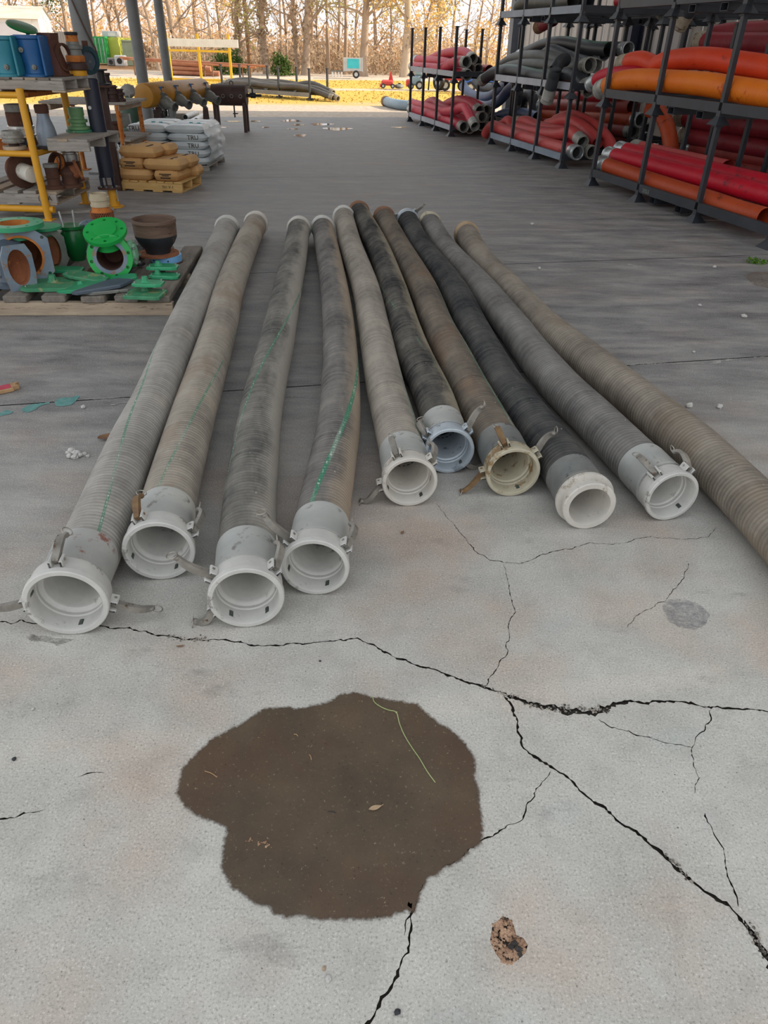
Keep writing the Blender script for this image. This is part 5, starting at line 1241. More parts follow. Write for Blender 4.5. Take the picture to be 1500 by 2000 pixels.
# bottom pallet
ZB = .14 + .018 + .085 + .028
c = V3(xat(28, 8.0, .42), 8.0, .43); T = thing('flanged_pipe', 'white painted pipe stub lying on its side in a big rusty flange', 'pipe fitting', (c[0], c[1], ZB))
dd = unit((.75, -.62, -.08)); m = M(); m.lathe([(0, .19), (.06, .19), (.075, .185), (.08, .17), (.08, 0)], c, dd, 28); m.build('stub', PLASTW, T)
m = M(); m.lathe([(.08, -.03), (.165, -.03), (.165, .0), (.08, .004)], c, dd, 32); m.build('flange', RUSTD, T); m = M(); m.lathe([(.12, -.14), (.12, -.03), (.06, -.03)], c, dd, 24); m.build('barrel', RUST, T)
fitting('flanged_tee', 'brown flanged fitting with a pale top ring at the front of the bottom pallet', 'pipe fitting', 86, 8.0, ZB, [
    ('foot', RUSTD, [(0, 0), (.10, 0), (.10, .03), (.07, .036)]), ('body', RUSTD, [(.068, .034), (.064, .10), (.07, .105), (.07, .12), (.064, .125), (.066, .20)]), ('top_ring', DULL, [(.06, .198), (.075, .205), (.072, .235), (.05, .238), (0, .23)])])
T, q = fitting('pipe_elbow', 'brown flanged elbow beside the pale topped fitting', 'pipe fitting', 118, 8.12, ZB, [('foot', RUSTD, [(0, 0), (.12, 0), (.12, .03), (.08, .034)]), ('body', RUSTD, [(.08, .03), (.078, .12), (.082, .125), (.082, .14), (.07, .16), (.04, .19), (0, .195)])])
m = M(); m.lathe([(.07, 0), (.068, .09), (.105, .092), (.105, .12), (.06, .122)], q + V3(0, 0, .12), unit((.8, .35, .3)), 24); m.build('mouth', RUST, T)
fitting('cam_fitting', 'tall coupling with a bright chrome head and brown barrel on the bottom pallet', 'pipe fitting', 122, 8.48, ZB, [
    ('barrel', RUSTD, [(0, 0), (.10, 0), (.10, .19), (.095, .20)]), ('head', CHROME, [(.094, .198), (.104, .205), (.104, .27), (.096, .275), (.096, .29), (.085, .30), (.082, .33), (.07, .332), (0, .325)])])
c = V3(xat(92, 8.2, .5), 8.2, ZB + .21); T = thing('pipe_clamp', 'rusty ring clamp with a peeling orange band leaning on the tall coupling', 'clamp', (c[0], c[1], ZB))
dd = unit((-.5, -.8, .3)); m = M(); m.lathe([(.085, -.03), (.105, -.03), (.105, .03), (.085, .03), (.085, -.03)], c, dd, 28); m.build('ring', RUSTD, T); m = M(); m.lathe([(.106, -.015), (.109, 0), (.106, .02)], c, dd, 28); m.build('band', RUSTO, T)
m = M(); m.cyl(c + V3(.06, -.03, -.21), c + V3(.05, -.02, -.08), .014, 8); m.build('strap', RUSTO, T)
# navy standpipe on a yellow stand
c = V3(-3.14, 8.56, 0); T = thing('standpipe', 'tall navy pipe standing on a flange and a short yellow pedestal', 'pipe', c)
m = M(); m.lathe([(0, .31), (.082, .31), (.082, 1.235), (.076, 1.238), (.074, 1.1), (0, 1.08)], (0, 0, 0), (0, 0, 1), 28); m.build('pipe', NAVYP, T, world=False)
for k in range(3): a = -2.6 + k * 1.1; m = M(); m.cbox((.07 * math.cos(a), .07 * math.sin(a), .26), (.035, .01, .13), .002, rotz(a)); m.build('leg', NAVYP, T, world=False, smooth=False)
m = M(); m.lathe([(0, .19), (.12, .19), (.12, .208), (0, .208)], (0, 0, 0), (0, 0, 1), 26); m.build('flange', RUSTD, T, world=False)
m = M(); m.lathe([(.0, 0), (.10, 0), (.10, .012), (.055, .016), (.052, .19)], (.03, 0, 0), (0, 0, 1), 20); m.build('pedestal', YELP, T, world=False)
for a in (-2.2, -1.5, -.9, -.3): m = M(); m.cyl((.10 * math.cos(a), .10 * math.sin(a), .21), (.10 * math.cos(a), .10 * math.sin(a), .225), .012, 6); m.build('bolt', DULL, T, world=False, smooth=False)
m = M(); m.cyl((.10, -.07, .19), (.10, -.07, .09), .008, 8); m.cyl((.10, -.07, .09), (.10, -.07, .075), .016, 8); m.build('hanging_bolt', COUP, T, world=False)
m = M(); m.cyl((-.02, -.08, .98), (-.02, -.09, .98), .018, 12); m.build('plug', COUP, T, world=False)
# strainer
c = V3(xat(181, 7.5, .15), 7.5, 0); T = thing('foot_strainer', 'foot strainer with a cream coupling over a rusty perforated basket', 'strainer', c)
m = M(); m.lathe([(.085, .20), (.092, .202), (.092, .225), (.086, .23), (.086, .255), (.094, .26), (.094, .29), (.086, .295), (.086, .32), (.075, .322), (.07, .25), (0, .24)], (0, 0, 0), (0, 0, 1), 30); m.build('coupling', CREAM, T, world=False)
m = M(); m.lathe([(.085, .202), (.09, .165), (.10, .155), (.108, .152)], (0, 0, 0), (0, 0, 1), 30); m.build('shoulder', RUSTO, T, world=False)
m = M()
for k in range(30):
    for sg in (-1, 1):
        P = [V3(.108 * math.cos(k * .20944 + sg * t * .9), .108 * math.sin(k * .20944 + sg * t * .9), .005 + t * .148) for t in np.linspace(0, 1, 7)]; m.tube(P, .0042, 4, False)
for z in (.006, .152): m.ring((0, 0, z), (0, 0, 1), .108, .006, 30, 5)
o = m.build('perforated_basket', RUST, T, world=False, smooth=False); o['kind'] = 'stuff'
m = M(); m.lathe([(.07, .01), (.07, .15)], (0, 0, 0), (0, 0, 1), 16); m.build('inner_tube', RUSTD, T, world=False)
# loose board on the floor under the shelf
p = gp(120, 425, 0); T = thing('loose_plank', 'grey loose plank lying on the floor under the yellow shelf', 'plank', (p[0], p[1] + .25, 0), .35); m = M(); m.cbox((0, 0, .014), (.9, .12, .028), .004); m.build('board', WOODG, T, world=False, smooth=False)

# ---------------- second shelf behind: orange posts, planks, brown fittings
SX, SY = xat(212, 10.3, .7), 10.3
T = thing('plank_shelf', 'old shelf of grey planks on rusty orange posts behind the navy pipe', 'shelf', (SX, SY, 0))
for x, y in ((.02, 0), (.02, .9), (-.9, 0), (-.9, .9)): m = M(); m.cyl((x, y, 0), (x, y, .88), .03, 12); m.box((x, y, .006), (.14, .14, .012)); m.build('post', RUSTO, T, world=False)
for z in (.88, .47):
    for k in range(3): m = M(); m.cbox((-.42, .12 + k * .33, z + .015), (1.1, .26, .03), .004, rotz(random.uniform(-.02, .02))); m.build('plank', WOODG, T, world=False, smooth=False)
    for x in (-.85, .02): m = M(); m.cbox((x, .45, z - .035), (.06, .95, .06), .004); m.build('bearer', WOODT, T, world=False, smooth=False)
for i, (px, Y, h, r, lab) in enumerate([(183, 10.4, .22, .085, 'left brown stacked fitting on the plank shelf'), (200, 10.45, .17, .09, 'brown fitting in the middle of the plank shelf'), (213, 10.5, .14, .075, 'right brown fitting on the plank shelf'), (192, 10.8, .30, .07, 'tall dark brown flanged stub at the back of the plank shelf')]):
    fitting('brown_fitting', lab, 'pipe fitting', px, Y, .91, [('foot', BRNM, [(0, 0), (r, 0), (r, .03), (r * .75, .035)]), ('body', BRNM, [(r * .74, .03), (r * .72, h * .5), (r * .95, h * .52), (r * .95, h * .7), (r * .7, h * .72)]), ('top', BRNM, [(r * .7, h * .7), (r * .68, h * .9), (r * .85, h * .92), (r * .85, h), (0, h * .98)])], 'brown fittings on the plank shelf')
fitting('flanged_spool', 'black flanged pipe spool standing above the shelf edge at left', 'pipe fitting', 177, 9.6, 1.13, [('foot', BLKM, [(0, 0), (.10, 0), (.10, .02), (.05, .024)]), ('neck', BLKM, [(.05, .02), (.048, .14), (.055, .145)]), ('top', BLKM, [(.05, .143), (.085, .145), (.085, .16), (0, .162)])])
T = thing('support_post', 'dark square post with a plate carrying the black flanged spool', 'post', (xat(177, 9.6, 1.2), 9.6, 0)); m = M(); m.box((0, 0, .56), (.07, .07, 1.12)); m.build('shaft', BRNM, T, world=False, smooth=False); m = M(); m.box((0, 0, 1.122), (.26, .22, .016)); m.build('plate', RUSTD, T, world=False, smooth=False)
for px, Y, lab in ((210, 10.5, 'brown fitting on the lower planks of the plank shelf'),):
    fitting('brown_fitting', lab, 'pipe fitting', px, Y, .50, [('foot', RUSTD, [(0, 0), (.09, 0), (.09, .03), (.06, .035)]), ('body', RUSTD, [(.06, .03), (.058, .15), (.08, .155), (.08, .18), (0, .18)])], 'brown fittings on the plank shelf')

# ---------------- green drum, bucket, chair, lying bars
c = V3(xat(238, 13.6, .5), 13.6, 0); T = thing('green_tank', 'upright dark green bottle shaped tank left of the ochre tanks', 'tank', c)
m = M(); m.lathe([(0, 0), (.17, 0), (.175, .05), (.175, .55), (.15, .66), (.09, .72), (.06, .74), (.06, .80), (0, .81)], (0, 0, 0), (0, 0, 1), 26); m.build('shell', PM('dull_green_tank', '#23402f', '#2f5240', 4, .5, 0, .1), T, world=False)
m = M(); m.blob((0, .02, .86), (.12, .12, .10), 8, 12, .15); m.build('rag_bundle', PM('grey_rag', '#8f8c86', '#aaa69f', 8, .9), T, world=False)
c = V3(xat(244, 12.6, .2), 12.6, 0); T = thing('bucket', 'brown metal drum standing before the green tank', 'drum', c); m = M(); m.lathe([(0, .36), (.10, .36), (.14, .365), (.15, .37), (.15, .35), (.14, .34), (.14, .19), (.148, .18), (.14, .17), (.14, .02), (.15, 0), (0, 0)], (0, 0, 0), (0, 0, 1), 22); m.build('shell', BRNM, T, world=False)
c = V3(xat(229, 11.7, .3), 11.7, 0); T = thing('metal_chair', 'bare metal frame chair with a small grey back panel', 'chair', c, .5)
for sx in (-.13, .13):
    m = M(); m.tube(spline([V3(sx, .14, 0), V3(sx, .12, .25), V3(sx, .15, .55), V3(sx, .17, .66)], 12)[0], .010, 8); m.build('leg', COUP, T, world=False); m = M(); m.tube(spline([V3(sx, -.16, 0), V3(sx, -.14, .2), V3(sx, -.1, .28), V3(sx, .13, .30)], 12)[0], .010, 8); m.build('leg', COUP, T, world=False)
m = M(); m.cbox((0, 0, .31), (.30, .28, .03), .01); m.build('seat', BLKM, T, world=False); m = M(); m.cbox((0, .165, .58), (.30, .02, .18), .006, rotx(-.1)); m.build('backrest', DULL, T, world=False)
for k in range(5):
    p = gp(215 + k * 6, 258 + k * 4, .05 + k * .012); q = gp(258 + k * 6, 288 + k * 3, .03)
    T = thing('steel_bar', ['topmost', 'second', 'third', 'fourth', 'lowest'][k] + ' black steel bar of the slanting bundle left of the sacks', 'bar', (q[0], q[1], 0), 0, 'black steel bars left of the sacks'); m = M(); m.box((p + q) / 2 , (np.linalg.norm(q - p), .035, .035), rotz(math.atan2(q[1] - p[1], q[0] - p[0])) @ roty(-math.asin((q[2] - p[2]) / np.linalg.norm(q - p)))); m.build('bar', BLKM, T, smooth=False)

# ---------------- paper sacks on a fresh pallet
KRAFT = PM('kraft_paper', '#c99a62', '#d6aa70', 3, .7, 0, .25, '#a3763f', .64, 5); KRAFTT = PM('dusty_kraft_top', '#a98c6c', '#b69a78', 4, .8, 0, .25)
INK = PM('dark_print', '#3a3026', '#4a3d30', 30, .85); FILM = PM('white_bag_film', '#c9d2d6', '#dfe5e6', 3, .35, 0, .15, '#b3c3bd', .6, 4)
def pillow(lx, ly, lz, nx=14, ny=10, pw=9, wob=.006):
    """stuffed sack: flat box with soft edges, z from 0"""
    m = M(); V = []; n = nx + 1
    for side in (1, -1):
        for i in range(nx + 1):
            for j in range(ny + 1):
                u = -1 + 2 * i / nx; v = -1 + 2 * j / ny; u = math.copysign(abs(u) ** .7, u); v = math.copysign(abs(v) ** .7, v)
                h = max(0, (1 - abs(u) ** pw) * (1 - abs(v) ** pw)** 1.0) ** .36
                k = 1 - .05 * (abs(u) ** 2) * (abs(v) ** 2)
                V.append((u * lx / 2 * k, v * ly / 2 * k, lz / 2 + side * h * lz / 2 + random.uniform(-wob, wob) * h * (side > 0)))
    N = (nx + 1) * (ny + 1); Fc = []
    for s_ in (0, 1):
        for i in range(nx):
            for j in range(ny):
                a = s_ * N + i * (ny + 1) + j; b = a + ny + 1; Fc.append((a, b, b + 1, a + 1) if s_ == 0 else (a, a + 1, b + 1, b))
    bd = [i * (ny + 1) for i in range(nx + 1)] + [nx * (ny + 1) + j for j in range(1, ny + 1)] + [i * (ny + 1) + ny for i in range(nx - 1, -1, -1)] + [j for j in range(ny - 1, 0, -1)]
    for k in range(len(bd)): a, b = bd[k], bd[(k + 1) % len(bd)]; Fc.append((a, N + a, N + b, b))
    return m.add(V, Fc)
KP = V3(-3.47, 9.62, 0); KYAW = math.radians(-8)
T, KZ = wood_pallet('wooden_pallet', KP, KYAW, .90, .66, 8, 'fresh yellow pine pallet stamped on its front, under the brown paper sacks', [WOODY], .095, .018, .085, 4, text='N1.V-1')
def kl(x, y): c, s = math.cos(KYAW), math.sin(KYAW); return (KP[0] + c * x - s * y, KP[1] + s * x + c * y)
def sack(x, y, z, lx, ly, rz, lab, endprint=False, lz=.125):
    p = kl(x, y); T = thing('paper_sack', lab, 'sack', (p[0], p[1], z), KYAW + rz, 'brown paper sacks on the pine pallet')
    m = pillow(lx, ly, lz); m.build('sack_body', KRAFT, T, world=False, sharp=1.2)
    text_mesh('M', .10, 'print_mark', INK, T, Matrix.Translation((-lx * .30, -ly * .22, lz + .004)))
    m = M(); m.cbox((lx * .22, 0, lz + .0015), (.028, ly * .62, .006), .002); m.build('print_bar', INK, T, world=False, smooth=False)
    if endprint:
        for k, (w, dz) in enumerate(((.15, .085), (.09, .068), (.13, .042))): m = M(); m.box((-lx / 2 * .985 - .002, 0, dz), (.004, w, .010 if k != 2 else .014)); m.build('print_line', INK, T, world=False, smooth=False)
    return T
sack(.26, .16, KZ, .50, .31, 0, 'bottom sack at the left front of the pine pallet')
sack(.70, .25, KZ, .50, .33, math.pi / 2, 'bottom sack at the right front, its printed end facing out', True)
sack(.27, .50, KZ, .50, .31, 0, 'bottom sack at the back left of the pine pallet')
sack(.78, .58, KZ, .34, .20, 0, 'bottom sack at the back right corner of the pine pallet')
sack(.26, .25, KZ + .122, .50, .32, math.pi / 2, 'middle layer sack at left with its printed end facing out', True)
sack(.66, .17, KZ + .122, .50, .31, 0, 'middle layer sack lying across the right front')
sack(.68, .48, KZ + .122, .50, .30, 0, 'middle layer sack behind the right front one')
sack(.35, .20, KZ + .246, .50, .31, .02, 'topmost front sack of the brown stack')
sack(.42, .50, KZ + .246, .48, .28, 0, 'topmost rear sack of the brown stack')

# ---------------- white shrink wrapped sacks
WP = V3(-3.73, 11.28, 0); WYAW = math.radians(-1)
Tp, WZ = wood_pallet('wooden_pallet', WP, WYAW, 1.10, 1.05, 6, 'grey pallet under the white wrapped sacks', [WOODG, WOODT], .12, .018, .05, 0)
T = thing('wrapped_sack_stack', 'stack of white shrink wrapped sacks lettered in black behind the brown ones', 'sack stack', (WP[0], WP[1], WZ), WYAW)
fs = None
for L_ in range(5):
    for j in range(3):
        for i in range(2):
            m = None; lz = .102
            x = .275 + i * .545 + random.uniform(-.012, .012) + L_ * -.006; y = .18 + j * .35
            if fs is None or (j == 0): fs = pillow(.57, .36, lz + .008, 12, 8, 4, .004).build('sack', FILM, T, world=False, sharp=1.2); o = fs
            else: o = share(fs, 'sack', T)
            o.location = (x, y, L_ * lz); o.rotation_euler = (0, 0, random.uniform(-.04, .04))
            if j == 0 and (L_, i) in ((4, 0), (3, 1), (2, 1), (1, 1)):
                text_mesh('TRU', .085, 'bag_text', INK, o, Matrix.Translation((-.16 if i == 0 else .10, -.183, lz * .30)) @ Matrix(((1, 0, 0, 0), (0, 0, -1, 0), (0, 1, 0, 0), (0, 0, 0, 1))))
            if j == 1 and L_ == 4:
                for dx in (.0, .12): m = M(); m.cyl((dx, -.12 + dx * -.3, lz), (dx, -.12 + dx * -.3, lz + .012), .026, 16); g = m.build('print_dot', PM('teal_print', '#2a8fa0', '#3aa0ae', 9, .6), o, world=False); g.parent = o
m = M(); S = [V3(1.06, .0, -.02), V3(1.13, -.02, .12), V3(1.14, .05, .25), V3(1.10, .02, .40), V3(1.04, .0, .53)]
V = []; 
for k, p in enumerate(spline(S, 12)[0]):
    for j in range(7): V.append((p[0] + random.uniform(-.015, .03), p[1] + j * .16 + random.uniform(-.02, .02), p[2] + random.uniform(-.01, .01)))
m.add(V, [(k * 7 + j, k * 7 + j + 1, k * 7 + 8 + j, k * 7 + 7 + j) for k in range(11) for j in range(6)]); V = None
ft = NT('shrink_film'); ft.b.inputs['Alpha'].default_value = .55
m.build('film_flap', ft.out(C('#dfe8ea'), .25), T, world=False)

# ---------------- ochre manifold tanks on a dark stand
MY = 14.0
c = V3(xat(261, MY, .77), MY, .77); e = V3(xat(376, MY + 2.3, .77), MY + 2.3, .77); ax = unit(e - c); L_ = np.linalg.norm(e - c)
T = thing('valve_manifold', 'ochre tank manifold with four grey gate valves pointing out to the right', 'manifold', (c[0], c[1], 0))
m = M(); m.lathe([(0, 0), (.12, .0), (.175, .01), (.19, .03), (.19, L_ - .03), (.175, L_ - .005), (.12, L_), (0, L_)], c, ax, 32); m.build('tank', OCHRE, T)
m = M(); m.ring(c + ax * 1.1 + V3(0, 0, .21), (1, 0, 0), .03, .007, 14, 6); m.build('lifting_eye', BLKM, T)
for k, t in enumerate((.42, .98, 1.6, 2.25)):
    b = c + ax * t + V3(.06, -.07, -.04); d = unit((.80, -.52, -.30)); tp = b + d * .10
    m = M(); m.lathe([(.10, 0), (.10, .08)], b, d, 18); m.build('outlet', OCHRE, T)
    m = M(); m.lathe([(.06, .08), (.125, .08), (.125, .10), (.06, .105), (.125, .108), (.125, .128), (.06, .13)], b, d, 22); m.build('valve_flange', DULL, T)
    m = M(); m.lathe([(.085, .13), (.095, .18), (.09, .26), (.07, .30), (.06, .38), (.075, .385), (.078, .43), (.062, .432), (.055, .36), (0, .35)], b, d, 22); m.build('nozzle', DULL, T)
    m = M(); m.cyl(tp + V3(0, 0, .10), tp + V3(0, 0, .20), .022, 10); m.build('stem', BLUE, T)
    m = M(); m.cbox(tp + V3(-.06, .02, .20), (.24, .022, .014), .003, rotz(.5) @ roty(.12)); m.build('lever', BLKM, T)
# A-frame
g = lambda px, py: gp(px, py, 0)
for P in ([V3(xat(383, 14.3, .5), 14.3, .62), V3(xat(384, 14.3, 0), 14.3, .0)], [V3(xat(384, 14.25, .5), 14.25, .60), g(412, 284)], [g(404, 284), g(431, 281)], [V3(xat(293, 14.7, .5), 14.7, .60), V3(xat(293, 14.7, 0), 14.7, 0)], [V3(xat(290, 14.2, .5), 14.2, .58), V3(xat(280, 14.2, 0), 14.2, 0)]):
    a, b = P; a = np.array(a); b = np.array(b)
    if a[2] < .1: a[2] = b[2] = .03
    m = M(); d = b - a; L2 = np.linalg.norm(d); R_ = np.array(Vector(d).to_track_quat('X', 'Z').to_matrix()); m.box((a + b) / 2, (L2, .06, .06), R_); m.build('stand_leg', BRNM, T, smooth=False)
# row of small valves and galvanised pipes on the floor
for k in range(6):
    c = gp(297 + k * 6.5, 243 - k * 3.4, 0); c[1] = min(c[1], 19.6); T = thing('small_valve', ['nearest', 'second', 'third', 'fourth', 'fifth', 'farthest'][k] + ' small dark valve in the row on the floor under the tanks', 'valve', c, 0, 'small valves in a row under the ochre tanks')
    m = M(); m.lathe([(0, 0), (.11, 0), (.11, .03), (.06, .035), (.07, .10), (.06, .16), (.09, .165), (.09, .19), (.03, .2), (.025, .28), (0, .28)], (0, 0, 0), (0, 0, 1), 16); m.build('body', BLKM, T, world=False); m = M(); m.box((0, 0, .29), (.16, .03, .015), rotz(k * .7)); m.build('lever', BLUE, T, world=False, smooth=False)
for k, (a, b) in enumerate((((371, 240), (396, 227)), ((362, 229), (384, 221)), ((383, 236), (400, 226)))):
    p = gp(*a, .055); q = gp(*b, .055); T = thing('galvanised_pipe', ['front', 'rear', 'right'][k] + ' galvanised pipe of the three on the floor by the dark stand', 'pipe', (p[0], p[1], 0), 0, 'galvanised pipes on the floor'); m = M(); m.lathe([(.052, 0), (.06, 0), (.06, np.linalg.norm(q - p)), (.052, np.linalg.norm(q - p)), (.052, 0)], p, q - p, 18); m.build('pipe', COUP, T); m = M(); m.lathe([(.052, .03), (0, .03)], p, q - p, 12); m.build('bore', INNER, T)
c = gp(355, 233, 0); T = thing('timber_block', 'brown timber block beside the galvanised pipes', 'timber', c); m = M(); m.cbox((0, 0, .06), (.22, .18, .12), .008); m.build('block', WOODD, T, world=False, smooth=False)
# brown cylinder burner on legs
BY = 16.7; c = V3(xat(396, BY, .66), BY, .66); e = V3(xat(463, BY, .66), BY, .66); ax = unit(e - c); L_ = np.linalg.norm(e - c)
T = thing('cylinder_stand', 'dark brown horizontal steel cylinder on four legs, like a smoker, near the slab edge', 'tank', (c[0], c[1], 0))
m = M(); m.lathe([(0, 0), (.19, 0), (.19, L_), (0, L_)], c, ax, 28); m.build('drum', BRNM, T, sharp=.5)
for x in (.05, L_ - .05):
    for y in (-.13, .13): m = M(); m.box((c[0] + x, c[1] + y, .27), (.06, .06, .54)); m.build('leg', BRNM, T, smooth=False)
m = M(); m.cyl(e, e + ax * .10, .03, 10); m.cyl(e + ax * .08, e + ax * .18, .05, 10); m.cyl(e + ax * .18, e + ax * .30, .025, 10); m.box(e + ax * .12 + V3(0, 0, .08), (.03, .03, .12)); m.build('side_valve', BLKM, T)
m = M(); m.ring(c + ax * .4 + V3(0, 0, .21), (0, 1, 0), .035, .009, 14, 6); m.build('lifting_eye', BLKM, T)
for x in (.25, .42, .60): m = M(); m.ring(c + ax * x + V3(0, -.185, -.01), (0, 1, 0), .03, .006, 14, 6); m.build('port_ring', COUPG, T)
m = M(); m.cyl(c + ax * .42 + V3(0, 0, -.19), c + ax * .42 + V3(0, 0, -.40), .015, 8); m.box(c + ax * .44 + V3(0, 0, -.33), (.10, .03, .02)); m.build('drain_cock', BLKM, T)

# ================================================================== YARD
YELY = PM('yard_yellow_paint', '#d8ab1e', '#e4bb30', 4, .5); WHT = PM('white_cladding', '#d9d8d4', '#e6e5e1', 1, .5)
GALVS = PM('galvanised_sheet', '#b4b8bb', '#c6c9cb', 3, .45, .2); TIMB = PM('old_timber', '#7f6145', '#96765a', 3, .9)
# white gable shed
sx, sy = -18.25, 44.0
T = thing('shed', 'white metal shed with a low gable roof at the upper left edge', 'shed', (sx, sy, 0), math.radians(12))
m = M(); w, l = 3.6, 6.0
poly = [(0, 0), (l, 0), (l, 2.15), (l / 2, 2.75), (0, 2.15)]
m.add([(-9, 0, 0), (0, 0, 0), (0, 3.4, 0), (-9, 3.4, 0), (-9, 0, 2.35), (0, 0, 2.35), (0, 3.4, 2.35), (-9, 3.4, 2.35), (0, 1.7, 2.85), (-9, 1.7, 2.85)], [(0, 1, 5, 4), (1, 2, 6, 8, 5), (2, 3, 7, 6), (3, 0, 4, 9, 7)]); m.build('wall', WHT, T, world=False, smooth=False)
m = M(); m.add([(-9.1, -.15, 2.30), (.1, -.15, 2.30), (.1, 1.7, 2.88), (-9.1, 1.7, 2.88), (.1, 3.55, 2.30), (-9.1, 3.55, 2.30)], [(0, 1, 2, 3), (3, 2, 4, 5)]); m.build('roof', PM('tan_roof_sheet', '#c5b8a2', '#d4c8b4', 2, .5), T, world=False, smooth=False)
for k in range(10): m = M(); m.box((-.35 - k * .85, -.02, 1.15), (.05, .04, 2.3)); m.build('cladding_rib', WHT, T, world=False, smooth=False)
m = M(); m.box((-2.0, -.03, 1.05), (2.2, .05, 2.1)); m.build('roller_door', PM('pale_door', '#cfcdd0', '#dad8da', 2, .5), T, world=False, smooth=False)
# board fence behind
x0 = xat(96, 56, 1); x1 = xat(138, 56, 1); T = thing('board_fence', 'grey board fence right of the white shed', 'fence', (x0, 56, 0)); o = None
for k in range(10):
    m = M(); m.box(((x1 - x0) * k / 9, 0, .92), (.17, .03, 1.84 + random.uniform(-.03, .03))); m.build('board', PM('grey_board', '#9d988f', '#b0aaa0', 2, .9), T, world=False, smooth=False)
# containers
def container(x, y, w, d, h, rz, mat, lab, doors=True):
    T = thing('shipping_container', lab, 'container', (x, y, 0), rz)
    m = M(); m.box((w / 2, d / 2, h / 2 + .05), (w, d, h - .1)); m.build('shell', mat, T, world=False, smooth=False)
    for xx in (.06, w - .06): m = M(); m.box((xx, -.02, h / 2), (.12, .08, h)); m.build('corner_post', mat, T, world=False, smooth=False)
    if doors:
        for xx in (w * .27, w * .73):
            m = M(); m.box((xx, -.025, h / 2), (w * .43, .05, h * .92)); m.build('door', mat, T, world=False, smooth=False)
            for dx in (-.12, .12): m = M(); m.cyl((xx + dx, -.07, .1), (xx + dx, -.07, h - .1), .025, 8); m.build('lock_rod', GALVS, T, world=False)
        for z in (.25, .5, .75): m = M(); m.box((w / 2, -.06, h * z), (w * .9, .03, .05)); m.build('rail', mat, T, world=False, smooth=False)
    for k in range(int(d / .45)): m = M(); m.box((w + .015, .3 + k * .45, h / 2), (.05, .18, h * .9)); m.build('side_rib', mat, T, world=False, smooth=False)
    return T
container(xat(158, 58, 1), 58, 1.05, 2.0, 1.62, 0, PM('container_green', '#2f9c52', '#3caa5e', 3, .5), 'green shipping container with door rods, far left')
container(xat(187, 58.6, 1), 58.6, 1.0, 2.6, 1.58, math.radians(-8), PM('container_lime', '#b5bd4b', '#c5cc5e', 1.2, .5, 0, 0, '#d8dcc0', .6, 1.5), 'lime yellow container right of the green one', False)
c = (xat(197, 58.8, 1.7), 59, 1.60); T = thing('equipment_box', 'pale grey box on top of the lime container', 'box', c); m = M(); m.cbox((0, 0, .17), (1.1, .7, .34), .03); m.build('case', GALVS, T, world=False, smooth=False); m = M(); m.box((.1, -.352, .17), (.5, .01, .2)); m.build('panel', WHT, T, world=False, smooth=False)
x0 = xat(218, 57, 1); T = thing('hopper', 'sage green sheet steel hopper with a sloping side beside the containers', 'hopper', (x0, 57, 0))
m = M(); m.prism([(0, .55), (.25, 0), (1.0, -.02), (1.0, 1.42), (.05, 1.45)], 0, 1.6, rotx(math.pi / 2), (0, 1.6, 0)); m.build('shell', PM('sage_paint', '#8d9a7e', '#9daa8c', 2, .6), T, world=False, smooth=False); m = M(); m.box((.52, -.03, 1.40), (1.0, .06, .07)); m.build('rim', PM('sage_paint', '#8d9a7e'), T, world=False, smooth=False)
for k, (px, Y, s, mt, lab) in enumerate(((217, 54, .55, GALVS, 'pale grey generator box in front of the lime container'), (199, 54.3, .42, DULL, 'dark grey motor casing left of the pale generator box'))):
    x0 = xat(px, Y, .3); T = thing('machine_box', lab, 'machine', (x0, Y, 0)); m = M(); m.cbox((0, 0, s * .6), (s * 1.2, s, s * 1.1), .05); m.build('case', mt, T, world=False, smooth=False); m = M(); m.cyl((0, -s * .5, s * .6), (0, -s * .56, s * .6), s * .3, 14); m.build('grille', BLKM, T, world=False)
# leaning timbers and pipe stacks
for k in range(5):
    x0 = xat(257 + k * 4, 52, .6); T = thing('timber_post', ['leftmost', 'second', 'middle', 'fourth', 'rightmost'][k] + ' upright timber of the row behind the pipe column', 'post', (x0, 52, 0), 0, 'upright timbers in the yard'); m = M(); m.cbox((0, 0, .78 - k * .06), (.11, .12, 1.56 - k * .12), .01, roty(.05 * k - .08)); m.build('timber', TIMB, T, world=False, smooth=False)
PRUST = PM('rusty_long_pipe', '#9a5f45', '#b07a5c', 2, .8)
for k in range(14):
    row = k // 5; a = at(318 + row * 6, 138 - row * 9 - (k % 5) * .5, 44 + (k % 5) * .32); b = at(428 - row * 16, 141 - row * 9, 43.2 + (k % 5) * .32); a[2] = b[2] = .10 + row * .2
    T = thing('rusty_pipe', f'{["front","second","third","fourth","rear"][k%5]} rusty pipe in the {["bottom","middle","upper"][row]} row of the stack behind the yellow frame', 'pipe', (a[0], a[1], 0), 0, 'stacked rusty pipes behind the yellow frame'); m = M(); m.cyl(a, b, .1, 10); m.build('pipe', PRUST, T)
for k, (a, b) in enumerate((((234, 112), (520, 129)), ((240, 115), (500, 132)))):
    p = at(a[0], a[1], 43); q = at(b[0], b[1], 40.5); T = thing('long_pipe', ['upper', 'lower'][k] + ' very long rusty pipe carried behind the yellow frame', 'pipe', (p[0], p[1], p[2] - .05), 0, 'long rusty pipes'); m = M(); m.cyl(p, q, .045, 8); m.build('pipe', PRUST, T)
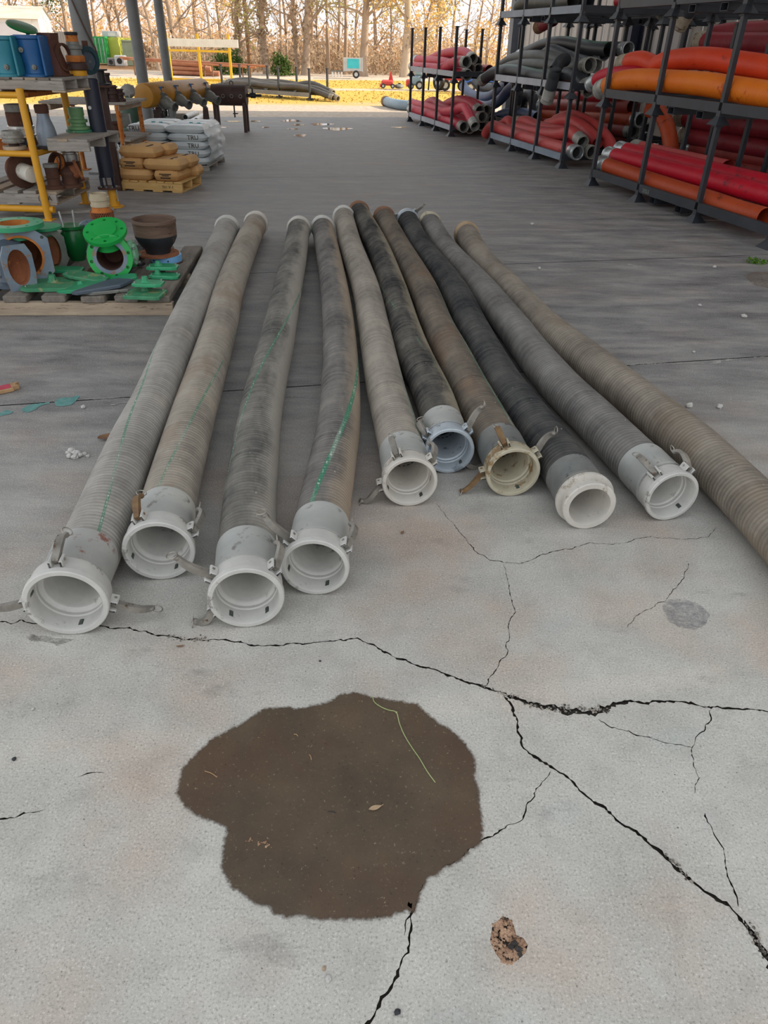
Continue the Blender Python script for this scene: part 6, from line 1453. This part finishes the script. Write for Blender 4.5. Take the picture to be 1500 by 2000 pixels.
for k, px in enumerate((268, 405, 480)):
    p = at(px, 118, 42.2); T = thing('pipe_trestle', ['left', 'middle', 'right'][k] + ' low trestle bearing the long rusty pipes', 'trestle', (p[0], 42.2, 0), 0, 'trestles under the long pipes'); h = at(px, [114, 122.5, 127.2][k], 42.2 - k * .55)[2] - .06
    for dx in (-.2, .2): m = M(); m.box((dx, 0, h / 2), (.06, .06, h)); m.build('leg', TIMB, T, world=False, smooth=False)
    m = M(); m.box((0, 0, h), (.6, .9, .06)); m.build('top_bar', TIMB, T, world=False, smooth=False)
# yellow goal-like frame with a white corrugated gutter
PX3 = [(317, 38.4), (375, 37.9), (434, 37.4)]; base = [V3(xat(px, Y, 0), Y, 0) for px, Y in PX3]
T = thing('yellow_frame', 'yellow tubular frame carrying a white corrugated sheet across its top', 'frame', base[1])
for b in base: m = M(); m.box(b + V3(0, 0, .89), (.10, .10, 1.8)); m.build('post', YELY, T, smooth=False)
for z in (1.15, .04):
    m = M(); d = base[2] - base[0]; m.box((base[0] + base[2]) / 2 + V3(0, 0, z), (np.linalg.norm(d), .07, .08), rotz(math.atan2(d[1], d[0]))); m.build('rail', YELY, T, smooth=False)
m = M(); V = []; n = 90; d = base[2] - base[0]; e = unit(d)
for k in range(n + 1): p = base[0] - e * .5 + e * ((np.linalg.norm(d) + 1.0) * k / n) + V3(0, -.08 - .03 * (k % 2), 1.3); V += [p, p + V3(0, 0, .30)]
m.add(V, [(2 * k, 2 * k + 2, 2 * k + 3, 2 * k + 1) for k in range(n)]); m.build('corrugated_sheet', PM('white_corrugated', '#dcdcda', '#e8e8e6', 3, .5), T, smooth=False)
# low hose rack in the grass
A = V3(-6.06, 29.3, 0); B = V3(-2.72, 26.9, 0); d = unit(B - A); LL = np.linalg.norm(B - A); an = math.atan2(d[1], d[0])
T = thing('hose_rack', 'low grey rack with four slim posts in the yard, holding black hoses', 'rack', A, an)
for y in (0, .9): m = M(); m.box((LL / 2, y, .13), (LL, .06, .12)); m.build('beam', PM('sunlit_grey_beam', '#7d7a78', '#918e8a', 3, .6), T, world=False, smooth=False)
for x in np.linspace(.02, LL - .02, 4): m = M(); m.box((x, .45, .16), (.06, .9, .06)); m.build('cross_bar', RACKM, T, world=False, smooth=False)
for y in (0, .9):
    for x in np.linspace(0, LL, 4):
        m = M(); m.box((x, y, .44), (.055, .055, .84)); m.box((x, y, .02), (.16, .16, .04)); m.box((x, y, .865), (.09, .09, .02)); m.build('post', RACKM, T, world=False, smooth=False)
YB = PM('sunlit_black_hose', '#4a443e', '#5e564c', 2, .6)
for k, (ys, hs, x0, x1, lab) in enumerate(((.14, (.05, .28, .30, .29, .30, .08), -.9, LL + .75, 'front black hose on the low yard rack, both ends drooping'), (.30, (.28, .34, .29, .27, .29, .06), -.2, LL + .9, 'second black hose on the low yard rack, longest at the right'), (.47, (.10, .30, .34, .30, .28, .12), -1.1, LL + .6, 'middle black hose on the low yard rack'), (.62, (.30, .40, .36, .30, .40, .20), -.4, LL + .5, 'fourth black hose lying highest on the low yard rack'), (.78, (.08, .32, .36, .38, .33, .30), -1.0, LL - .1, 'rear black hose on the low yard rack, its left end on the grass'))):
    c_, s_ = math.cos(an), math.sin(an); P = []
    for q, h in zip(np.linspace(x0, x1, 6), hs): yy = ys + .08 * math.sin(q * 1.7 + k); P.append(A + V3(c_ * q - s_ * yy, s_ * q + c_ * yy, h + .02))
    T = thing('black_hose', lab, 'hose', (P[0][0], P[0][1], 0), 0, 'black hoses on the low yard rack'); S, _ = spline(P, 40); m = M(); m.tube(S, .085, 10); m.build('hose_body', YB, T)
    for kk, (p, q) in enumerate(((S[0], S[2]), (S[-1], S[-3]))): m = M(); m.lathe([(.09, -.08), (.095, .06), (.07, .065), (.065, .0)], p, p - q, 12); m.build('coupling', COUPT, T)
P = [gp(404, 180, .05), gp(418, 171, .30), gp(440, 178, .12), gp(452, 172, .25), gp(465, 186, .06)]; T = thing('black_hose', 'tangled thin black hose at the left end of the low yard rack', 'hose', (P[0][0], P[0][1], 0)); m = M(); m.tube(spline(P, 30)[0], .03, 8); m.build('hose_body', BLKM, T)
# hose lying in the yard beside the far rack
P = [gp(754, 198, .10), gp(768, 202, .10), gp(785, 205, .10), gp(812, 207, .10)]; T = thing('grey_hose', 'blue grey hose end lying on the gravel left of the far rack', 'hose', (P[0][0], P[0][1], 0)); m = M(); m.tube(spline(P, 20)[0], .13, 14); m.build('hose_body', PM('blue_grey_hose', '#7f93a3', '#93a6b2', 3, .5), T)
m = M(); m.lathe([(.14, -.1), (.15, .08), (.12, .085), (.11, 0)], P[0], P[0] - P[1], 16); m.build('coupling', RUSTRING, T)
# utility pole
x = xat(467, 50, 1); T = thing('utility_pole', 'wooden utility pole at the tree line', 'pole', (x, 50, 0)); m = M(); m.cyl((0, 0, 0), (-.15, 0, 9), .13, 10, .10); m.build('shaft', TIMB, T, world=False); m = M(); m.cbox((-.14, -.1, 8.3), (2.0, .1, .12), .01); m.build('crossarm', TIMB, T, world=False)
# wheels
def wheel(T, c, r, w, d=(1, 0, 0)):
    m = M(); m.lathe([(r * .55, -w / 2), (r * .92, -w / 2), (r, -w * .3), (r, w * .3), (r * .92, w / 2), (r * .55, w / 2)], c, d, 22); t = m.build('tyre', BLKM, T, world=False)
    m = M(); m.lathe([(0, -w * .3), (r * .55, -w * .35), (r * .55, w * .35), (0, w * .3)], c, d, 16); g = m.build('rim', GALVS, T, world=False); g.parent = t
# trailer with teal sheet
x = xat(670, 44.5, .3); T = thing('box_trailer', 'small silver trailer with a bright teal panel at the tree line', 'trailer', (x, 44.5, 0), math.radians(5))
m = M(); m.box((0, 0, .62), (1.0, .8, .58)); m.build('box', GALVS, T, world=False, smooth=False); m = M(); m.box((0, -.41, .66), (.62, .02, .42)); m.build('teal_panel', PM('teal_sheet', '#2fb6c4', '#45c4cf', 3, .5), T, world=False, smooth=False)
for xx in (-.49, .49):
    for z in (.33, .92): pass
    m = M(); m.box((xx, -.41, .62), (.05, .05, .64)); m.build('corner_post', GALVS, T, world=False, smooth=False)
wheel(T, (.15, -.42, .18), .18, .12, (0, 1, 0)); m = M(); m.box((-.8, 0, .3), (.7, .06, .06)); m.build('tow_bar', DULL, T, world=False, smooth=False)
for k in range(4):
    x = xat(630 + k * 6, 45 + .2 * k, .1); T = thing('marker_post', ['first', 'second', 'third', 'fourth'][k] + ' short white post left of the small silver trailer', 'post', (x, 45 + .2 * k, 0), 0, 'short white posts'); m = M(); m.cbox((0, 0, .12), (.07, .07, .24), .01); m.build('shaft', WHT, T, world=False, smooth=False); m = M(); m.box((0, 0, .25), (.09, .09, .02)); m.build('cap', WHT, T, world=False, smooth=False)
# red machine, grey machine, blue tractor, red trailer, tyres, blue truck
REDM = PM('machine_red', '#c23a35', '#d24b44', 4, .5); BLUM = PM('machine_blue', '#2f5fb5', '#3d70c4', 4, .45); GBL = PM('grey_blue_machine', '#7f96a3', '#93a8b2', 4, .5)
x = xat(741, 35, .2); T = thing('red_implement', 'small red farm implement alone on the sunny grass', 'machine', (x, 35, 0))
m = M(); m.cbox((-.08, 0, .20), (.5, .45, .20), .05); m.build('body', REDM, T, world=False); m = M(); m.prism([(-.06, 0), (.16, 0), (.06, .36), (.02, .36)], -.05, .05, rotx(math.pi / 2), (.02, 0, .24)); m.build('mast', REDM, T, world=False, smooth=False); m = M(); m.cbox((-.30, 0, .10), (.2, .5, .12), .03); m.build('deck', REDM, T, world=False); wheel(T, (-.25, -.24, .09), .09, .07, (0, 1, 0)); wheel(T, (.15, -.24, .09), .09, .07, (0, 1, 0))
x = xat(760, 35, .1); T = thing('grey_implement', 'low grey implement right of the red one', 'machine', (x, 35, 0)); m = M(); m.blob((0, 0, .08), (.2, .2, .09), 6, 10, .1); m.build('body', DULL, T, world=False); m = M(); m.box((.02, 0, .16), (.1, .1, .08)); m.build('cap', BLKM, T, world=False, smooth=False)
x = xat(793, 34.6, .3); T = thing('tractor', 'grey blue tractor with a red front behind the left post of the far rack', 'tractor', (x, 34.6, 0))
m = M(); m.cbox((.05, 0, .32), (.42, .4, .36), .06); m.build('body', GBL, T, world=False); m = M(); m.cbox((.1, 0, .62), (.34, .36, .26), .05); m.build('cab', GBL, T, world=False); m = M(); m.cbox((-.28, 0, .22), (.26, .3, .26), .04); m.build('front_loader', REDM, T, world=False); wheel(T, (.15, -.24, .16), .16, .1, (0, 1, 0)); wheel(T, (-.2, -.24, .12), .12, .1, (0, 1, 0))
x = xat(838, 34, .3)
for k in range(2): T = thing('stacked_tyre', ['left', 'right'][k] + ' big black wheel standing behind the second post of the far rack', 'wheel', (x + k * .17, 34 + k * .3, 0), 0, 'big black wheels in the yard'); wheel(T, (0, 0, .31), .31, .16, unit((.8, .6, 0)))
x = xat(866, 34.3, .3); T = thing('flat_trailer', 'red trailer with black wheels seen through the far rack', 'trailer', (x, 34.3, 0))
m = M(); m.box((0, 0, .42), (1.15, .8, .12)); m.build('bed', REDM, T, world=False, smooth=False); m = M()
for k in range(5): m.box((-.5 + k * .25, -.4, .55), (.04, .04, .2))
m.box((0, -.4, .64), (1.1, .03, .04)); m.build('side_rails', REDM, T, world=False, smooth=False); m = M(); m.cbox((.1, .1, .72), (.5, .4, .18), .04); m.build('load', WHT, T, world=False)
wheel(T, (.35, -.42, .2), .2, .14, (0, 1, 0)); wheel(T, (-.35, -.42, .2), .2, .14, (0, 1, 0))
x = xat(918, 33, .3); T = thing('pickup_truck', 'blue truck partly hidden behind the hoses of the far rack', 'truck', (x, 33, 0)); m = M(); m.cbox((0, 0, .46), (1.3, .8, .34), .06); m.build('body', BLUM, T, world=False); m = M(); m.cbox((.25, 0, .74), (.6, .7, .28), .08); m.build('cab', BLUM, T, world=False); wheel(T, (-.4, -.4, .2), .2, .14, (0, 1, 0)); wheel(T, (.4, -.4, .2), .2, .14, (0, 1, 0))
x = xat(818, 34.2, .2); T = thing('black_stake', 'thin dark stake standing in the grass seen through the far rack', 'stake', (x, 34.2, 0)); m = M(); m.cyl((0, 0, 0), (.02, 0, .5), .03, 8); m.build('shaft', BLKM, T, world=False); m = M(); m.blob((.02, 0, .52), (.05, .05, .05), 5, 8, .1); m.build('top', BLKM, T, world=False)

# ------------------------------------------------------------------ trees
BARK = PM('tree_bark', '#9a8471', '#b39e88', 3, .95, 0, .5, '#6a5848', .64, 5, (1, 1, .3)); BARKL = PM('pale_bark', '#b09c86', '#c8b49c', 3, .95, 0, .5, '#6a5846', .6, 5, (1, 1, .3))
def leaf_mat(name, a, b, c):
    t = NT(name); g = t.n('ShaderNodeNewGeometry'); col = t.ramp(g.outputs['Random Per Island'], [(0, C(a)), (.5, C(b)), (1, C(c))])
    m = t.out(col, .8, 0, .1); t.b.inputs['Transmission Weight'].default_value = 0
    tr = t.n('ShaderNodeBsdfTranslucent'); t.l(col, tr.inputs[0]); mx = t.n('ShaderNodeMixShader'); mx.inputs[0].default_value = .5
    out = [n for n in t.t.nodes if n.type == 'OUTPUT_MATERIAL'][0]; t.l(t.b.outputs[0], mx.inputs[1]); t.l(tr.outputs[0], mx.inputs[2]); t.l(mx.outputs[0], out.inputs[0]); return m
LGOLD = leaf_mat('golden_leaves', '#e0b26a', '#efc87c', '#e2cd84'); LOLIV = leaf_mat('olive_leaves', '#b5b072', '#cbc07c', '#a8a067'); LTAN = leaf_mat('tan_leaves', '#dfba94', '#eccfac', '#e2bb90'); LGRN = leaf_mat('evergreen_leaves', '#3f5a30', '#536b38', '#6a7a42'); LVINE = leaf_mat('dry_vine', '#b09c86', '#c6b29a', '#9c8872')
def cards(centres, spread, n, size, mat, name, parent=None, zlim=0.05):
    c = np.asarray(centres); k = RNG.integers(0, len(c), n); P = c[k] + RNG.normal(0, 1, (n, 3)) * np.asarray(spread); P[:, 2] = np.maximum(P[:, 2], zlim)
    a = RNG.normal(0, 1, (n, 3)); a /= np.linalg.norm(a, axis=1)[:, None]; b = np.cross(a, RNG.normal(0, 1, (n, 3))); b /= np.linalg.norm(b, axis=1)[:, None]
    s = RNG.uniform(.5, 1.3, (n, 1)) * size; V = np.stack([P - a * s, P + b * s * .5, P + a * s, P - b * s * .5], 1).reshape(-1, 3)
    if parent is not None: V = V - np.array(parent['_o'])
    me = bpy.data.meshes.new(name); me.vertices.add(len(V)); me.vertices.foreach_set('co', V.astype(np.float32).ravel()); me.loops.add(n * 4); me.polygons.add(n)
    me.loops.foreach_set('vertex_index', np.arange(n * 4, dtype=np.int32)); me.polygons.foreach_set('loop_start', np.arange(0, n * 4, 4, dtype=np.int32)); me.materials.append(mat); me.update(calc_edges=True)
    o = bpy.data.objects.new(name, me); COL.objects.link(o); o['kind'] = 'stuff'
    if parent is not None: o.parent = parent
    return o
def tree(px, Y, h, r, leaf, nleaf, lab, lean=0.0, fork=.35, bark=BARK, spread=1.0, vine=False, nb=11, lsize=.10):
    x = xat(px, Y, .5); T = thing('tree', lab, 'tree', (x, Y, 0), 0, 'trees along the far edge of the yard')
    m = M(); tips = []
    P = [V3(x, Y, -.05), V3(x + lean * h * .25 + RNG.normal(0, .06), Y, h * .3), V3(x + lean * h * .6 + RNG.normal(0, .15), Y + RNG.normal(0, .1), h * .65), V3(x + lean * h + RNG.normal(0, .25), Y, h)]
    S, _ = spline(P, 14); m.tube(S, [r * (1.25 if i == 0 else 1) * (1 - .85 * i / 13) for i in range(14)], 9)
    def branch(p, d, L, rr, lev):
        q = [p]; dd = unit(d)
        for i in range(4): dd = unit(dd + RNG.normal(0, .22, 3) + V3(0, 0, .10)); q.append(q[-1] + dd * L / 4)
        m.tube(q, [rr * (1 - .8 * i / 4) for i in range(5)], 5 if lev == 0 else 4, False); tips.extend(q[2:])
        if lev < 2:
            for i in range(3 if lev == 0 else 2): branch(q[int(RNG.integers(1, 4))], dd + RNG.normal(0, .6, 3), L * RNG.uniform(.4, .65), rr * .5, lev + 1)
    for k in range(nb):
        t = RNG.uniform(fork * .6, 1); i = int(t * 13); a = RNG.uniform(0, 6.283)
        branch(S[i], V3(math.cos(a), math.sin(a) * .7, RNG.uniform(.3, 1.0)), h * RNG.uniform(.22, .42) * spread, r * .42 * (1 - .6 * t), 0)
    m.build('trunk', bark, T)
    if nleaf: cards(tips, (.28, .28, .25), nleaf, lsize, leaf, 'foliage', T)
    if vine: cards(S[1:9], (.15, .15, .3), 520, .13, LVINE, 'dry_vine', T)
    return T
TREES = [
 (-20, 60, 8, .20, LTAN, 500, 'tree at the very left edge above the white shed'), (20, 62, 8, .16, LTAN, 700, 'thin tree rising behind the white shed'), (70, 61, 8, .16, LOLIV, 1500, 'leafy olive tree above the white shed gable'),
 (118, 58, 8, .16, LGRN, 1600, 'green leaved tree right of the white shed'), (172, 64, 8, .15, LTAN, 900, 'tan tree above the green container'), (205, 63, 8, .14, LTAN, 900, 'tan tree above the lime container'), (228, 62, 8, .13, LTAN, 700, 'slim tree left of the second pipe column'),
 (289, 50, 8, .11, LTAN, 200, 'leaning bare tree between the two far pipe columns', -.14), (322, 56, 9, .20, LTAN, 300, 'broad bare tree above the left post of the yellow frame'), (345, 58, 9, .22, LGOLD, 700, 'forked bare tree above the yellow frame'), (395, 57, 8, .12, LGOLD, 900, 'golden sapling above the white corrugated sheet'), (415, 60, 8, .12, LGOLD, 900, 'golden tree between yellow frame and utility pole'),
 (447, 49, 9, .17, LTAN, 200, 'vine covered tree directly left of the utility pole'), (501, 48, 7, .20, LOLIV, 900, 'stout vine wrapped tree with ivy tufts right of the pole'), (528, 55, 8, .10, LTAN, 300, 'slim tree right of the stout vine wrapped one'), (541, 50, 9, .09, LTAN, 200, 'very thin dark tree left of the twin trunks'),
 (563, 48.5, 9, .16, LTAN, 300, 'dark trunk left of the twin trunks'), (577, 48, 10, .24, LTAN, 400, 'heaviest dark trunk with vines in the middle of the tree line'), (603, 56, 8, .10, LTAN, 400, 'thin tree right of the heaviest dark trunk'), (622, 50, 10, .12, LTAN, 300, 'tall bare tree curving up left of the trailer'), (641, 54, 9, .11, LOLIV, 700, 'slim olive tripled tree just left of the trailer'), (655, 50, 10, .13, LTAN, 250, 'dark bare tree behind the teal trailer'),
 (690, 48, 9, .26, LOLIV, 2300, 'large olive gold tree right of the teal trailer', .03), (715, 56, 9, .14, LGOLD, 1700, 'golden tree between the two large ones'), (742, 58, 8, .10, LOLIV, 600, 'thin olive tree left of the pale thick trunk'), (772, 48, 9, .28, LGOLD, 3000, 'large golden tree with a pale thick trunk left of the far rack', .01),
 (803, 57, 7, .12, LGOLD, 1800, 'golden tree behind the left posts of the far rack'), (830, 60, 6.5, .12, LOLIV, 1800, 'olive tree behind the middle of the far rack'), (858, 58, 8, .11, LTAN, 200, 'bare twiggy tree above the far rack', .05), (885, 62, 8.5, .10, LTAN, 150, 'bare pale tree against the sky above the far rack', .08), (905, 60, 8, .09, LTAN, 150, 'bare tree leaning right above the red hoses', .1), (930, 58, 6, .12, LGOLD, 1500, 'golden tree left of the grey corner column'), (955, 60, 5.5, .12, LTAN, 1500, 'russet tree right behind the grey corner column'), (985, 62, 5, .12, LTAN, 1300, 'russet tree half hidden by the corner column'),
 (248, 57, 8, .10, LTAN, 700, 'tan sapling right behind the second pipe column'), (368, 62, 9, .14, LTAN, 800, 'tan tree behind the middle yellow post'), (470, 62, 8, .12, LGOLD, 900, 'golden tree right behind the utility pole'), (590, 62, 8, .12, LTAN, 700, 'tan tree in the second row behind the dark trunks'), (675, 62, 8, .12, LGOLD, 1200, 'golden tree far behind the teal trailer'),
]
for q in TREES:
    px, Y, h, r, leaf, nl, lab = q[:7]
    big = px in (772, 690); tree(px, Y, h, r, leaf, int(nl * .8), lab, q[7] if len(q) > 7 else RNG.normal(0, .03), .28, BARKL if px in (772, 345, 395) else BARK, 1.0, px in (447, 501, 563, 577), 13 if big else 10)
# evergreen bushes
for k, (px, Y, s, lab) in enumerate(((418, 46, 1.0, 'dark evergreen bush behind the right yellow post'), (528, 46, .75, 'small dark bush right of the long rusty pipes'), (440, 47, .8, 'evergreen bush at the foot of the vine covered tree'))):
    x = xat(px, Y, .4); T = thing('bush', lab, 'bush', (x, Y, 0), 0, 'evergreen bushes at the tree line'); m = M()
    for j in range(9): a = RNG.uniform(0, 6.28); m.tube([V3(x, Y, 0), V3(x + .3 * s * math.cos(a), Y + .3 * s * math.sin(a), .5 * s), V3(x + .6 * s * math.cos(a), Y + .6 * s * math.sin(a), .9 * s)], [.03, .02, .008], 5, False)
    m.build('stems', BARK, T); cards([V3(x + RNG.normal(0, .3 * s), Y + RNG.normal(0, .3 * s), abs(RNG.normal(.5 * s, .3 * s))) for _ in range(30)], (.16, .16, .16), 900, .09, LGRN, 'foliage', T)
# undergrowth: uncountable stems, leaves and twigs behind the trees
def undergrowth(n, x0, x1, Y0, Y1, hz, mat, nm, lab, size):
    c = np.stack([RNG.uniform(x0, x1, 900), RNG.uniform(Y0, Y1, 900), np.abs(RNG.normal(0, 1, 900)) * hz], 1)
    o = cards(c, (.35, .3, .3), n, size, mat, nm); tag(o, lab, 'undergrowth', None, 'stuff')
undergrowth(16000, -15, 4, 54, 62, 1.0, LTAN, 'undergrowth', 'tan undergrowth filling the space between the trunks', .11)
undergrowth(11000, -15, 4, 50, 58, .7, LVINE, 'undergrowth', 'dull brown low brush along the foot of the trees', .12)
undergrowth(15000, -40, 12, 66, 76, 1.0, LGOLD, 'undergrowth', 'golden far thicket behind the tree line', .14)
undergrowth(15000, -40, -14, 65, 78, 2.6, LTAN, 'undergrowth', 'tall tan thicket behind the containers', .14)
m = M()
for k in range(600):
    x = RNG.uniform(-34, 8); Y = RNG.uniform(50, 66) if x > -15 else RNG.uniform(64, 74); h = RNG.uniform(1.0, 4.2); l1 = RNG.normal(0, .12); m.tube([V3(x, Y, 0), V3(x + l1 * h * .5 + RNG.normal(0, .1), Y, h * .5), V3(x + l1 * h + RNG.normal(0, .25), Y, h)], [.022, .016, .006], 3, False)
o = m.build('thicket_stems', BARKL, None); tag(o, 'countless thin bare stems between the trees', 'undergrowth', None, 'stuff')

# ------------------------------------------------------------------ small things on the floor
STN = PM('pale_stone', '#b5b3ae', '#d0cec8', 30, .85, 0, .4); STD = PM('dark_stone', '#26282c', '#3a3c40', 30, .7, 0, .3)
def stone(px, py, r, mat, lab, fl=.6):
    p = gp(px, py); m = M(); m.blob((0, 0, r * fl * .9), (r, r * .8, r * fl), 5, 7, .22); o = m.build('stone', mat, None, smooth=False, world=False); o.location = (p[0], p[1], 0); o.rotation_euler = (0, 0, random.uniform(0, 6)); tag(o, lab, 'stone', 'loose stones on the slab')
stone(641, 1913, .0085, STN, 'pale stone near the bottom edge, left of the long crack'); stone(633, 1892, .006, PM('tan_chip', '#a08b76', '#b8a28c', 40, .9), 'tan chip just above the pale stone at the bottom', .3)
stone(776, 1978, .0075, STD, 'black pebble at the bottom edge beside the crack'); stone(944, 1893, .004, STN, 'tiny white pebble left of the rusty pit')
stone(1345, 796, .02, STN, 'grey stone right of the rightmost hose, nearer of two', .8); stone(1405, 797, .018, STN, 'pale grey stone farther right on the dark floor', .7); stone(1452, 620, .022, STN, 'pale stone on the dark floor below the nearest rack'); stone(1366, 598, .016, STN, 'small stone left of the pale one below the rack'); stone(1355, 757 - 68, .012, STN, 'small stone at the pale joint line at right'); stone(163, 797, .014, STN, 'white pebble beside the turquoise paint')
stone(1053, 526, .02, STN, 'white chip behind the rightmost hose'); stone(1395, 523, .018, STN, 'small white chip near the weed joint'); stone(1039, 439, .022, STN, 'pale chip on the light floor patch')
stone(625, 1252 + 40, .004, STD, 'small dark pebble below the third hose mouth'); stone(28, 1487 - 3, .007, STD, 'dark grey spot pebble near the left edge'); stone(65, 1386, .006, STN, 'white chip near the left edge')
for k, (px, py, r) in enumerate(((140, 884, .018), (150, 889, .02), (136, 893, .015), (158, 892, .014), (147, 896, .018), (166, 889, .012), (172, 893, .010), (133, 887, .012))):
    stone(px, py, r, STN, ['upper left', 'largest central', 'lower left', 'right of centre', 'lowest', 'upper right', 'rightmost', 'leftmost'][k] + ' crumb of the pale rubble left of the leftmost hose', .7)
LEAFM = PM('dry_leaf', '#a58b6d', '#c2a888', 30, .8, 0, .3, '#6a5440', .6, 60); LEAFB = PM('brown_leaf', '#7a5a41', '#8f6d50', 30, .85, 0, .3)
def leaf(px, py, L, W, rz, mat, lab, curl=.25, stalk=True):
    p = gp(px, py, .004); T = thing('fallen_leaf', lab, 'leaf', p, rz); m = M(); n = 10; V = []
    for i in range(n + 1):
        t = i / n; w = W * math.sin(math.pi * t ** .9) * (1 - .2 * t); z = curl * L * (t - .5) ** 2
        V += [(L * (t - .5), -w, z + w * .35), (L * (t - .5), 0, z), (L * (t - .5), w, z + w * .3)]
    m.add(V, [(3 * i + j, 3 * i + 3 + j, 3 * i + 4 + j, 3 * i + 1 + j) for i in range(n) for j in (0, 1)]); m.build('blade', mat, T, world=False)
    if stalk: m = M(); m.tube([V3(L * .48, 0, curl * L * .25), V3(L * .62, .002, .002)], .0009, 5); m.build('stalk', mat, T, world=False)
leaf(733, 1578, .036, .0075, .35, LEAFM, 'narrow tan leaf lying on the wet patch'); leaf(208, 856, .09, .035, .9, LEAFB, 'curled brown leaf against the leftmost hose', .8); leaf(353, 1262, .03, .004, .25, LEAFB, 'thin rusty leaf beside the long crack below the second hose', .5, False); leaf(786, 1040, .022, .008, 1.2, LEAFB, 'little brown leaf below the fifth hose mouth', .4)
P = [gp(x, y, .004) for x, y in ((728, 1360), (731, 1371), (745, 1381), (760, 1387), (774, 1394), (780, 1412), (790, 1436), (806, 1462), (820, 1482), (834, 1506), (850, 1528))]; P[4][2] = .010
T = thing('grass_stem', 'pale green bent grass stem lying over the wet patch', 'stem', P[0]); m = M(); m.tube(spline(P, 40)[0], .0014, 6); m.build('stalk', PM('dry_green_stem', '#b5b98c', '#98a86c', 12, .7), T); m = M(); m.blob(P[4], (.003, .003, .003), 5, 6, 0); m.build('node', PM('dry_green_stem', '#b5b98c'), T)
# scraps on the wet patch
TW = PM('tan_twig', '#a4845f', '#bb9a74', 20, .9)
for k, (a, b, lab) in enumerate((((400, 1506), (424, 1518), 'thin twig at the left of the wet patch'), ((574, 1434), (582, 1438), 'tiny chip at the top of the wet patch'), ((640, 1585), (656, 1588), 'short dark twig left of the leaf'), ((604, 1474), (608, 1484), 'tiny straw in the middle of the wet patch'))):
    p, q = gp(*a, .003), gp(*b, .003); T = thing('twig', lab, 'twig', p, 0); m = M(); m.tube(spline([p, (p + q) / 2 + V3(.001, .002, .001), q], 8)[0], .0011, 5); m.build('stick', TW if k != 2 else STD, T)
for x, y, s in ((515, 1650, 1), (488, 1643, .6)):
    p = gp(x, y); m = M()
    for k in range(14): r = RNG.uniform(.0015, .004) * s; m.blob((RNG.normal(0, .007) * s, RNG.normal(0, .004) * s, r * .5), (r, r, r * .7), 4, 5, .3)
    o = m.build('dirt_crumbs', MAT_PIT, None, smooth=False, world=False); o.location = (p[0], p[1], .002); tag(o, ('larger' if s == 1 else 'smaller') + ' cluster of rusty crumbs at the lower left of the wet patch', 'dirt', None, 'stuff')
# broken red toy-like bracket at the left edge
p = gp(8, 764, .0); T = thing('broken_bracket', 'broken piece of red painted wood with splintered tan end at the left edge', 'debris', p, math.radians(38))
m = M(); m.cbox((-.04, 0, .016), (.16, .05, .022), .004); m.build('painted_face', PM('faded_red_paint', '#b0304a', '#c2485c', 12, .6), T, world=False, smooth=False); m = M(); m.prism([(.035, -.03), (.075, -.02), (.06, .0), (.085, .025), (.04, .03)], .003, .026); m.cbox((-.04, -.032, .012), (.17, .016, .02), .003); m.build('splintered_wood', PM('splintered_wood', '#a07c58', '#bb9870', 14, .9), T, world=False, smooth=False)
# weed in the joint
p = gp(1474, 514); T = thing('weed', 'small green weed growing in the joint near the right rack', 'weed', p); cards([p + V3(RNG.normal(0, .05), RNG.normal(0, .02), .02) for _ in range(12)], (.02, .012, .012), 120, .016, leaf_mat('weed_green', '#4f7a2c', '#6a963a', '#7fa648'), 'leaves', T, .003)
m = M(); m.tube([p, p + V3(.02, 0, .03)], .002, 5); m.build('stem', PM('weed_stem', '#5d7a3a'), T)
# litter specks: fine grit strewn over the foreground slab
m = M()
for k in range(900):
    x, y = RNG.uniform(-1.4, 2.2), RNG.uniform(.55, 3.0); r = RNG.uniform(.0007, .0022); m.blob((x, y, r * .4), (r, r, r * .6), 3, 5, .2)
o = m.build('grit', PM('mixed_grit', '#6b655c', '#b0aba0', 3, .9), None, smooth=False); tag(o, 'fine grit strewn over the foreground concrete', 'grit', None, 'stuff')
